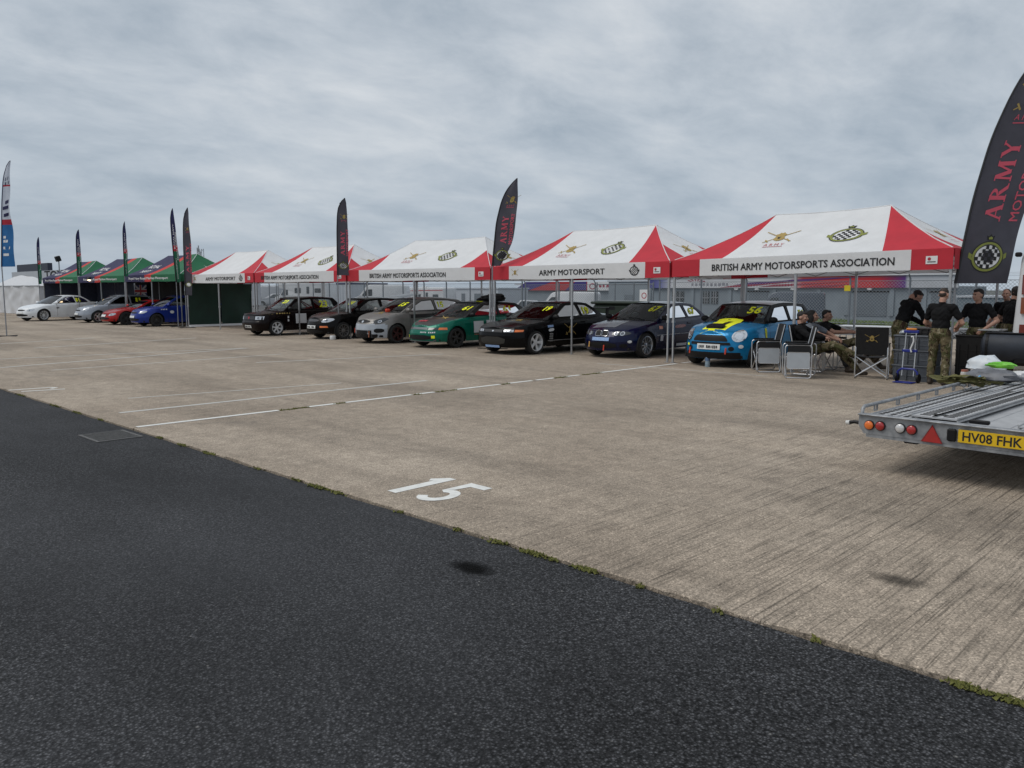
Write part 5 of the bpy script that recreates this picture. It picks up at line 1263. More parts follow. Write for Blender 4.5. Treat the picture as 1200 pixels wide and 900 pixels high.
class Body:
    def __init__(s): s.pr = []
    def cap(s, a, b, ra, rb, t): s.pr.append(('c', Vector(a), Vector(b), ra, rb, t))
    def ell(s, c, r, t, M=None): s.pr.append(('e', Vector(c), Vector(r), M or Matrix.Identity(3), 0, t))
    def mesh(s, name, mats, voxel=.0095, folds=.006):
        mb = MB()
        for p in s.pr:
            if p[0] == 'c':
                a, b, ra, rb = p[1:5]; d = b-a; ln = d.length
                q = d.normalized() if ln > 1e-6 else Vector((0, 0, 1)); M = q.to_track_quat('Z', 'Y').to_matrix().to_4x4(); M.translation = a
                pf = [(max(1e-4, ra*math.sin(t)), -ra*math.cos(t)) for t in linspace(.01, PI/2, 5)] + [(max(1e-4, rb*math.cos(t)), ln+rb*math.sin(t)) for t in linspace(0, PI/2-.01, 5)]
                mb.lathe(pf, 12, M)
            else:
                c, r, M3 = p[1:4]; M = M3.to_4x4(); M.translation = c; M = M @ Matrix.Diagonal((*r, 1)); mb.lathe([(max(1e-4, math.sin(t)), -math.cos(t)) for t in linspace(.01, PI-.01, 11)], 16, M)
        me = mb.mesh('tmp', SKIN); o = bpy.data.objects.new('tmp', me); COL.objects.link(o)
        bm = bmesh.new(); bm.from_mesh(me)
        for v0 in (bm,): bmesh.ops.holes_fill(bm, edges=bm.edges[:], sides=20)
        bm.to_mesh(me); bm.free()
        md = o.modifiers.new('r', 'REMESH'); md.mode = 'VOXEL'; md.voxel_size = voxel; md.use_smooth_shade = True
        sm = o.modifiers.new('s', 'SMOOTH'); sm.factor = .5; sm.iterations = 3
        dg = bpy.context.evaluated_depsgraph_get(); out = bpy.data.meshes.new_from_object(o.evaluated_get(dg)); out.name = name
        bpy.data.objects.remove(o)
        tags = list(mats); n = len(out.polygons); ce = np.empty(n*3, dtype=np.float32); out.polygons.foreach_get('center', ce); ce = ce.reshape(-1, 3)
        best = np.full(n, 1e9); idx = np.zeros(n, dtype=np.int32)
        for p in s.pr:
            if p[0] == 'c':
                a, b = np.array(p[1]), np.array(p[2]); d = b-a; t = np.clip(((ce-a)@d)/max(1e-9, d@d), 0, 1); ds = np.linalg.norm(ce-a-t[:, None]*d, axis=1)-(p[3]+(p[4]-p[3])*t)
            else:
                Mi = np.array(p[3].transposed()); r = np.array(p[2]); q = (ce-np.array(p[1]))@Mi.T; k = np.linalg.norm(q/r, axis=1); ds = (k-1)*r.min()
            m = ds < best; best[m] = ds[m]; idx[m] = tags.index(p[5])
        out.materials.clear()
        for t in tags: out.materials.append(mats[t])
        out.polygons.foreach_set('material_index', idx)
        # cloth folds
        nv = len(out.vertices); co = np.empty(nv*3, dtype=np.float32); out.vertices.foreach_get('co', co); co = co.reshape(-1, 3)
        nm = np.empty(nv*3, dtype=np.float32); out.vertices.foreach_get('normal', nm); nm = nm.reshape(-1, 3)
        cloth = np.zeros(nv, dtype=bool); lt = np.empty(len(out.loops), dtype=np.int32); out.loops.foreach_get('vertex_index', lt)
        ls = np.empty(n, dtype=np.int32); out.polygons.foreach_get('loop_total', ls); pid = np.repeat(idx, ls); ok = np.array([t in ('shirt', 'legs') for t in tags]); cloth[lt[ok[pid]]] = True
        f = np.sin(co[:, 2]*55+np.sin(co[:, 0]*31+co[:, 1]*17)*2)*np.sin(co[:, 0]*24+co[:, 2]*13+1.3)
        co += nm*(f*folds*cloth)[:, None]; out.vertices.foreach_set('co', co.ravel()); out.update(); return out
def hand(B, w, d, up, side, curl=.5, s=1.0):
    """palm from wrist w along d; up = back of hand; thumb towards side"""
    d, up = Vector(d).normalized(), Vector(up).normalized(); x = d.cross(up).normalized()*side
    w = Vector(w); B.cap(w, w+d*.05, .028*s, .034*s, 'skin')
    for i in range(4):
        b = w+d*.075*s+x*(.027-.018*i)*s; ln = (.070, .078, .072, .056)[i]*s; k = b+(d*math.cos(curl*.6)-up*math.sin(curl*.6))*ln*.5; e = k+(d*math.cos(curl*1.7)-up*math.sin(curl*1.7))*ln*.5
        B.cap(w+d*.045+x*(.022-.014*i)*s, b, .013*s, .0105*s, 'skin'); B.cap(b, k, .0105*s, .0095*s, 'skin'); B.cap(k, e, .0095*s, .008*s, 'skin')
    t0 = w+d*.02+x*.026*s; t1 = t0+(d*.6+x*.8-up*.3).normalized()*.04*s; B.cap(t0, t1, .015*s, .012*s, 'skin'); B.cap(t1, t1+(d*.95+x*.25-up*.3).normalized()*.035*s, .011*s, .009*s, 'skin')
def head(B, c, yaw=0, pitch=0, hair='short', roll=0):
    c = Vector(c); M = rotM(yaw, pitch, roll); f = lambda x, y, z: c + M @ Vector((x, y, z))
    B.ell(f(0, .012, .02), (.076, .096, .098), 'skin', M); B.ell(f(0, -.028, -.045), (.058, .066, .070), 'skin', M); B.ell(f(0, -.062, -.085), (.032, .030, .026), 'skin', M)
    B.cap(f(0, -.088, .012), f(0, -.112, -.028), .010, .016, 'skin'); B.ell(f(0, -.080, .035), (.052, .016, .013), 'skin', M)
    for k in (-1, 1):
        B.ell(f(.078*k, .01, -.012), (.012, .022, .032), 'skin', M); B.ell(f(.031*k, -.086, .016), (.011, .006, .006), 'eye', M); B.ell(f(.038*k, -.066, -.022), (.025, .025, .024), 'skin', M)
    B.ell(f(0, -.094, -.060), (.024, .008, .007), 'lip', M)
    if hair == 'short': B.ell(f(0, .026, .042), (.079, .090, .084), 'hair', M); B.ell(f(0, -.030, .080), (.060, .055, .036), 'hair', M); B.ell(f(0, .055, -.012), (.068, .052, .066), 'hair', M)
    elif hair == 'crop': B.ell(f(0, .022, .042), (.0775, .088, .081), 'hair', M); B.ell(f(0, .050, -.006), (.067, .052, .062), 'hair', M)
    else:
        B.ell(f(0, .030, .045), (.088, .098, .09), 'hair', M); B.ell(f(0, .065, -.05), (.085, .06, .11), 'hair', M)
        for k in (-1, 1): B.ell(f(.074*k, .01, -.05), (.024, .05, .095), 'hair', M)
def limb_arm(B, sh, el, wr, sleeve=.6, cover='shirt', up=(0, 0, 1), side=1, curl=.6):
    sh, el, wr = Vector(sh), Vector(el), Vector(wr)
    if sleeve >= 2: B.cap(sh, el, .070, .055, cover); B.cap(el, sh.lerp(el, 0).lerp(el, 1).lerp(wr, .93), .056, .042, cover)
    else: m = sh.lerp(el, sleeve); B.cap(sh, m, .073, .066, cover); B.cap(sh.lerp(el, .4), el, .050, .043, 'skin'); B.cap(el, wr, .045, .030, 'skin')
    hand(B, wr, (wr-el), up, side, curl)
def leg(B, hip, kn, an, toe, baggy=1.12):
    hip, kn, an, toe = map(Vector, (hip, kn, an, toe)); B.cap(hip, kn, .092*baggy, .064*baggy, 'legs'); B.cap(kn, kn.lerp(an, .4), .063*baggy, .065*baggy, 'legs'); B.cap(kn.lerp(an, .4), an+(kn-an).normalized()*.09, .065*baggy, .058*baggy, 'legs')
    B.cap(an+(kn-an).normalized()*.10, an, .05, .046, 'boot'); B.cap(an+Vector((0, 0, -.035)), toe, .045, .036, 'boot'); B.cap(an+Vector((0, 0, -.045))-(toe-an).normalized()*.03, toe.lerp(an, .4)+Vector((0, 0, -.01)), .04, .042, 'boot')
def torso(B, pel, ch, nk, shl, shr, t='shirt'):
    pel, ch, nk, shl, shr = map(Vector, (pel, ch, nk, shl, shr)); up = (ch-pel).normalized(); x = (shl-shr).normalized(); y = up.cross(x); M = Matrix((x, y, up)).transposed()
    B.ell(pel, (.172, .125, .14), 'legs', M); B.ell(pel.lerp(ch, .42), (.162, .118, .19), t, M); B.ell(ch, (.188, .125, .185), t, M); B.cap(shl.lerp(ch, .05), shr.lerp(ch, .05), .078, .078, t); B.cap(ch.lerp(nk, .55), nk, .085, .060, t); B.cap(nk, nk+(nk-ch).normalized()*.07, .055, .054, 'skin')
    B.ell(pel.lerp(ch, .08), (.168, .122, .05), 'belt', M)
def finish(B, name, label, loc, rz, mats, group=None, scale=1.0):
    m = dict(skin=SKIN, shirt=TEE, legs=CAMO, hair=HAIRD, boot=BOOT, eye=EYE, lip=LIP, belt=TEE); m.update(mats)
    me = B.mesh('person', m); o = obj_of('person', me, None, loc, rz); o.scale = (scale,)*3; return tag(o, label, 'person', group)
def stand(label, loc, rz, armL, armR, headyaw=0, headpitch=0, lean=0.0, mats={}, hair='crop', sleeve=.6, feet=((.13, .0), (-.13, .02)), twist=0, scale=1.0):
    B = Body(); ls = lambda z: -math.sin(lean)*max(0, z-.95); lz = lambda z: .95+(z-.95)*math.cos(lean) if z > .95 else z
    P = lambda x, y, z: Vector((x, y+ls(z), lz(z)))
    shl, shr = P(.185, 0, 1.42), P(-.185, 0, 1.42); torso(B, P(0, 0, .97), P(0, 0, 1.28), P(0, .01, 1.49), shl, shr)
    hc = P(0, -.025, 1.645) if lean < .3 else P(0, -.02, 1.60)+Vector((0, -.05, -.04)); head(B, hc, headyaw, headpitch, hair); B.cap(P(0, 0, 1.50), hc+Vector((0, .02, -.06)), .056, .052, 'skin')
    for s_, (el, wr, up) in ((1, armL), (-1, armR)): limb_arm(B, shl if s_ > 0 else shr, el, wr, sleeve, 'shirt', up, s_, .7)
    for s_, (fx, fy) in zip((1, -1), feet): leg(B, (s_*.095, 0, .92), (fx*.95, fy-.035, .50), (fx, fy+.02, .085), (fx+s_*.035, fy-.15, .04))
    return finish(B, 'person', label, loc, rz, mats, 'men standing under the tent', scale)
def gp(px, py): g = ground_at(px, py); return (g.x, g.y, 0)
# facing azimuth helper: rz=0 faces -Y (towards the road)
stand('man in black T-shirt and camouflage trousers seen from behind', gp(1098, 451), R(172), ((.32, -.10, 1.13), (.17, -.36, 1.06), (0, 0, 1)), ((-.33, -.10, 1.14), (-.15, -.36, 1.05), (0, 0, 1)), 0, R(24), .05, sleeve=.62, hair='crop', mats=dict(hair=HAIRB), scale=.975)
stand('man in black hooded top bending over the table', gp(1051, 440), R(140), ((.22, -.36, 1.10), (.10, -.56, .98), (0, 0, 1)), ((-.24, -.34, 1.10), (-.10, -.54, .98), (0, 0, 1)), 0, R(38), .40, sleeve=2, hair='short', scale=1.03)
stand('man in black T-shirt facing the road with a hand on his belt', gp(1141, 446), R(-16), ((.35, .04, 1.16), (.21, -.16, .99), (.4, -.6, .3)), ((-.29, -.06, 1.15), (-.22, -.32, 1.04), (0, 0, 1)), R(-18), R(5), .02, hair='short', scale=.97)
stand('man in black leaning towards the white van beside his friend', gp(1178, 443), R(140), ((.32, -.02, 1.15), (.24, -.25, .98), (0, 0, 1)), ((-.28, -.02, 1.15), (-.24, -.25, 1.0), (0, 0, 1)), R(10), 0, .14, hair='short')
stand('bare headed man half hidden behind the man by the van', gp(1174, 436), R(-20), ((.30, -.02, 1.15), (.22, -.25, .98), (0, 0, 1)), ((-.28, -.02, 1.15), (-.24, -.25, 1.0), (0, 0, 1)), R(20), 0, .0, hair='crop', mats=dict(hair=HAIRB), scale=.97)
def sit(label, loc, rz, mats, hair, armL, armR, footL, footR, kneeL, kneeR, sleeve=.6, hy=0, hp=0, back=.26):
    B = Body(); pel = Vector((0, .05, .46)); ch = pel+Vector((0, .31*math.sin(back), .33)); nk = ch+Vector((0, .03, .20))
    shl, shr = ch+Vector((.18, .02, .13)), ch+Vector((-.18, .02, .13)); torso(B, pel, ch, nk, shl, shr); hc = nk+Vector((0, -.035, .15)); head(B, hc, hy, hp, hair)
    for s_, (el, wr) in ((1, armL), (-1, armR)): limb_arm(B, shl if s_ > 0 else shr, el, wr, sleeve, 'shirt', (0, 0, 1), s_, .8)
    for s_, kn, an in ((1, kneeL, footL), (-1, kneeR, footR)):
        an = Vector(an); leg(B, (s_*.095, .0, .455), kn, an, an+Vector((0, -.13, -.035 if an.z < .15 else .10)))
    return finish(B, 'person', label, loc, rz, mats, 'people sitting beside the blue car')
def chair_at(px, py): g = ground_at(px, py); return Vector((g.x, g.y, 0))
SEAT_RZ = R(98)       # facing +X along the row
S1 = chair_at(945, 438); S2 = S1+Vector((-.12, .75, 0)); S3 = S1+Vector((-.12, 1.45, 0))
sit('seated man in black top with camouflage legs crossed beside the blue car', S1, R(100), {}, 'short', ((.30, -.10, .78), (.12, -.33, .72)), ((-.30, -.10, .78), (-.10, -.35, .74)), (.08, -.98, .10), (-.02, -1.02, .36), (.13, -.48, .58), (-.10, -.52, .62), 2, 0, R(4))
sit('seated woman with dark bobbed hair in a grey top', S2, R(95), dict(shirt=GREYT, legs=DARKT, hair=HAIRD), 'bob', ((.29, -.12, .78), (.1, -.38, .68)), ((-.29, -.12, .78), (-.1, -.38, .68)), (.10, -.62, .09), (-.1, -.66, .09), (.12, -.50, .52), (-.12, -.50, .52), .7)
sit('seated man with dark hair and bare forearms in black T-shirt', S3, R(92), {}, 'short', ((.30, -.16, .80), (.14, -.44, .80)), ((-.30, -.16, .80), (-.12, -.46, .80)), (.08, -1.0, .12), (-.04, -.95, .30), (.13, -.50, .60), (-.10, -.52, .62), .6)
# ------------------------------------------------------------------ folding chairs, table, boxes
BLKCLOTH = mat('black_nylon', (.008, .008, .009), .8, var=.3, vscale=12, bump=.3, bscale=30); FLAPG = mat('grey_flap', (.42, .45, .48), .45, var=.06)
BRALU = mat('bright_aluminium', (.62, .63, .65), .3, .8, var=.06)
def rrect(x0, x1, z0, z1, r=.05, k=3): return roundpoly([(x0, z0), (x1, z0), (x1, z1), (x0, z1)], r, k)
def director_chair(label, loc, rz, flap=True, crest=False, back=True):
    """faces -Y; armrests left and right; the fold-down side shelf hangs on the +X side"""
    t = thing('folding_chair', label, 'chair', loc, rz, 'folding camp chairs')
    for sx in (-1, 1):
        x = sx*.28; P = [(x, y, z) for y, z in rrect(-.24, .24, .012, .64, .06)]
        MB().tube(P, .0125, 7, True).build('side_frame', BRALU, t, 50); MB().box((x, 0, .665), (.045, .42, .025), bev=.008).build('armrest', TRIM, t)
        p = MB().cyl((x, .22, .60), (x, .30, .98), .0125, n=7); p.build('back_post', BRALU, t, 50)
    for y in (-.22, .22):
        MB().cyl((-.27, y, .05), (.27, y, .42), .011, n=6).build('cross_bar', BRALU, t, 50); MB().cyl((.27, y+.012, .05), (-.27, y+.012, .42), .011, n=6).build('cross_bar', BRALU, t, 50)
    MB().grid(lambda u, v: Vector((u*.27, v*.23, .44-.03*(1-u*u))), linspace(-1, 1, 7), linspace(-1, 1, 5)).grid(lambda u, v: Vector((u*.27, v*.23, .432-.03*(1-u*u))), linspace(-1, 1, 7), linspace(-1, 1, 5)).build('seat', BLKCLOTH, t, 60, fixn=False)
    if back:
        b = MB(); f = lambda u, z: Vector((u*.285, .235+.08*(z-.62)/.36+.012*(1-u*u), z)); b.grid(f, linspace(-1, 1, 9), linspace(.46, .99, 6)); b.grid(lambda u, z: f(u, z)+Vector((0, .012, 0)), linspace(-1, 1, 9), linspace(.46, .99, 6)); bk = b.build('backrest', BLKCLOTH, t, 60, fixn=False)
        if crest:
            mb = MB(); army_emblem(mb, lambda u, v: f(-u/.285, .77+v)+Vector((0, .024, 0)), 0, 0, .2, False); mb.build('army_crest', [GOLDINK, BLACKINK, REDINK], bk, fixn=False)
    if flap:
        b = MB(); b.prism(rrect(-.20, .20, .20, .50, .03), lambda u, v, w: Vector((.297+w, u, v)), .012); fl = b.build('side_shelf', FLAPG, t)
        MB().tube([(.303, y, z) for y, z in rrect(-.205, .205, .195, .505, .035)], .009, 5, True).build('shelf_rim', BRALU, fl, 50)
        MB().box((.30, 0, .56), (.012, .40, .13)).build('side_pocket', BLKCLOTH, t)
    return t
cd = lambda px, py: ground_at(px, py)
director_chair('folded-shelf camp chair with grey side flap in front of the blue car', cd(897, 435), R(-52))
director_chair('camp chair with grey side flap in front of the tent pole', cd(933, 442), R(-60))
director_chair('black camp chair with gold crest on its back beside the grey boxes', cd(1021, 443), R(196), False, True)
director_chair('camp chair under the man in black with crossed legs', S1, R(100), False)
director_chair('camp chair under the woman in grey', S2, R(95), False)
director_chair('camp chair under the dark haired man in black T-shirt', S3, R(92), False)
def folding_table(label, loc, rz, w, d, h, top, stuff=None):
    t = thing('folding_table', label, 'table', loc, rz); MB().box((0, 0, h-.015), (w, d, .03), bev=.008).build('table_top', top, t)
    for sx in (-1, 1):
        for sy in (-1, 1): MB().cyl((sx*(w/2-.08), sy*(d/2-.05), 0), (sx*(w/2-.08), sy*(d/2-.05), h-.03), .014, n=7).build('leg', BRALU, t, 50)
    for sy in (-1, 1):
        for k in range(4):
            x0 = -w/2+.08+(w-.16)*k/4; x1 = x0+(w-.16)/4; MB().cyl((x0, sy*(d/2-.05), h-.22), (x1, sy*(d/2-.05), h-.05), .009, n=5).build('brace', BRALU, t); MB().cyl((x1, sy*(d/2-.06), h-.22), (x0, sy*(d/2-.06), h-.05), .009, n=5).build('brace', BRALU, t)
    return t
WTOP = mat('white_table_top', (.62, .63, .64), .45, var=.04)
g1 = cd(1020, 420); folding_table('white topped folding table behind the crested camp chair', (g1.x, g1.y, 0), R(8), 1.5, .7, .80, WTOP)
g2 = cd(1112, 444); TB2 = folding_table('white topped folding table between the standing men', (g2.x+.1, g2.y+.45, 0), R(0), 1.3, .7, .95, WTOP)
# grey storage boxes stacked with their ribs
GREYBOX = mat('grey_plastic_box', (.075, .085, .10), .5, var=.15, vscale=5)
def storage_box(label, loc, rz, w, d, h, lid=True, m=GREYBOX, group='stacked grey storage boxes', name='storage_box'):
    t = thing(name, label, 'box', loc, rz, group); b = MB(); n = 4
    b.prism(roundpoly([(-w/2*.94, -d/2*.94), (w/2*.94, -d/2*.94), (w/2*.94, d/2*.94), (-w/2*.94, d/2*.94)], .03), lambda u, v, z: Vector((u*(1+.05*z/h), v*(1+.05*z/h), z)), h-.03); b.build('tub', m, t, 40)
    for k in range(n):
        u = -w/2+w*(k+.5)/n; MB().box((u, -d/2-.002, h*.45), (.02, .02, h*.7)).build('rib', m, t)
    for k in range(1, 3): MB().box((0, 0, h*k/3), (w*.985, d*.985, .018), bev=.004).build('ridge', m, t)
    MB().box((0, 0, h-.02), (w+.02, d+.02, .035), bev=.012).build('lid', m, t); return t
gb = cd(1068, 447); bx = Vector((gb.x, gb.y+.25, 0)); RB = R(-4)
storage_box('grey storage box at the bottom of the stack behind the blue trolley', bx, RB, .74, .46, .30)
storage_box('grey storage box in the middle of the stack behind the blue trolley', bx+Vector((0, 0, .302)), RB, .73, .45, .28)
storage_box('grey storage box on top of the stack behind the blue trolley', bx+Vector((0, 0, .584)), RB, .72, .45, .27)
gk = cd(1134, 447); storage_box('large black equipment case beside the man in camouflage trousers', (gk.x+.02, gk.y+.25, 0), R(2), .56, .5, .86, m=mat('black_case', (.010, .009, .009), .6), group=None, name='equipment_case')
storage_box('black box standing on the grey storage stack', bx+Vector((.1, .12, .856)), RB, .45, .22, .13, m=mat('black_case', (.010, .009, .009), .6), group=None, name='black_box')
def crisp_bag(label, loc, m, sx, sy, sz, seed, cat='bag', name='plastic_bag', m2=None):
    b = MB(); n = 18
    def f(a, t):
        p = Vector((math.cos(a)*math.cos(t), math.sin(a)*math.cos(t), math.sin(t))); k = 1+.35*noise.noise(p*2.1+Vector((seed, 0, 0)))+.18*noise.noise(p*5+Vector((0, seed, 0)))
        return Vector((p.x*sx*k, p.y*sy*k, max(0.004, (p.z*k*.5+.45))*sz))
    b.grid(f, linspace(0, 2*PI, n+1), linspace(-PI/2+.02, PI/2-.02, 11)); return tag(b.build(name, m, None, 45, loc=loc), label, cat)
crisp_bag('crumpled pale packets lying on top of the grey boxes', bx+Vector((-.17, -.06, .856)), mat('pale_packet', (.5, .52, .53), .35, col2=(.3, .35, .4), vscale=14), .16, .10, .09, 2.0)
BLUEP = mat('blue_plastic', (.01, .02, .20), .4, var=.1)
def trolley():
    g = cd(1064, 448); t = thing('hand_trolley', 'silver folding hand trolley with blue plastic fittings leaning on boxes', 'trolley', (g.x, g.y-.02, 0), RB)
    for sx in (-1, 1):
        MB().tube([(sx*.105, -.02, .12), (sx*.105, .02, .62)], .013, 7).build('rail', BRALU, t, 50); MB().tube([(sx*.09, .02, .60), (sx*.09, .05, .95)], .011, 7).build('rail', BRALU, t, 50)
        w = MB().lathe([(.0, -.02), (.075, -.02), (.085, -.01), (.085, .01), (.075, .02), (0, .02)], 18, Matrix.Translation((sx*.19, -.01, .085)) @ Matrix.Rotation(PI/2, 4, 'Y')); w.build('wheel', TRIM, t, 40)
    MB().tube([(x, -.03, z) for x, z in ((-.19, .09), (-.17, .20), (-.11, .25), (.11, .25), (.17, .20), (.19, .09))], .020, 7).build('axle_bracket', BLUEP, t, 50)
    for z, y in ((.58, .02), (.93, .05)): MB().box((0, y, z), (.27, .04, .055), bev=.012).build('cross_bracket', BLUEP, t)
    MB().box((0, .05, .975), (.19, .045, .04), bev=.015).build('handle', mat('orange_grip', (.6, .2, .02), .5), t); MB().box((0, -.14, .015), (.34, .24, .014), bev=.004).build('toe_plate', BLUEP, t)
    MB().tube([(.03, -.02, .84), (.07, -.03, .85), (.08, -.03, .76), (.03, -.03, .62), (.05, -.03, .56)], .016, 6).build('strap', WHITEF, t, 60)
trolley()
def barbecue():
    g = cd(1186, 452); t = thing('barrel_barbecue', 'dark blue barrel barbecue on legs behind the trailer', 'barbecue', (g.x, g.y, 0), R(5)); NV = mat('barrel_enamel', (.022, .028, .040), .6, .1, var=.25, vscale=6)
    M = Matrix.Translation((0, 0, .68)) @ Matrix.Rotation(PI/2, 4, 'Y'); MB().lathe([(.0, -.52), (.15, -.51), (.24, -.47), (.27, -.40), (.27, .40), (.24, .47), (.15, .51), (0, .52)], 28, M).build('barrel', NV, t, 40)
    MB().lathe([(.275, -.42), (.279, -.42), (.279, -.38), (.275, -.38)], 28, M).build('band', TRIM, t); MB().box((0, -.14, .93), (.9, .035, .03), bev=.008, rot=None).build('lid_handle', TRIM, t)
    MB().box((-.42, .12, .97), (.34, .34, .025), bev=.006).build('side_shelf', ALUD, t)
    for sx in (-1, 1):
        for sy in (-1, 1): MB().cyl((sx*.4, sy*.22, 0), (sx*.34, sy*.14, .52), .016, n=7).build('leg', TRIM, t, 50)
barbecue()
def bottle(label, loc, h=.3, r=.045, m=None, cap=None, cat='bottle'):
    t = thing('plastic_bottle', label, cat, loc); m = m or mat('clear_bottle', (.22, .30, .36), .12, var=.3, vscale=14, coat=1)
    MB().lathe([(0, 0), (r*.9, 0), (r, .015), (r, h*.30), (r*.92, h*.33), (r, h*.37), (r, h*.62), (r*.75, h*.78), (r*.34, h*.88), (r*.34, h*.92)], 16).build('bottle_body', m, t, 40); MB().lathe([(r*.40, h*.90), (r*.40, h), (0, h)], 12).build('cap', cap or BLUEP, t, 40)
    MB().lathe([(r*1.02, h*.38), (r*1.02, h*.58)], 16).build('bottle_label', mat('bottle_print', (.08, .14, .25), .4, var=.4, vscale=30), t, 60)
g = cd(829, 430); bottle('plastic water bottle standing before the blue car', (g.x, g.y, 0), .36, .055)
g = cd(390, 398); tag(MB().lathe([(0, 0), (.09, 0), (.10, .02), (.10, .12), (.085, .14), (0, .14)], 18).build('white_tub', WTOP, None, 40, loc=(g.x, g.y, 0)), 'small white plastic tub beside the tent leg', 'tub')
g = cd(411, 396); storage_box('grey crate between the black and grey hatchbacks', (g.x-.1, g.y+.6, 0), R(3), .7, .45, .42, group=None)
def spare_pile():
    crisp_bag('black holdall heaped on the roof of the green hatchback', (-17.3*K+.22, 14.12*K+2.75, 1.325), mat('holdall_nylon', (.006, .006, .007), .7, var=.3), .50, .24, .24, 6.0)
    g0 = Vector((-17.42*K+.3, 14.12*K+2.2, 1.318)); t = thing('cap', 'dark cap with yellow trim on the green car roof', 'cap', g0); MB().lathe([(.10, 0), (.105, .03), (.095, .08), (.05, .115), (0, .12)], 18).build('crown', TRIM, t, 60); MB().lathe([(.103, .0), (.106, .028)], 18).build('band', YELLOW, t, 60); MB().prism(roundpoly([(-.08, -.08), (.08, -.08), (.07, -.17), (-.07, -.17)], .03), lambda u, v, w: Vector((u, v, .005+w)), .008).build('peak', TRIM, t)
spare_pile()

g = ground_at(412, 393); tag(MB().box((0, 0, .17), (.55, .40, .34), bev=.01).build('cardboard_box', mat('cardboard', (.24, .15, .09), .85, var=.15), None, loc=(g.x+.05, g.y+1.1, 0), rz=.2), 'brown cardboard box between the black and grey hatchbacks', 'box')
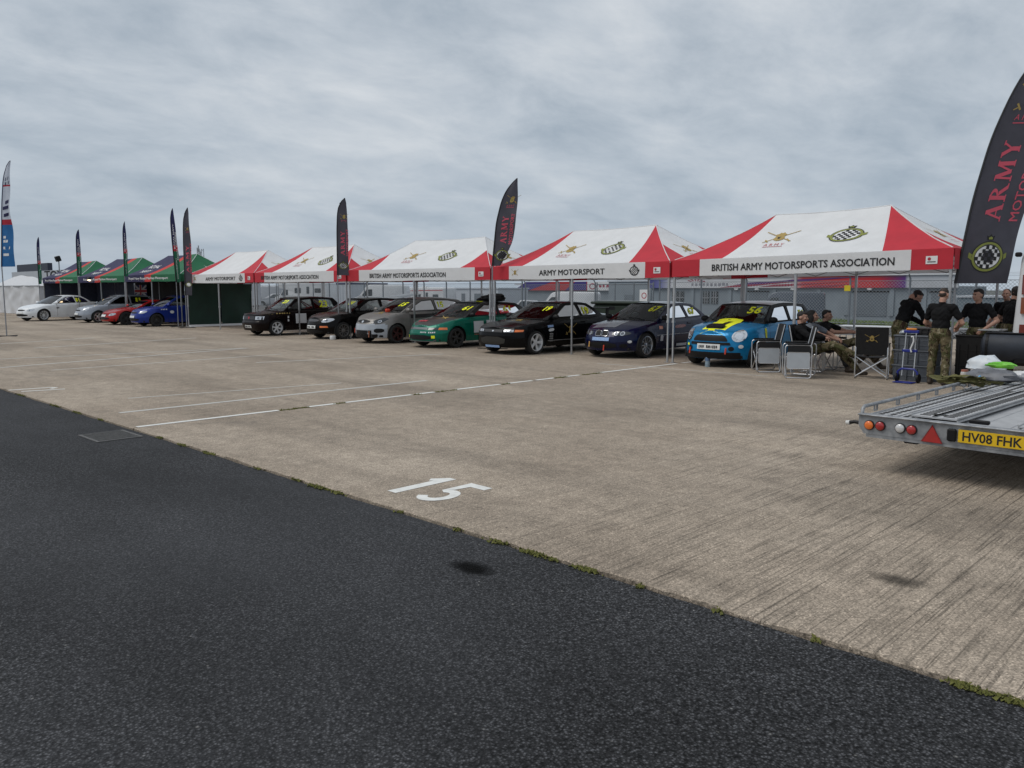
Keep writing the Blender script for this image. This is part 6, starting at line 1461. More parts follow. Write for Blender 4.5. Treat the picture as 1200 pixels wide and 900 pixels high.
# ------------------------------------------------------------------ car transporter trailer
GALV = mat('galvanised_steel', (.40, .41, .42), .5, .35, col2=(.15, .16, .175), vscale=9)
GALVD = mat('deck_galvanised', (.36, .365, .375), .5, .25, col2=(.50, .505, .51), vscale=6)
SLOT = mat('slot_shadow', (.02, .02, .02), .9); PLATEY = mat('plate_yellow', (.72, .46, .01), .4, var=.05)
def trailer():
    DZ = .53; rl = ground_at(1008.5, 486, DZ); Y0 = rl.y; X0 = rl.x
    xx = lambda px: at_y(px, Y0, 0)-X0+.0
    def lx(px, py, z):     # lateral position on the rear face
        d = _fw*FPX + _R*(px-CX) - _up*(py-CY); k = Y0/d.y; return d.x*k-X0, CAM_H+d.z*k
    t = thing('car_trailer', 'galvanised car transporter trailer with yellow number plate HV08 FHK', 'trailer', (X0, Y0, 0), R(-1.5))
    W, Ln = 2.12, 4.7
    # deck planks with upturned edges
    n = 9; pw = (W-.08)/n
    for i in range(n):
        x0 = .04+i*pw; b = MB(); g = .006
        if i in (0, 1, 2, 6, 7, 8):     # perforated wheel tracks
            b.box((x0+pw/2, Ln/2, DZ-.02), (pw-g, Ln-.02, .03), bev=.004); b.box((x0+.008, Ln/2, DZ-.001), (.008, Ln-.02, .010))
        else: b.box((x0+pw/2, Ln/2, DZ-.03), (pw-g, Ln-.02, .03), bev=.004)
        b.build('deck_plank', GALVD, t)
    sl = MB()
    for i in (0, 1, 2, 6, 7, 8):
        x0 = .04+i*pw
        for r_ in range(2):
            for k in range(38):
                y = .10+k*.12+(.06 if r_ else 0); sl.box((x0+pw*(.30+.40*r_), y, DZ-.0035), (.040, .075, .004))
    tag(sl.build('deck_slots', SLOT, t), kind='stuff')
    # rear light board
    RB_ = MB(); prof = [(0, DZ), (.03, DZ+.012), (W-.03, DZ+.012), (W, DZ), (W, DZ-.09), (W-.05, DZ-.165), (.05, DZ-.165), (0, DZ-.09)]
    RB_.prism(prof, lambda u, v, w: Vector((u, -.035+w, v)), .05); RB_.build('rear_beam', GALV, t)
    MB().box((W/2, -.02, DZ+.014), (W, .10, .012), bev=.004).build('rear_lip', GALV, t); MB().box((W/2, .0, DZ-.18), (W-.14, .06, .03)).build('lower_rail', GALV, t)
    for px, py, r_, m_ in ((1021, 497.5, .040, AMBER), (1034, 498.5, .040, REDLENS), (1057.5, 501, .040, mat('clear_lens', (.6, .6, .6), .15, .2, coat=1)), (1071, 503, .040, REDLENS)):
        x, z = lx(px, py, 0); M = Matrix.Translation((x, -.036, z)) @ Matrix.Rotation(PI/2, 4, 'X'); b = MB().lathe([(r_+.006, 0), (r_+.006, .012), (r_, .016)], 20, M); o = b.build('rear_lamp', TRIM, t, 40); MB().lathe([(r_, .012), (r_, .02), (r_*.85, .026), (r_*.4, .030), (0, .031)], 20, M).build('lens', m_, o, 50)
    for px in (1095,):
        x, z = lx(px, 508, 0); h = .15
        for xx_ in (x, W-x):
            b = MB(); b.prism([(-.085, -.07), (.085, -.07), (0, .08)], lambda u, v, w: Vector((xx_+u, -.037-w, z+v)), .010); o = b.build('triangle_reflector', REDLENS, t); MB().tube([(xx_+u, -.046, z+v) for u, v in ((-.085, -.07), (.085, -.07), (0, .08))], .006, 5, True).build('reflector_rim', mat('reflector_edge', (.25, .01, .01), .4), o)
    x, z = lx(1126, 509.5, 0); pl = MB().box((x+.26, -.046, z), (.52, .014, .112), bev=.003).build('number_plate', PLATEY, t)
    mb = MB(); text_mb(mb, 'HV08 FHK', lambda u, v: Vector((x+.26+u, -.0545, z+v)), w=.45, h=.082, bold=.02); mb.build('lettering', BLACKINK, pl)
    MB().box((x-.05, -.05, z), (.075, .035, .11), bev=.012).build('plate_lamp', TRIM, t)
    # outline marker on a rubber stalk
    MB().tube([(.0, -.01, DZ-.075), (-.05, -.015, DZ-.07), (-.10, -.015, DZ-.085)], .017, 7).build('marker_stalk', TRIM, t, 50); MB().cyl((-.09, -.015, DZ-.083), (-.125, -.015, DZ-.086), .023, .02, 10).build('marker_lamp', mat('marker_lens', (.6, .6, .58), .2), t, 50)
    # side rails
    for x in (.018, W-.018):
        MB().tube([(x, -.01, DZ), (x, 0, DZ+.06), (x, .04, DZ+.08), (x, Ln*.8, DZ+.08)], .017, 8).build('side_rail', GALV, t, 50)
        for k in range(7):
            y = .30+k*.55; o = MB().tube([(x, y-.03, DZ+.08), (x, y-.03, DZ+.015), (x, y+.03, DZ+.015), (x, y+.03, DZ+.08)], .009, 6).build('rail_bracket', GALV, t, 50)
        MB().box((x+(.01 if x < 1 else -.01), Ln/2, DZ-.06), (.05, Ln, .11), bev=.006).build('side_beam', GALV, t)
    MB().cyl((.018, Ln*.8, DZ+.08), (.018, Ln*.8+.1, DZ+.08), .021, n=8).build('rail_end', mat('orange_marker', (.7, .10, .04), .5), t, 50)
    for k in range(4): MB().box((W/2, .5+k*1.2, DZ-.10), (W-.1, .08, .08)).build('cross_member', GALV, t)
    for y in (2.0, 2.7):
        MB().cyl((.1, y, .22), (W-.1, y, .22), .03, n=8).build('axle', TRIM, t)
        for x in (.16, W-.16):
            M = Matrix.Translation((x, y, .235)) @ Matrix.Rotation(PI/2, 4, 'Y'); o = MB().lathe([(0, -.05), (.12, -.05), (.13, 0), (.12, .05), (0, .05)], 20, M).build('wheel', GALV, t, 40); MB().lathe([(.12, -.08), (.2, -.085), (.232, -.06), (.235, 0), (.232, .06), (.2, .085), (.12, .08)], 26, M).build('tyre', RUBBER, o, 40)
    MB().box((.42, .16, DZ-.20), (.15, .12, .07), bev=.02).build('prop_stand', TRIM, t); MB().cyl((.42, .16, DZ-.2), (.42, .5, DZ-.12), .02, n=7).build('prop_tube', GALV, t)
    MB().cyl((W/2, Ln, .42), (W/2, Ln+1.4, .42), .05, n=8).build('drawbar', GALV, t); MB().cyl((W/2-.2, Ln+1.1, .02), (W/2-.2, Ln+1.1, .6), .025, n=8).build('jockey_stand', GALV, t)
    # stored loading ramps lying across the tracks
    def ramp(x, y, rz, ln, wd):
        M = Matrix.Translation((x, y, DZ+.008)) @ Matrix.Rotation(rz, 4, 'Z'); b = MB(); b.box((0, ln/2, .025), (wd, ln, .014))
        for sx in (-1, 1): b.box((sx*(wd/2-.006), ln/2, .022), (.012, ln, .044)); b.box((sx*.0, ln/2, .036), (.03, ln, .012))
        rp = MB().join(b, M).build('loading_ramp', GALVD, t); s2 = MB()
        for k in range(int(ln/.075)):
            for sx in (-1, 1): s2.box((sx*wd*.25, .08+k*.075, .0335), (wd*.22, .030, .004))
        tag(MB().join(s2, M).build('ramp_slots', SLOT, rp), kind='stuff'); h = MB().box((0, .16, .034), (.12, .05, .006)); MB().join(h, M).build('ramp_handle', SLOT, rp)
        return rp
    ramp(.62, .07, R(-1.0), 2.6, .40)
    q = ground_at(1195, 507, DZ+.03); ramp(1.48, .05, R(1), 2.6, .40)
    MB().box((.95, .20, DZ+.018), (.16, .05, .035), bev=.008).build('ramp_latch', TRIM, t)
trailer()
TD = .53+.012
def on_deck(px, py, z=TD): g = ground_at(px, py, z); return Vector((g.x, g.y, z))
OLIVE = mat('olive_webbing', (.10, .095, .03), .85, var=.3, vscale=18, bump=.4, bscale=50)
def straps():
    rnd = random.Random(4); base = on_deck(1128, 455); t = thing('ratchet_straps', 'tangled olive webbing ratchet straps heaped on the trailer', 'strap', base)
    for i in range(7):
        P = []; a = rnd.uniform(0, 6.3); r0 = rnd.uniform(.10, .26)
        for k in range(18):
            th = a+k*.42; r_ = r0*(1+.35*math.sin(k*.7+i)); P.append(Vector((r_*math.cos(th)*1.4, r_*math.sin(th)*.75, .025+.05*abs(math.sin(k*.5+i*1.3))+.012*i)))
        P = [Vector(p) for p in chaikin([tuple(p) for p in P], 1, False)]; b = MB(); up = Vector((0, 0, 1))
        for j in range(len(P)-1):
            pass
        V = []
        for j, p in enumerate(P):
            d = (P[min(j+1, len(P)-1)]-P[max(0, j-1)]).normalized(); tilt = .9*math.sin(j*.35+i); n_ = d.cross(up); n_ = n_.normalized() if n_.length > 1e-4 else Vector((1, 0, 0)); e = (n_*math.cos(tilt)+up*math.sin(tilt))*.022; V += [p-e, p+e]
        b.add(V, [(2*j, 2*j+2, 2*j+3, 2*j+1) for j in range(len(P)-1)]); b.build('webbing', OLIVE, t, 60, fixn=False)
    for x, y in ((.02, -.12), (-.10, .05)):
        b = MB(); b.box((x, y, .05), (.10, .055, .03), bev=.008); b.cyl((x-.04, y-.03, .06), (x-.04, y+.03, .06), .02, n=8); b.build('ratchet', GALV, t, 40)
    MB().tube([(.05, -.15, .03), (.10, -.19, .02), (.14, -.16, .05), (.12, -.13, .02)], .008, 6).build('hook', GALV, t, 50)
straps()
for i, (px, py, lb) in enumerate(((1130, 444, 'small clear jar with a lid beside the olive straps'), (1141, 444, 'small printed jar standing between the straps and the bag'))):
    q = on_deck(px, py); t = thing('jar', lb, 'jar', q); MB().lathe([(0, 0), (.045, 0), (.048, .01), (.048, .085), (.038, .10)], 16).build('jar_body', mat('jar_plastic', (.42, .42, .40), .2, var=.25, vscale=20, coat=.6), t, 40); MB().lathe([(.042, .095), (.042, .12), (0, .12)], 16).build('lid', mat('jar_lid%d' % i, ((.35, .12, .08), (.5, .5, .5))[i], .4), t, 40); MB().lathe([(.049, .03), (.049, .07)], 16).build('jar_label', mat('jar_print%d' % i, ((.5, .45, .4), (.4, .06, .06))[i], .5, var=.4, vscale=30), t, 60)
q = on_deck(1164, 448); crisp_bag('grey carrier bag slumped on the trailer under the white bag', q, mat('grey_carrier', (.13, .135, .15), .5, var=.25, vscale=9), .30, .17, .17, 5.0)
q = on_deck(1155, 440); crisp_bag('white carrier bag with blue print on the trailer', q+Vector((0, 0, .02)), mat('white_carrier', (.66, .68, .70), .45, col2=(.5, .56, .62), vscale=8), .24, .15, .26, 8.0)
q = on_deck(1172, 444); crisp_bag('bright green packet lying on the bags', q+Vector((0, -.03, .14)), mat('green_packet', (.10, .42, .02), .35, col2=(.22, .6, .06), vscale=8), .17, .07, .09, 3.0)
q = on_deck(1196, 446); crisp_bag('crumpled white wrapping at the edge of the bags', q, mat('white_wrap', (.62, .62, .63), .5, var=.1), .14, .10, .13, 11.0)
q = on_deck(1141, 450); tag(MB().tube([q+Vector(p) for p in ((-.06, -.05, .03), (-.02, -.02, .05), (.03, .02, .06), (.05, .06, .10))], .014, 6).build('blue_strap_end', mat('light_blue_strap', (.10, .32, .55), .6), None, 50), 'short light blue strap end lying on the olive webbing', 'strap')
# ------------------------------------------------------------------ background: fence, buildings, parked vehicles
VANW = mat('van_white', (.60, .61, .62), .35, 0, var=.06, vscale=1.5, coat=.3); VANS = mat('silver_body', (.34, .35, .37), .35, .4, var=.08, coat=.3)
TINT = glass_mat('van_glass', (.10, .12, .13)); LORRYG = mat('lorry_grey', (.46, .49, .53), .5, .1, var=.08); DKVEH = mat('slate_vehicle', (.07, .085, .11), .4, .2, var=.15, coat=.3)
def gz(Y): return 0.0 if Y < 43.5 else max(-.95, -.95*(Y-43.5)/6.5)
def box_vehicle(name, label, cat, loc, rz, prof, W, m, windows=(), screens=(), axles=(), rw=.33, group=None, tumble=.07, extra=None, lamps=None, bev=.06):
    """prof: side outline (l, z) front at l=0; faces -Y. windows: (poly, both sides); screens: pairs of (l,z) ends on the outline"""
    t = thing(name, label, cat, loc, rz, group); L = max(p[0] for p in prof); H = max(p[1] for p in prof); P = roundpoly(prof, .12, 3); n = len(P)
    cx_, cz_ = L/2, H/2
    def ins(p, k): return (p[0]+(cx_-p[0])/L*k*2, p[1]+(cz_-p[1])/H*k*2)
    def lat(z, w): return w*(1-tumble*max(0, z-.9)/max(.5, H-.9))
    b = MB(); rings = []
    for w, k in ((-W/2, bev), (-W/2+bev*.4, bev*.25), (-W/2+bev, 0), (W/2-bev, 0), (W/2-bev*.4, bev*.25), (W/2, bev)):
        rings.append([Vector((lat(z, w), l-L/2, z)) for l, z in (ins(p, k) for p in P)])
    vs = [p for r_ in rings for p in r_]; fs = []
    for j in range(5):
        for i in range(n): fs.append((j*n+i, j*n+(i+1) % n, (j+1)*n+(i+1) % n, (j+1)*n+i))
    tri = tessellate_polygon([[Vector((l, z, 0)) for l, z in P]]); fs += [tuple(x) for x in tri] + [tuple(x+5*n for x in q)[::-1] for q in tri]
    b.add(vs, fs); b.build('body', m, t, 40)
    for poly in windows:
        for sg in (1, -1): mb = MB(); poly_mb(mb, roundpoly(poly, .06, 3), lambda l, z: Vector((sg*(lat(z, W/2)+.006), l-L/2, z))); mb.build('side_window', TINTB, t, fixn=False)
    for (l0, z0), (l1, z1), w in screens:
        d = Vector((0, l1-l0, z1-z0)).normalized(); nrm = Vector((0, -d.z, d.y)); nrm = nrm if (nrm.y < 0) == (l0 < L/2) else -nrm
        mb = MB(); mb.grid(lambda u, v: Vector((lat(lerp(z0, z1, v), w/2)*u, lerp(l0, l1, v)-L/2, lerp(z0, z1, v)))+nrm*.012, linspace(-1, 1, 5), linspace(.06, .94, 4)); mb.build('windscreen' if l0 < L/2 else 'rear_window', TINTB, t, fixn=False)
    ty = MB().lathe([(.0, -.11), (rw*.62, -.10), (rw*.66, -.11), (rw*.95, -.10), (rw, -.06), (rw, .06), (rw*.95, .10), (rw*.66, .11), (rw*.62, .10), (0, .11)], 20).mesh('tyre', RUBBER, 40); rm = MB().lathe([(rw*.6, .112), (rw*.5, .10), (rw*.2, .118), (0, .118)], 16).mesh('rim', GALV, 40)
    for la in axles:
        for sg in (1, -1):
            o = obj_of('wheel', ty, t); o.matrix_local = Matrix.Translation((sg*(W/2-.10), la-L/2, rw)) @ Matrix.Rotation(sg*PI/2, 4, 'Y'); obj_of('rim', rm, o)
            ar = MB(); poly_mb(ar, [(la+(rw+.07)*math.cos(a), max(.2, rw+(rw+.07)*math.sin(a))) for a in linspace(0, PI, 14)], lambda l, z: Vector((sg*(lat(z, W/2)+.004), l-L/2, z))); ar.build('wheel_arch', UNDER, t, fixn=False)
    if lamps:
        zl, wl, hl = lamps
        for sg in (1, -1):
            y0 = -L/2-.015; MB().box((sg*(W/2-.30), y0+.05, zl), (wl, .12, hl), bev=.03).build('headlight', LAMP, t)
        MB().box((0, -L/2-.0, zl-.05), (W*.40, .10, hl*.8), bev=.02).build('grille', TRIM, t); MB().box((0, -L/2+.02, .42), (W*.94, .14, .22), bev=.04).build('bumper', TRIM, t)
    if extra: extra(t, L, W, lat)
    return t
TINTB = mat('dark_window', (.025, .032, .038), .08, var=.3, vscale=2, coat=.6)
VANP = [(0, .28), (5.4, .28), (5.45, .6), (5.4, 2.25), (5.3, 2.42), (1.9, 2.45), (1.45, 2.30), (.75, 1.38), (.12, 1.12), (0, .9)]
def van(label, px, Y, rz, m=VANW, **k):
    d = dict(windows=[[(1.0, 1.45), (1.50, 1.98), (2.05, 2.0), (2.05, 1.35), (1.1, 1.32)]], screens=[((.80, 1.45), (1.48, 2.30), 1.7)], axles=(.95, 4.2), lamps=(.95, .34, .22)); d.update(k)
    return box_vehicle('panel_van', label, 'van', (at_y(px, Y), Y, gz(Y)), rz, VANP, 2.0, m, **d)
MHP = [(0, .3), (6.6, .3), (6.65, .7), (6.6, 2.75), (6.4, 2.85), (.9, 2.85), (.55, 2.70), (.6, 2.2), (1.15, 2.05), (.75, 1.4), (.1, 1.15), (0, .9)]
def motorhome(label, px, Y, rz, stripe=None):
    def ex(t, L, W, lat):
        for sg in (1, -1):
            for l0, l1, z0, z1 in ((2.6, 3.4, 1.55, 2.15), (4.1, 4.45, 1.5, 2.3), (5.1, 5.9, 1.6, 2.1)): mb = MB(); poly_mb(mb, roundpoly([(l0, z0), (l1, z0), (l1, z1), (l0, z1)], .08, 3), lambda l, z: Vector((sg*(lat(z, W/2)+.006), l-L/2, z))); mb.build('side_window', TINTB, t, fixn=False)
            if stripe:
                for z0 in (1.25, 2.45): mb = MB(); poly_mb(mb, [(1.6, z0), (6.5, z0+.05), (6.5, z0+.14), (2.4, z0+.10)], lambda l, z: Vector((sg*(lat(z, W/2)+.005), l-L/2, z))); mb.build('stripe', stripe, t, fixn=False)
        MB().box((0, -.2, 2.9), (.5, .6, .14), bev=.04).build('roof_vent', VANW, t)
    return box_vehicle('motorhome', label, 'motorhome', (at_y(px, Y), Y, gz(Y)), rz, MHP, 2.25, VANW, windows=[[(.85, 1.42), (1.22, 1.95), (1.75, 1.95), (1.75, 1.35), (.95, 1.3)]], screens=[((.80, 1.45), (1.14, 2.02), 1.75)], axles=(.95, 5.0), lamps=(.95, .34, .22), extra=ex, tumble=.02)
RZL = R(-90)     # nose towards -X
LX = R(-62)
motorhome('white motorhome with small dark windows parked behind the black hatchbacks', 358, 42.3, R(-62)).scale = (.85,)*3
van('white high roofed van parked behind the grey hatchback', 447, 41.9, R(-52)).scale = (.85,)*3
motorhome('white motorhome with red stripes behind the green hatchback', 500, 58, R(-80), mat('red_stripe', (.42, .03, .04), .5))
van('white van with rounded back parked beyond the black coupe', 666, 54, R(-65))
van('pale van behind the first motorhome', 408, 54, R(-75))
van('dusty white van beside the lorry under the teal awning', 314, 46, R(-50), VANS)
PICK = [(0, .42), (5.1, .42), (5.15, .95), (3.4, 1.0), (3.3, 1.12), (3.1, 1.68), (1.95, 1.72), (1.35, 1.12), (.15, 1.02), (0, .8)]
box_vehicle('pickup_truck', 'silver double cab pickup parked beyond the fence', 'pickup', (at_y(621, 52), 52, gz(52)), R(-62), PICK, 1.78, VANS, windows=[[(1.62, 1.16), (2.0, 1.62), (2.45, 1.63), (2.45, 1.15)], [(2.53, 1.15), (2.53, 1.63), (2.98, 1.60), (3.12, 1.15)]], screens=[((1.40, 1.17), (1.93, 1.68), 1.5)], axles=(.95, 4.1), rw=.38, lamps=(.85, .3, .2))
HAT = [(0, .25), (4.0, .25), (4.05, .8), (3.8, 1.0), (3.35, 1.42), (1.9, 1.46), (1.15, .98), (.12, .82), (0, .6)]
def far_car(label, px, Y, rz, m): return box_vehicle('parked_car', label, 'car', (at_y(px, Y), Y, gz(Y)), rz, HAT, 1.7, m, windows=[[(1.5, 1.0), (1.98, 1.36), (2.5, 1.38), (2.5, .99)], [(2.58, .99), (2.58, 1.38), (3.2, 1.34), (3.5, 1.02)]], screens=[((1.2, 1.02), (1.88, 1.44), 1.45), ((3.78, 1.03), (3.38, 1.4), 1.4)], axles=(.8, 3.2), rw=.31, lamps=(.68, .3, .14))
far_car('silver hatchback parked behind the green side wall', 322, 45, R(-40), VANS)
far_car('maroon hatchback parked beside the white van', 432, 58, R(-60), mat('maroon_paint', (.10, .012, .02), .3, .2, coat=.4))
far_car('white hatchback among the vans beyond the fence', 548, 52, R(-50), VANW)
# lorry with ribbed grey box, and the teal awning next to it
def lorry():
    X = at_y(290, 28.5); t = thing('box_lorry', 'grey ribbed box lorry behind the dark green side wall', 'lorry', (X, 28.5, 0), R(0)); MB().box((-1.2, -.3, 1.75), (2.8, 2.5, 2.5), bev=.05).build('box_body', LORRYG, t)
    for k in range(11): MB().box((-2.55+k*.27, -1.56, 1.75), (.05, .03, 2.4)).build('rib', LORRYG, t)
    for k in range(5): MB().box((.21, -1.3+k*.48, 1.75), (.03, .05, 2.4)).build('rib', LORRYG, t)
    MB().box((-1.2, -1.58, .55), (2.8, .06, .12)).build('rear_bumper', TRIM, t); MB().box((-1.9, -1.585, 2.25), (.24, .02, .20)).build('hazard_label', REDINK, t)
    for x in (-2.3, -.1):
        M = Matrix.Translation((x, -.2, .45)) @ Matrix.Rotation(PI/2, 4, 'Y'); MB().lathe([(0, -.13), (.25, -.13), (.43, -.12), (.45, 0), (.43, .12), (.25, .13), (0, .13)], 22, M).build('wheel', RUBBER, t, 40)
    MB().box((-1.2, -.3, .55), (2.2, 2.4, .18)).build('chassis', TRIM, t)
lorry()
def awning():
    Y = 30.0; x0, x1 = at_y(301, Y), at_y(326, Y); t = thing('awning', 'teal awning on grey posts beside the box lorry', 'awning', ((x0+x1)/2, Y, 0)); w = x1-x0
    TEAL = mat('teal_canvas', (.012, .11, .10), .8, var=.15, trans=.1); MB().grid(lambda u, v: Vector((u*w/2, v*1.6, 2.45+.35*(v/1)-.03*(1-u*u))), linspace(-1, 1, 7), linspace(0, 1, 5)).build('canopy', TEAL, t, 60, fixn=False)
    MB().grid(lambda u, v: Vector((u*w/2, -.01+.02*math.sin(u*9), 2.46-v)), linspace(-1, 1, 13), (0, .15, .3)).build('valance', TEAL, t, 60, fixn=False)
    for sx in (-1, 1):
        for y in (0, 1.6): MB().cyl((sx*w/2, y, 0), (sx*w/2, y, 2.45), .035, n=8).build('post', ALUD, t, 50)
awning()
def truck_back():
    X = at_y(400, 50); t = thing('box_trailer', 'pale grey box trailer with a navy top rail behind the tents', 'trailer', (X, 50, gz(50)), R(12)); MB().box((0, 3, 1.75), (2.6, 6, 2.9), bev=.05).build('box_body', LORRYG, t); MB().box((0, 3, 3.25), (2.7, 6.1, .16), bev=.03).build('top_rail', NAVYF, t)
    for k in range(6): MB().box((-1.1+k*.44, -.02, 1.75), (.05, .03, 2.7)).build('rib', LORRYG, t)
    for k in range(9): MB().box((1.31, .4+k*.65, 1.75), (.03, .05, 2.7)).build('rib', LORRYG, t)
    for y in (3.6, 4.5):
        for x in (-1.1, 1.1): M = Matrix.Translation((x, y, .42)) @ Matrix.Rotation(PI/2, 4, 'Y'); MB().lathe([(0, -.12), (.4, -.11), (.42, 0), (.4, .11), (0, .12)], 20, M).build('wheel', RUBBER, t, 40)
truck_back()
# chain link fence
def mat_chain():
    m, N, L, P, geo, sc, nz, vor, ramp, g, mixc, mth, bump = nodes_mat('chain_link')
    P.inputs['Base Color'].default_value = (.30, .32, .33, 1); P.inputs['Metallic'].default_value = .4; P.inputs['Roughness'].default_value = .5
    sp = N.new('ShaderNodeSeparateXYZ'); L.new(geo.outputs['Position'], sp.inputs[0])
    def wires(a):
        v = mth('ADD', mth('MULTIPLY', sp.outputs[0], a), sp.outputs[2]); fr = mth('FRACT', mth('MULTIPLY', v, 1/.16)); return mth('LESS_THAN', mth('ABSOLUTE', mth('SUBTRACT', fr, .5)), .055)
    w = mth('MAXIMUM', wires(1.0), wires(-1.0)); t = N.new('ShaderNodeBsdfTransparent'); mx = N.new('ShaderNodeMixShader'); L.new(w, mx.inputs[0]); L.new(t.outputs[0], mx.inputs[1]); L.new(P.outputs[0], mx.inputs[2]); L.new(mx.outputs[0], N['Material Output'].inputs[0]); return m
CHAIN = mat_chain(); POSTG = mat('fence_post', (.20, .22, .24), .5, .4, var=.15)
FY = 40.0
def fence(label, x0, x1, Y, h, step=2.6, gate=False, top=True):
    t = thing('chain_link_fence' if not gate else 'mesh_gate', label, 'fence' if not gate else 'gate', ((x0+x1)/2, Y, 0)); n = max(1, round((x1-x0)/step)); o = (x0+x1)/2
    for i in range(n+1):
        x = x0+(x1-x0)*i/n-o; MB().cyl((x, 0, -.05), (x, 0, h+.12), .05 if not gate else .04, n=8).build('post', POSTG, t, 50)
        if not gate: MB().cyl((x, 0, h+.1), (x, -.22, h+.32), .03, n=6).build('post_arm', POSTG, t, 50)
        if i < n:
            x2 = x0+(x1-x0)*(i+1)/n-o; MB().add([(x, .0, .04), (x2, .0, .04), (x2, .0, h), (x, .0, h)], [(0, 1, 2, 3)]).build('mesh_panel', CHAIN, t, fixn=False)
    for z in ((.06, h) if not gate else (.10, h/2, h)): MB().cyl((x0-o, .0, z), (x1-o, .0, z), .014 if not gate else .03, n=6).build('rail', POSTG, t, 50)
    if not gate:
        for y, z in ((-.08, h+.18), (-.15, h+.25), (-.22, h+.32)): MB().cyl((x0-o, y, z), (x1-o, y, z), .006, n=4).build('top_wire', POSTG, t)
    return t
fx = [at_y(p, FY) for p in (300, 470, 612, 682, 702, 768, 1230)]
fence('chain link fence behind the black and grey hatchbacks', fx[0], fx[2], FY, 2.1)
fence('chain link fence between the pickup and the mesh gate', fx[2]+.3, fx[4]-.3, FY, 2.0)
fence('tall mesh gate behind the navy coupe', fx[4], fx[5], FY-.2, 2.0, 1.5, True)
fence('long chain link fence behind the blue car and the people', fx[5]+.3, fx[6], FY, 2.1)
sg_ = thing('warning_sign', 'small white warning sign with red symbol on the mesh gate', 'sign', (at_y(755, FY-.35), FY-.35, 1.25)); MB().box((0, 0, 0), (.65, .02, .85), bev=.008).build('sign_board', WHITEINK, sg_); mb = MB(); ring_mb(mb, lambda u, v: Vector((u, -.013, v)), 0, .08, .18, .18, .05, 20); mb.build('symbol', REDINK, sg_); mb = MB(); text_mb(mb, '~xx xxxxx', lambda u, v: Vector((u, -.013, v-.28)), w=.5, h=.09); mb.build('lettering', BLACKINK, sg_)
tag(MB().box((0, 0, 0), (.30, .02, .28), bev=.005).build('yellow_sign', mat('sign_yellow', (.65, .5, .02), .5), None, loc=(at_y(993, FY-.08), FY-.08, 1.75)), 'small yellow sign fixed to the long chain link fence', 'sign')
# grass verge at the foot of the fence
def verge():
    rnd = random.Random(9); b = MB(); x0, x1 = at_y(700, 41), at_y(1240, 41)
    for _ in range(9000):
        x = rnd.uniform(x0, x1); y = FY+rnd.uniform(.3, 3.2); h = rnd.uniform(.05, .20)*(1+.6*noise.noise(Vector((x*.6, y*.6, 0)))); a = rnd.uniform(0, PI); d = Vector((math.cos(a), math.sin(a), 0))*.035; c = Vector((x, y, -.02)); l = Vector((rnd.uniform(-.06, .06), rnd.uniform(-.06, .06), h)); b.add([c-d, c+d, c+l], [(0, 1, 2)])
    tag(b.build('grass', mat('verge_grass', (.12, .19, .04), .9, col2=(.22, .27, .09), vscale=2), fixn=False), 'rough green grass along the foot of the fence', 'grass', kind='stuff')
    tag(MB().grid(lambda u, v: Vector((u, v, -.012)), linspace(x0, x1, 3), (FY+.3, FY+3.3)).build('verge', mat('verge_soil', (.05, .07, .025), .95, var=.3, vscale=2), fixn=False), kind='structure')
verge()
# dark green covered trailer between fence and navy coupe
def cover():
    g = ground_at(735, 392); t = thing('covered_trailer', 'low trailer under a dark green cover behind the navy coupe', 'trailer', (at_y(738, 25), 25, 0), R(8)); MB().box((0, 0, .75), (2.4, 1.5, .85), bev=.12).build('cover', mat('green_tarpaulin', (.010, .022, .014), .7, var=.3, bump=.4, bscale=6), t, 40); MB().box((0, 0, 1.2), (2.5, 1.6, .10), bev=.04).build('lid', mat('green_tarpaulin', (.010, .022, .014)), t)
    for x in (-.9, .9): M = Matrix.Translation((x, -.7, .3)) @ Matrix.Rotation(PI/2, 4, 'X'); MB().lathe([(0, -.08), (.28, -.08), (.3, 0), (.28, .08), (0, .08)], 18, M).build('wheel', RUBBER, t, 40)
cover()
# pit building with printed fascia
def mat_fascia():
    m, N, L, P, geo, sc, nz, vor, ramp, g, mixc, mth, bump = nodes_mat('printed_fascia'); tc = N.new('ShaderNodeTexCoord'); sp = N.new('ShaderNodeSeparateXYZ'); L.new(tc.outputs['Generated'], sp.inputs[0])
    c = ramp(sp.outputs[0], (0, (.05, .05, .22)), (.05, (.16, .17, .36)), (.095, (.58, .59, .61)), (.525, (.60, .60, .61)), (.565, (.55, .05, .05)), (.79, (.50, .02, .03)), (.83, (.24, .02, .09)), (.866, (.09, .03, .22)), (.868, (.46, .48, .51)), (1, (.46, .48, .51)))
    L.new(mixc(1, c, ramp(nz(.8, 5), (.3, g(.9)), (.7, g(1.06))), 'MULTIPLY'), P.inputs['Base Color']); P.inputs['Roughness'].default_value = .5; return m
WALLG = mat('pit_wall', (.20, .235, .265), .8, var=.10, vscale=.7); DOORG = mat('roller_door', (.13, .155, .18), .6, .1, var=.1, vscale=1.0); PANE = mat('dark_pane', (.03, .035, .04), .1, var=.3, coat=.5)
BY = 70.0
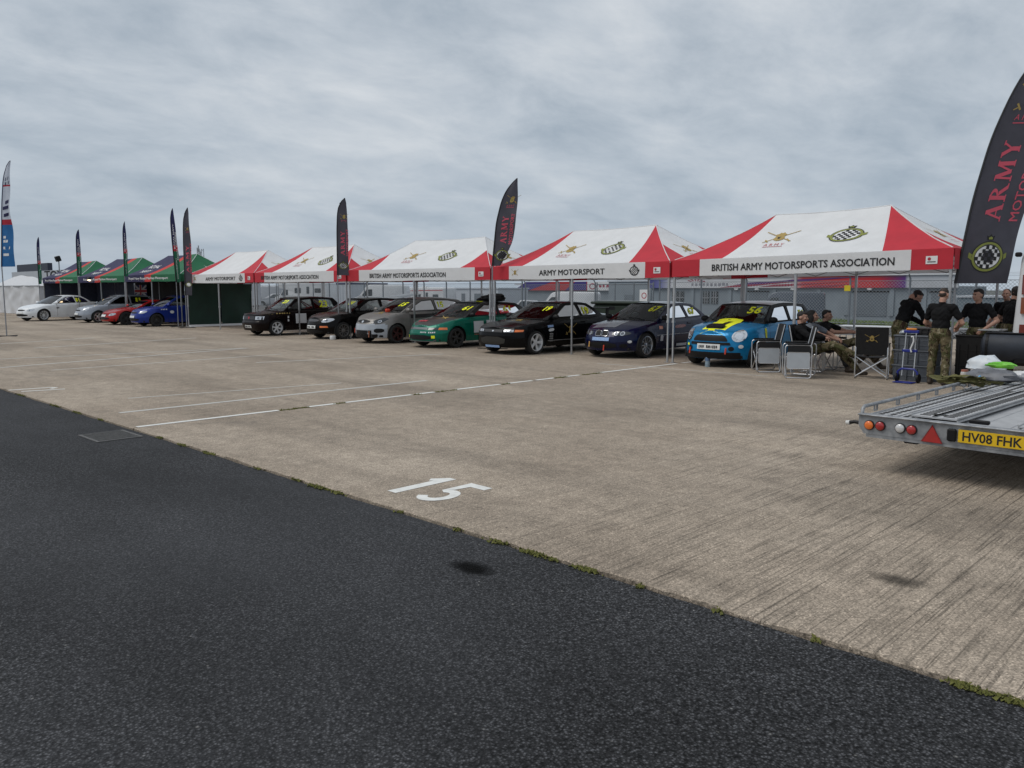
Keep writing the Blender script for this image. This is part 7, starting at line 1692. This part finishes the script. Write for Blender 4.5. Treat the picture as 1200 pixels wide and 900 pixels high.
def pit_building():
    x0, x1 = at_y(764, BY), at_y(1122, BY); w = x1-x0; t = thing('pit_building', 'long low grey pit building with red and white printed fascia', 'building', (x0, BY, -.55)); B0 = .55
    MB().box((w/2, 4, 1.0), (w, 8, 3.0)).build('wall', WALLG, t)
    MB().box((w/2, -.12, 2.36+.52), (w+.2, .30, 1.04), bev=.02).build('fascia', mat_fascia(), t); MB().box((w/2, -.16, 3.44), (w+.4, .5, .10)).build('fascia_cap', VANW, t); MB().box((w/2, 4, 3.45), (w, 8, .25)).build('roof', LORRYG, t)
    f = lambda px: at_y(px, BY)-x0
    for a, b in ((878, 900), (1001, 1040), (1092, 1118)):
        d = MB().box(((f(a)+f(b))/2, -.02, 1.0), (f(b)-f(a), .06, 2.0)).build('garage_door', DOORG, t)
        for k in range(8): MB().box(((f(a)+f(b))/2, -.055, .15+k*.24), (f(b)-f(a), .02, .03)).build('door_slat', DOORG, d)
        MB().box(((f(a)+f(b))/2, -.03, 2.05), (f(b)-f(a)+.3, .10, .12)).build('lintel', TRIM, t)
    for a, b in ((788, 802), (824, 832), (834, 842)):
        o = MB().box(((f(a)+f(b))/2, -.02, 1.45), (f(b)-f(a), .06, 1.2)).build('window', PANE, t)
        for k in range(1, 3): MB().box((f(a)+(f(b)-f(a))*k/3, -.055, 1.45), (.07, .03, 1.2)).build('mullion', VANS, o)
        MB().box(((f(a)+f(b))/2, -.055, 1.45), (f(b)-f(a), .03, .07)).build('transom', VANS, o)
    for p in (812, 856, 872, 908, 960, 993, 1046, 1084): MB().box((f(p), -.05, 1.2), (.35, .14, 2.3)).build('pier', WALLG, t)
    for p in (864, 888, 1020, 930): MB().box((f(p), -.14, 2.25), (.4, .25, .18), bev=.04).build('wall_lamp', VANW, t)
    # slashes and the rider mark printed on the fascia
    def fm(u, v, off=0): return Vector((u, -.285-off, 2.36+v))
    mb = MB(); c1 = f(845)
    for k, (a, b, h0, h1) in enumerate(((0, 9, .05, .62), (1.5, 11.5, .30, .86), (4, 13, .10, .52), (5.5, 14.5, .52, .95), (8, 12.5, .02, .26))): poly_mb(mb, [(c1+a, h0), (c1+a+2.6, h0+.06), (c1+b, h1+.05), (c1+a+1.6, h0+.22)], lambda u, v, k=k: fm(u, v, .004*k), k % 2)
    mb.build('printed_slashes', [mat('print_maroon', (.28, .02, .05), .5), mat('print_purple', (.10, .03, .16), .5)], t)
    mb = MB()
    for k in range(6): a = .3+k*.42; poly_mb(mb, [(f(817)+.9*math.cos(a)*.4, .5+.9*math.sin(a)*.15), (f(817)+1.1*math.cos(a), .5+.42*math.sin(a)), (f(817)+1.1*math.cos(a+.22), .5+.42*math.sin(a+.22))], fm)
    mb.build('printed_logo', mat('print_maroon', (.28, .02, .05), .5), t); mb = MB(); text_mb(mb, '~xxxxxxxxxx', fm, w=4.2, h=.32, cu=f(834), cv=.34, bold=.01); mb.build('lettering', mat('print_grey', (.22, .22, .25), .5), t)
pit_building()
def race_office():
    Y = 78.0; x0, x1 = at_y(603, Y), at_y(716, Y); w = x1-x0; t = thing('race_office', 'grey building with red and blue sloping fascia behind the pickup', 'building', (x0, Y, -.55)); MB().box((w/2, 4, .85), (w, 8, 2.8)).build('wall', WALLG, t)
    f = lambda px: at_y(px, Y)-x0
    mb = MB(); F = lambda u, v, w_: Vector((u, -.1-w_, v)); mb.prism([(f(604), 2.1), (f(690), 2.1), (f(690), 3.2), (f(618), 3.2)], F, .2); o = mb.build('fascia', mat('print_red', (.36, .02, .03), .5), t)
    mb = MB(); mb.prism([(f(604)+.1, 2.13), (f(622), 2.13), (f(648), 3.17), (f(618), 3.17)], lambda u, v, w_: Vector((u, -.302-w_, v)), .01); mb.prism([(f(664), 2.13), (f(689), 2.13), (f(689), 3.17), (f(676), 3.17)], lambda u, v, w_: Vector((u, -.302-w_, v)), .01); mb.build('printed_band', mat('print_navy', (.04, .03, .17), .5), o)
    MB().box(((f(690)+f(716))/2, -.2, 2.65), (f(716)-f(690), .2, 1.1)).build('white_fascia', VANW, t); mb = MB(); text_mb(mb, '~xxxx', lambda u, v: Vector((u, -.31, v)), w=2.2, h=.4, cu=f(708), cv=2.6, bold=.01); ring_mb(mb, lambda u, v: Vector((u, -.31, v)), f(696), 2.6, .5, .38, .16, 18); mb.build('lettering', mat('print_maroon', (.28, .02, .05), .5), t)
    for a, b, m_ in ((607, 614, PANE), (687, 697, mat('tan_door', (.14, .10, .06), .6)), (650, 660, PANE)): MB().box(((f(a)+f(b))/2, -.03, 1.0), (f(b)-f(a), .08, 2.0)).build('door', m_, t)
    MB().box((w/2, 4, 2.9), (w, 8, .2)).build('roof', LORRYG, t)
race_office()
def unit(label, px0, px1, Y, h, doors, m=WALLG, z0=None):
    z0 = gz(Y) if z0 is None else z0; x0, x1 = at_y(px0, Y), at_y(px1, Y); w = x1-x0; t = thing('portable_building', label, 'building', (x0, Y, z0)); MB().box((w/2, 2.5, h/2), (w, 5, h), bev=.03).build('wall', m, t); MB().box((w/2, 2.5, h+.06), (w+.25, 5.2, .14)).build('roof', LORRYG, t)
    for a, b, z1 in doors: MB().box((at_y((a+b)/2, Y)-x0, -.02, z1/2+.05), (at_y(b, Y)-at_y(a, Y), .06, z1)).build('door', DOORG, t)
    return t
unit('pale flat roofed unit with shutter doors behind the green hatchback', 510, 584, 66, 2.7, ((519, 532, 2.1), (541, 545, 2.1), (556, 566, 2.1)), LORRYG)
unit('grey block beside the mesh gate', 713, 763, 74, 3.5, ((732, 742, 2.0),), WALLG)
unit('low slate unit beyond the standing men', 1124, 1300, 62, 2.1, ((1130, 1145, 1.7), (1165, 1180, 1.7)), mat('slate_wall', (.13, .17, .20), .8, var=.15, vscale=.6))
# dark lorry parked in front of the pit building
van('slate blue van parked before the pit building', 925, 62, R(-70), DKVEH)
# white van with tall tail lamps behind the barbecue
def right_van():
    c = ground_at(1178, 452); L = 5.45
    def ex(t, L, W, lat):
        for sg in (1, -1):
            b = MB(); yb = L/2
            for z0, z1, m_ in ((1.52, 1.88, 0), (1.30, 1.50, 1), (.92, 1.16, 0)): pass
            for z, h, m_ in ((1.78, .34, mat('smoked_red_lens', (.16, .025, .015), .25, coat=1)), (1.42, .28, mat('smoked_amber_lens', (.22, .06, .02), .25, coat=1)), (.98, .22, mat('smoked_red_lens', (.16, .025, .015), .25, coat=1))): MB().box((sg*(W/2-.21), yb+.0, z), (.17, .06, h), bev=.028).build('tail_light', m_, t, 40)
        MB().box((0, L/2+.01, 1.2), (.03, .03, 1.9)).build('door_gap', GAP, t); MB().box((0, L/2+.02, .48), (W*.95, .16, .22), bev=.05).build('rear_bumper', TRIM, t)
        for sx in (-1, 1): MB().box((sx*.45, L/2+.012, 1.75), (.62, .02, .6), bev=.008).build('rear_window', TINTB, t); MB().box((sx*(W/2-.03), L/2-.02, 2.3), (.10, .10, .08), bev=.02).build('door_hinge', TRIM, t)
        MB().box((-W/2+.12, L/2-.1, 2.5), (.12, .2, .12), bev=.03).build('roof_bar_foot', TRIM, t)
    W = 2.0; rz = PI
    # body faces +Y, so its back is towards the road; its rear left corner stands at c
    box_vehicle('panel_van', 'white van with tall smoked tail lights behind the barbecue', 'van', (c.x+W/2+.03, c.y+L/2, 0), rz, VANP, W, VANW, windows=[[(1.0, 1.45), (1.50, 1.98), (2.05, 2.0), (2.05, 1.35), (1.1, 1.32)]], screens=[((.80, 1.45), (1.48, 2.30), 1.7)], axles=(.95, 4.2), lamps=(.95, .34, .22), extra=ex)
right_van()
# far left: marquee, hoarding, floodlight, mast
def marquee():
    Y = 16.3; xr = at_y(46.5, Y); t = thing('marquee', 'white walled marquee with creased sides beside the navy tents', 'marquee', (xr-4.5, Y, 0)); MW = mat('marquee_pvc', (.60, .61, .63), .55, var=.05, bump=.3, bscale=2.5, trans=.1)
    def wf(u, z): return Vector((u, .05*math.sin(u*2.3+z*1.7+math.sin(z*2.6)*1.5)*(1.2-abs(z-1.3)*.5)+.05*noise.noise(Vector((u*1.3, z*1.8, 4))), z))
    MB().grid(wf, linspace(-6, 4.5, 60), linspace(.02, 1.92, 24)).build('front_wall', MW, t, 80, fixn=False); MB().grid(lambda y, z: Vector((4.5+.05*math.sin(y*3+z*2), y, z)), linspace(0, 2.6, 24), linspace(.02, 1.92, 12)).build('side_wall', MW, t, 80, fixn=False)
    MB().grid(lambda u, v: Vector((u, v*1.3, 1.92+.75*v*min(1, max(.05, (5.2-u)/8)) + .04*math.sin(u*2+v*4))), linspace(-6, 4.6, 30), linspace(0, 1, 10)).build('roof', MW, t, 80, fixn=False); MB().grid(lambda u, v: Vector((u, 2.6-v*1.3, 1.92+.75*v*min(1, max(.05, (5.2-u)/8)))), linspace(-6, 4.6, 16), linspace(0, 1, 6)).build('roof', MW, t, 80, fixn=False)
    MB().grid(lambda u, z: Vector((u, -.05, z)), linspace(-6, 4.6, 12), (1.88, 1.95)).build('eave_rail', ALUD, t, fixn=False)
marquee()
def toyo():
    Y = 60.0; x0, x1 = at_y(15, Y), at_y(120, Y); w = x1-x0; t = thing('trackside_building', 'pale building with large black lettering and a dark hoarding on top', 'building', (x0, Y, -.5)); MB().box((w/2, 5, 3.2), (w, 10, 6.6)).build('wall', mat('toyo_wall', (.42, .44, .47), .7, var=.06, vscale=.3), t)
    sc_ = lambda px: at_y(px, Y)-x0
    MB().box(((sc_(21)+sc_(57))/2, .6, 7.3), (sc_(57)-sc_(21), 1, 1.9), bev=.03).build('hoarding', mat('dark_hoarding', (.012, .016, .035), .5, var=.3), t); mb = MB(); text_mb(mb, 'TOYO', lambda u, v: Vector((u, -.03, v)), w=sc_(84)-sc_(53), h=2.0, cu=(sc_(53)+sc_(84))/2, cv=5.45, bold=.03); mb.build('lettering', BLACKINK, t)
toyo()
def flood():
    Y = 40.0; x = at_y(71, Y); t = thing('floodlight_mast', 'slim floodlight mast behind the navy and green tents', 'lamp post', (x, Y, gz(Y))); MB().cyl((0, 0, 0), (0, 0, 6.0), .10, .08, 8).build('pole', ALUD, t, 50); MB().box((0, -.1, 6.2), (.95, .6, .8), bev=.08, rot=Matrix.Rotation(.3, 3, 'X')).build('lamp_head', TRIM, t)
flood()
def mast():
    Y = 90.0; x = at_y(237, Y); t = thing('lattice_mast', 'grey lattice radio mast rising behind the tents', 'mast', (x, Y, -.9)); H = 12.4
    for sx in (-1, 1):
        for sy in (-1, 1): MB().cyl((sx*.8, sy*.8, 0), (sx*.5, sy*.5, H), .07, n=5).build('leg', ALUD, t)
    for k in range(8):
        z0, z1 = k*H/8, (k+1)*H/8; a, b = lerp(.8, .5, k/8), lerp(.8, .5, (k+1)/8)
        for sx in (-1, 1): MB().cyl((sx*a, -a, z0), (-sx*b, -b, z1), .045, n=4).build('lattice', ALUD, t); MB().cyl((sx*a, -a, z0), (sx*b, b, z1), .045, n=4).build('lattice', ALUD, t)
    for x_, z_, h_ in ((-1.0, 10.2, 1.9), (1.0, 10.8, 1.8), (0, 12.4, 1.6), (-.7, 11.9, 1.6)): MB().box((x_, -.5, z_), (.22, .2, h_), bev=.04).build('antenna', ALUD, t)
mast()
# work lamp and flag hung inside the navy tents
t = thing('work_lamp', 'lit work lamp hanging under the middle navy tent', 'lamp', (at_y(105.5, 16.0), 16.0, 2.22)); MB().lathe([(.10, 0), (.16, .05), (.12, .12), (.04, .16)], 16).build('shade', TRIM, t, 40); MB().lathe([(0, -.06), (.07, -.05), (.10, 0), (0, .02)], 14).build('bulb', mat('lit_bulb', (1, .8, .55), .5, emit=(1, .75, .45, 6)), t, 50)
FR, FW, FB = mat('flag_cloth_red', (.30, .015, .02), .8), mat('flag_cloth_white', (.42, .42, .42), .8), mat('flag_cloth_blue', (.02, .02, .10), .8)
def union(px0, px1, Y, z0, z1):
    xa, xb = at_y(px0, Y), at_y(px1, Y); w, h = xb-xa, z1-z0; t = thing('union_flag', 'Union flag hung on the back wall of the blue car tent', 'flag', (xa, Y, z0)); f = lambda o: (lambda u, v: Vector((u*w, -o, v*h)))
    mb = MB(); poly_mb(mb, [(0, 0), (1, 0), (1, 1), (0, 1)], f(0)); mb.build('field', FB, t, fixn=False)
    mb = MB()
    for p in ([(0, 0), (.08, 0), (1, .88), (1, 1), (.92, 1), (0, .12)], [(1, 0), (.92, 0), (0, .88), (0, 1), (.08, 1), (1, .12)]): poly_mb(mb, p, f(.004)); 
    mb.build('saltire', FW, t, fixn=False); mb = MB(); poly_mb(mb, [(.4, 0), (.6, 0), (.6, .34), (1, .34), (1, .66), (.6, .66), (.6, 1), (.4, 1), (.4, .66), (0, .66), (0, .34), (.4, .34)], f(.008)); mb.build('white_cross', FW, t, fixn=False); mb = MB(); poly_mb(mb, [(.44, 0), (.56, 0), (.56, .40), (1, .40), (1, .60), (.56, .60), (.56, 1), (.44, 1), (.44, .60), (0, .60), (0, .40), (.44, .40)], f(.012)); mb.build('red_cross', FR, t, fixn=False)
union(158, 172, 15.1*K+2.9, 1.25, 1.95)
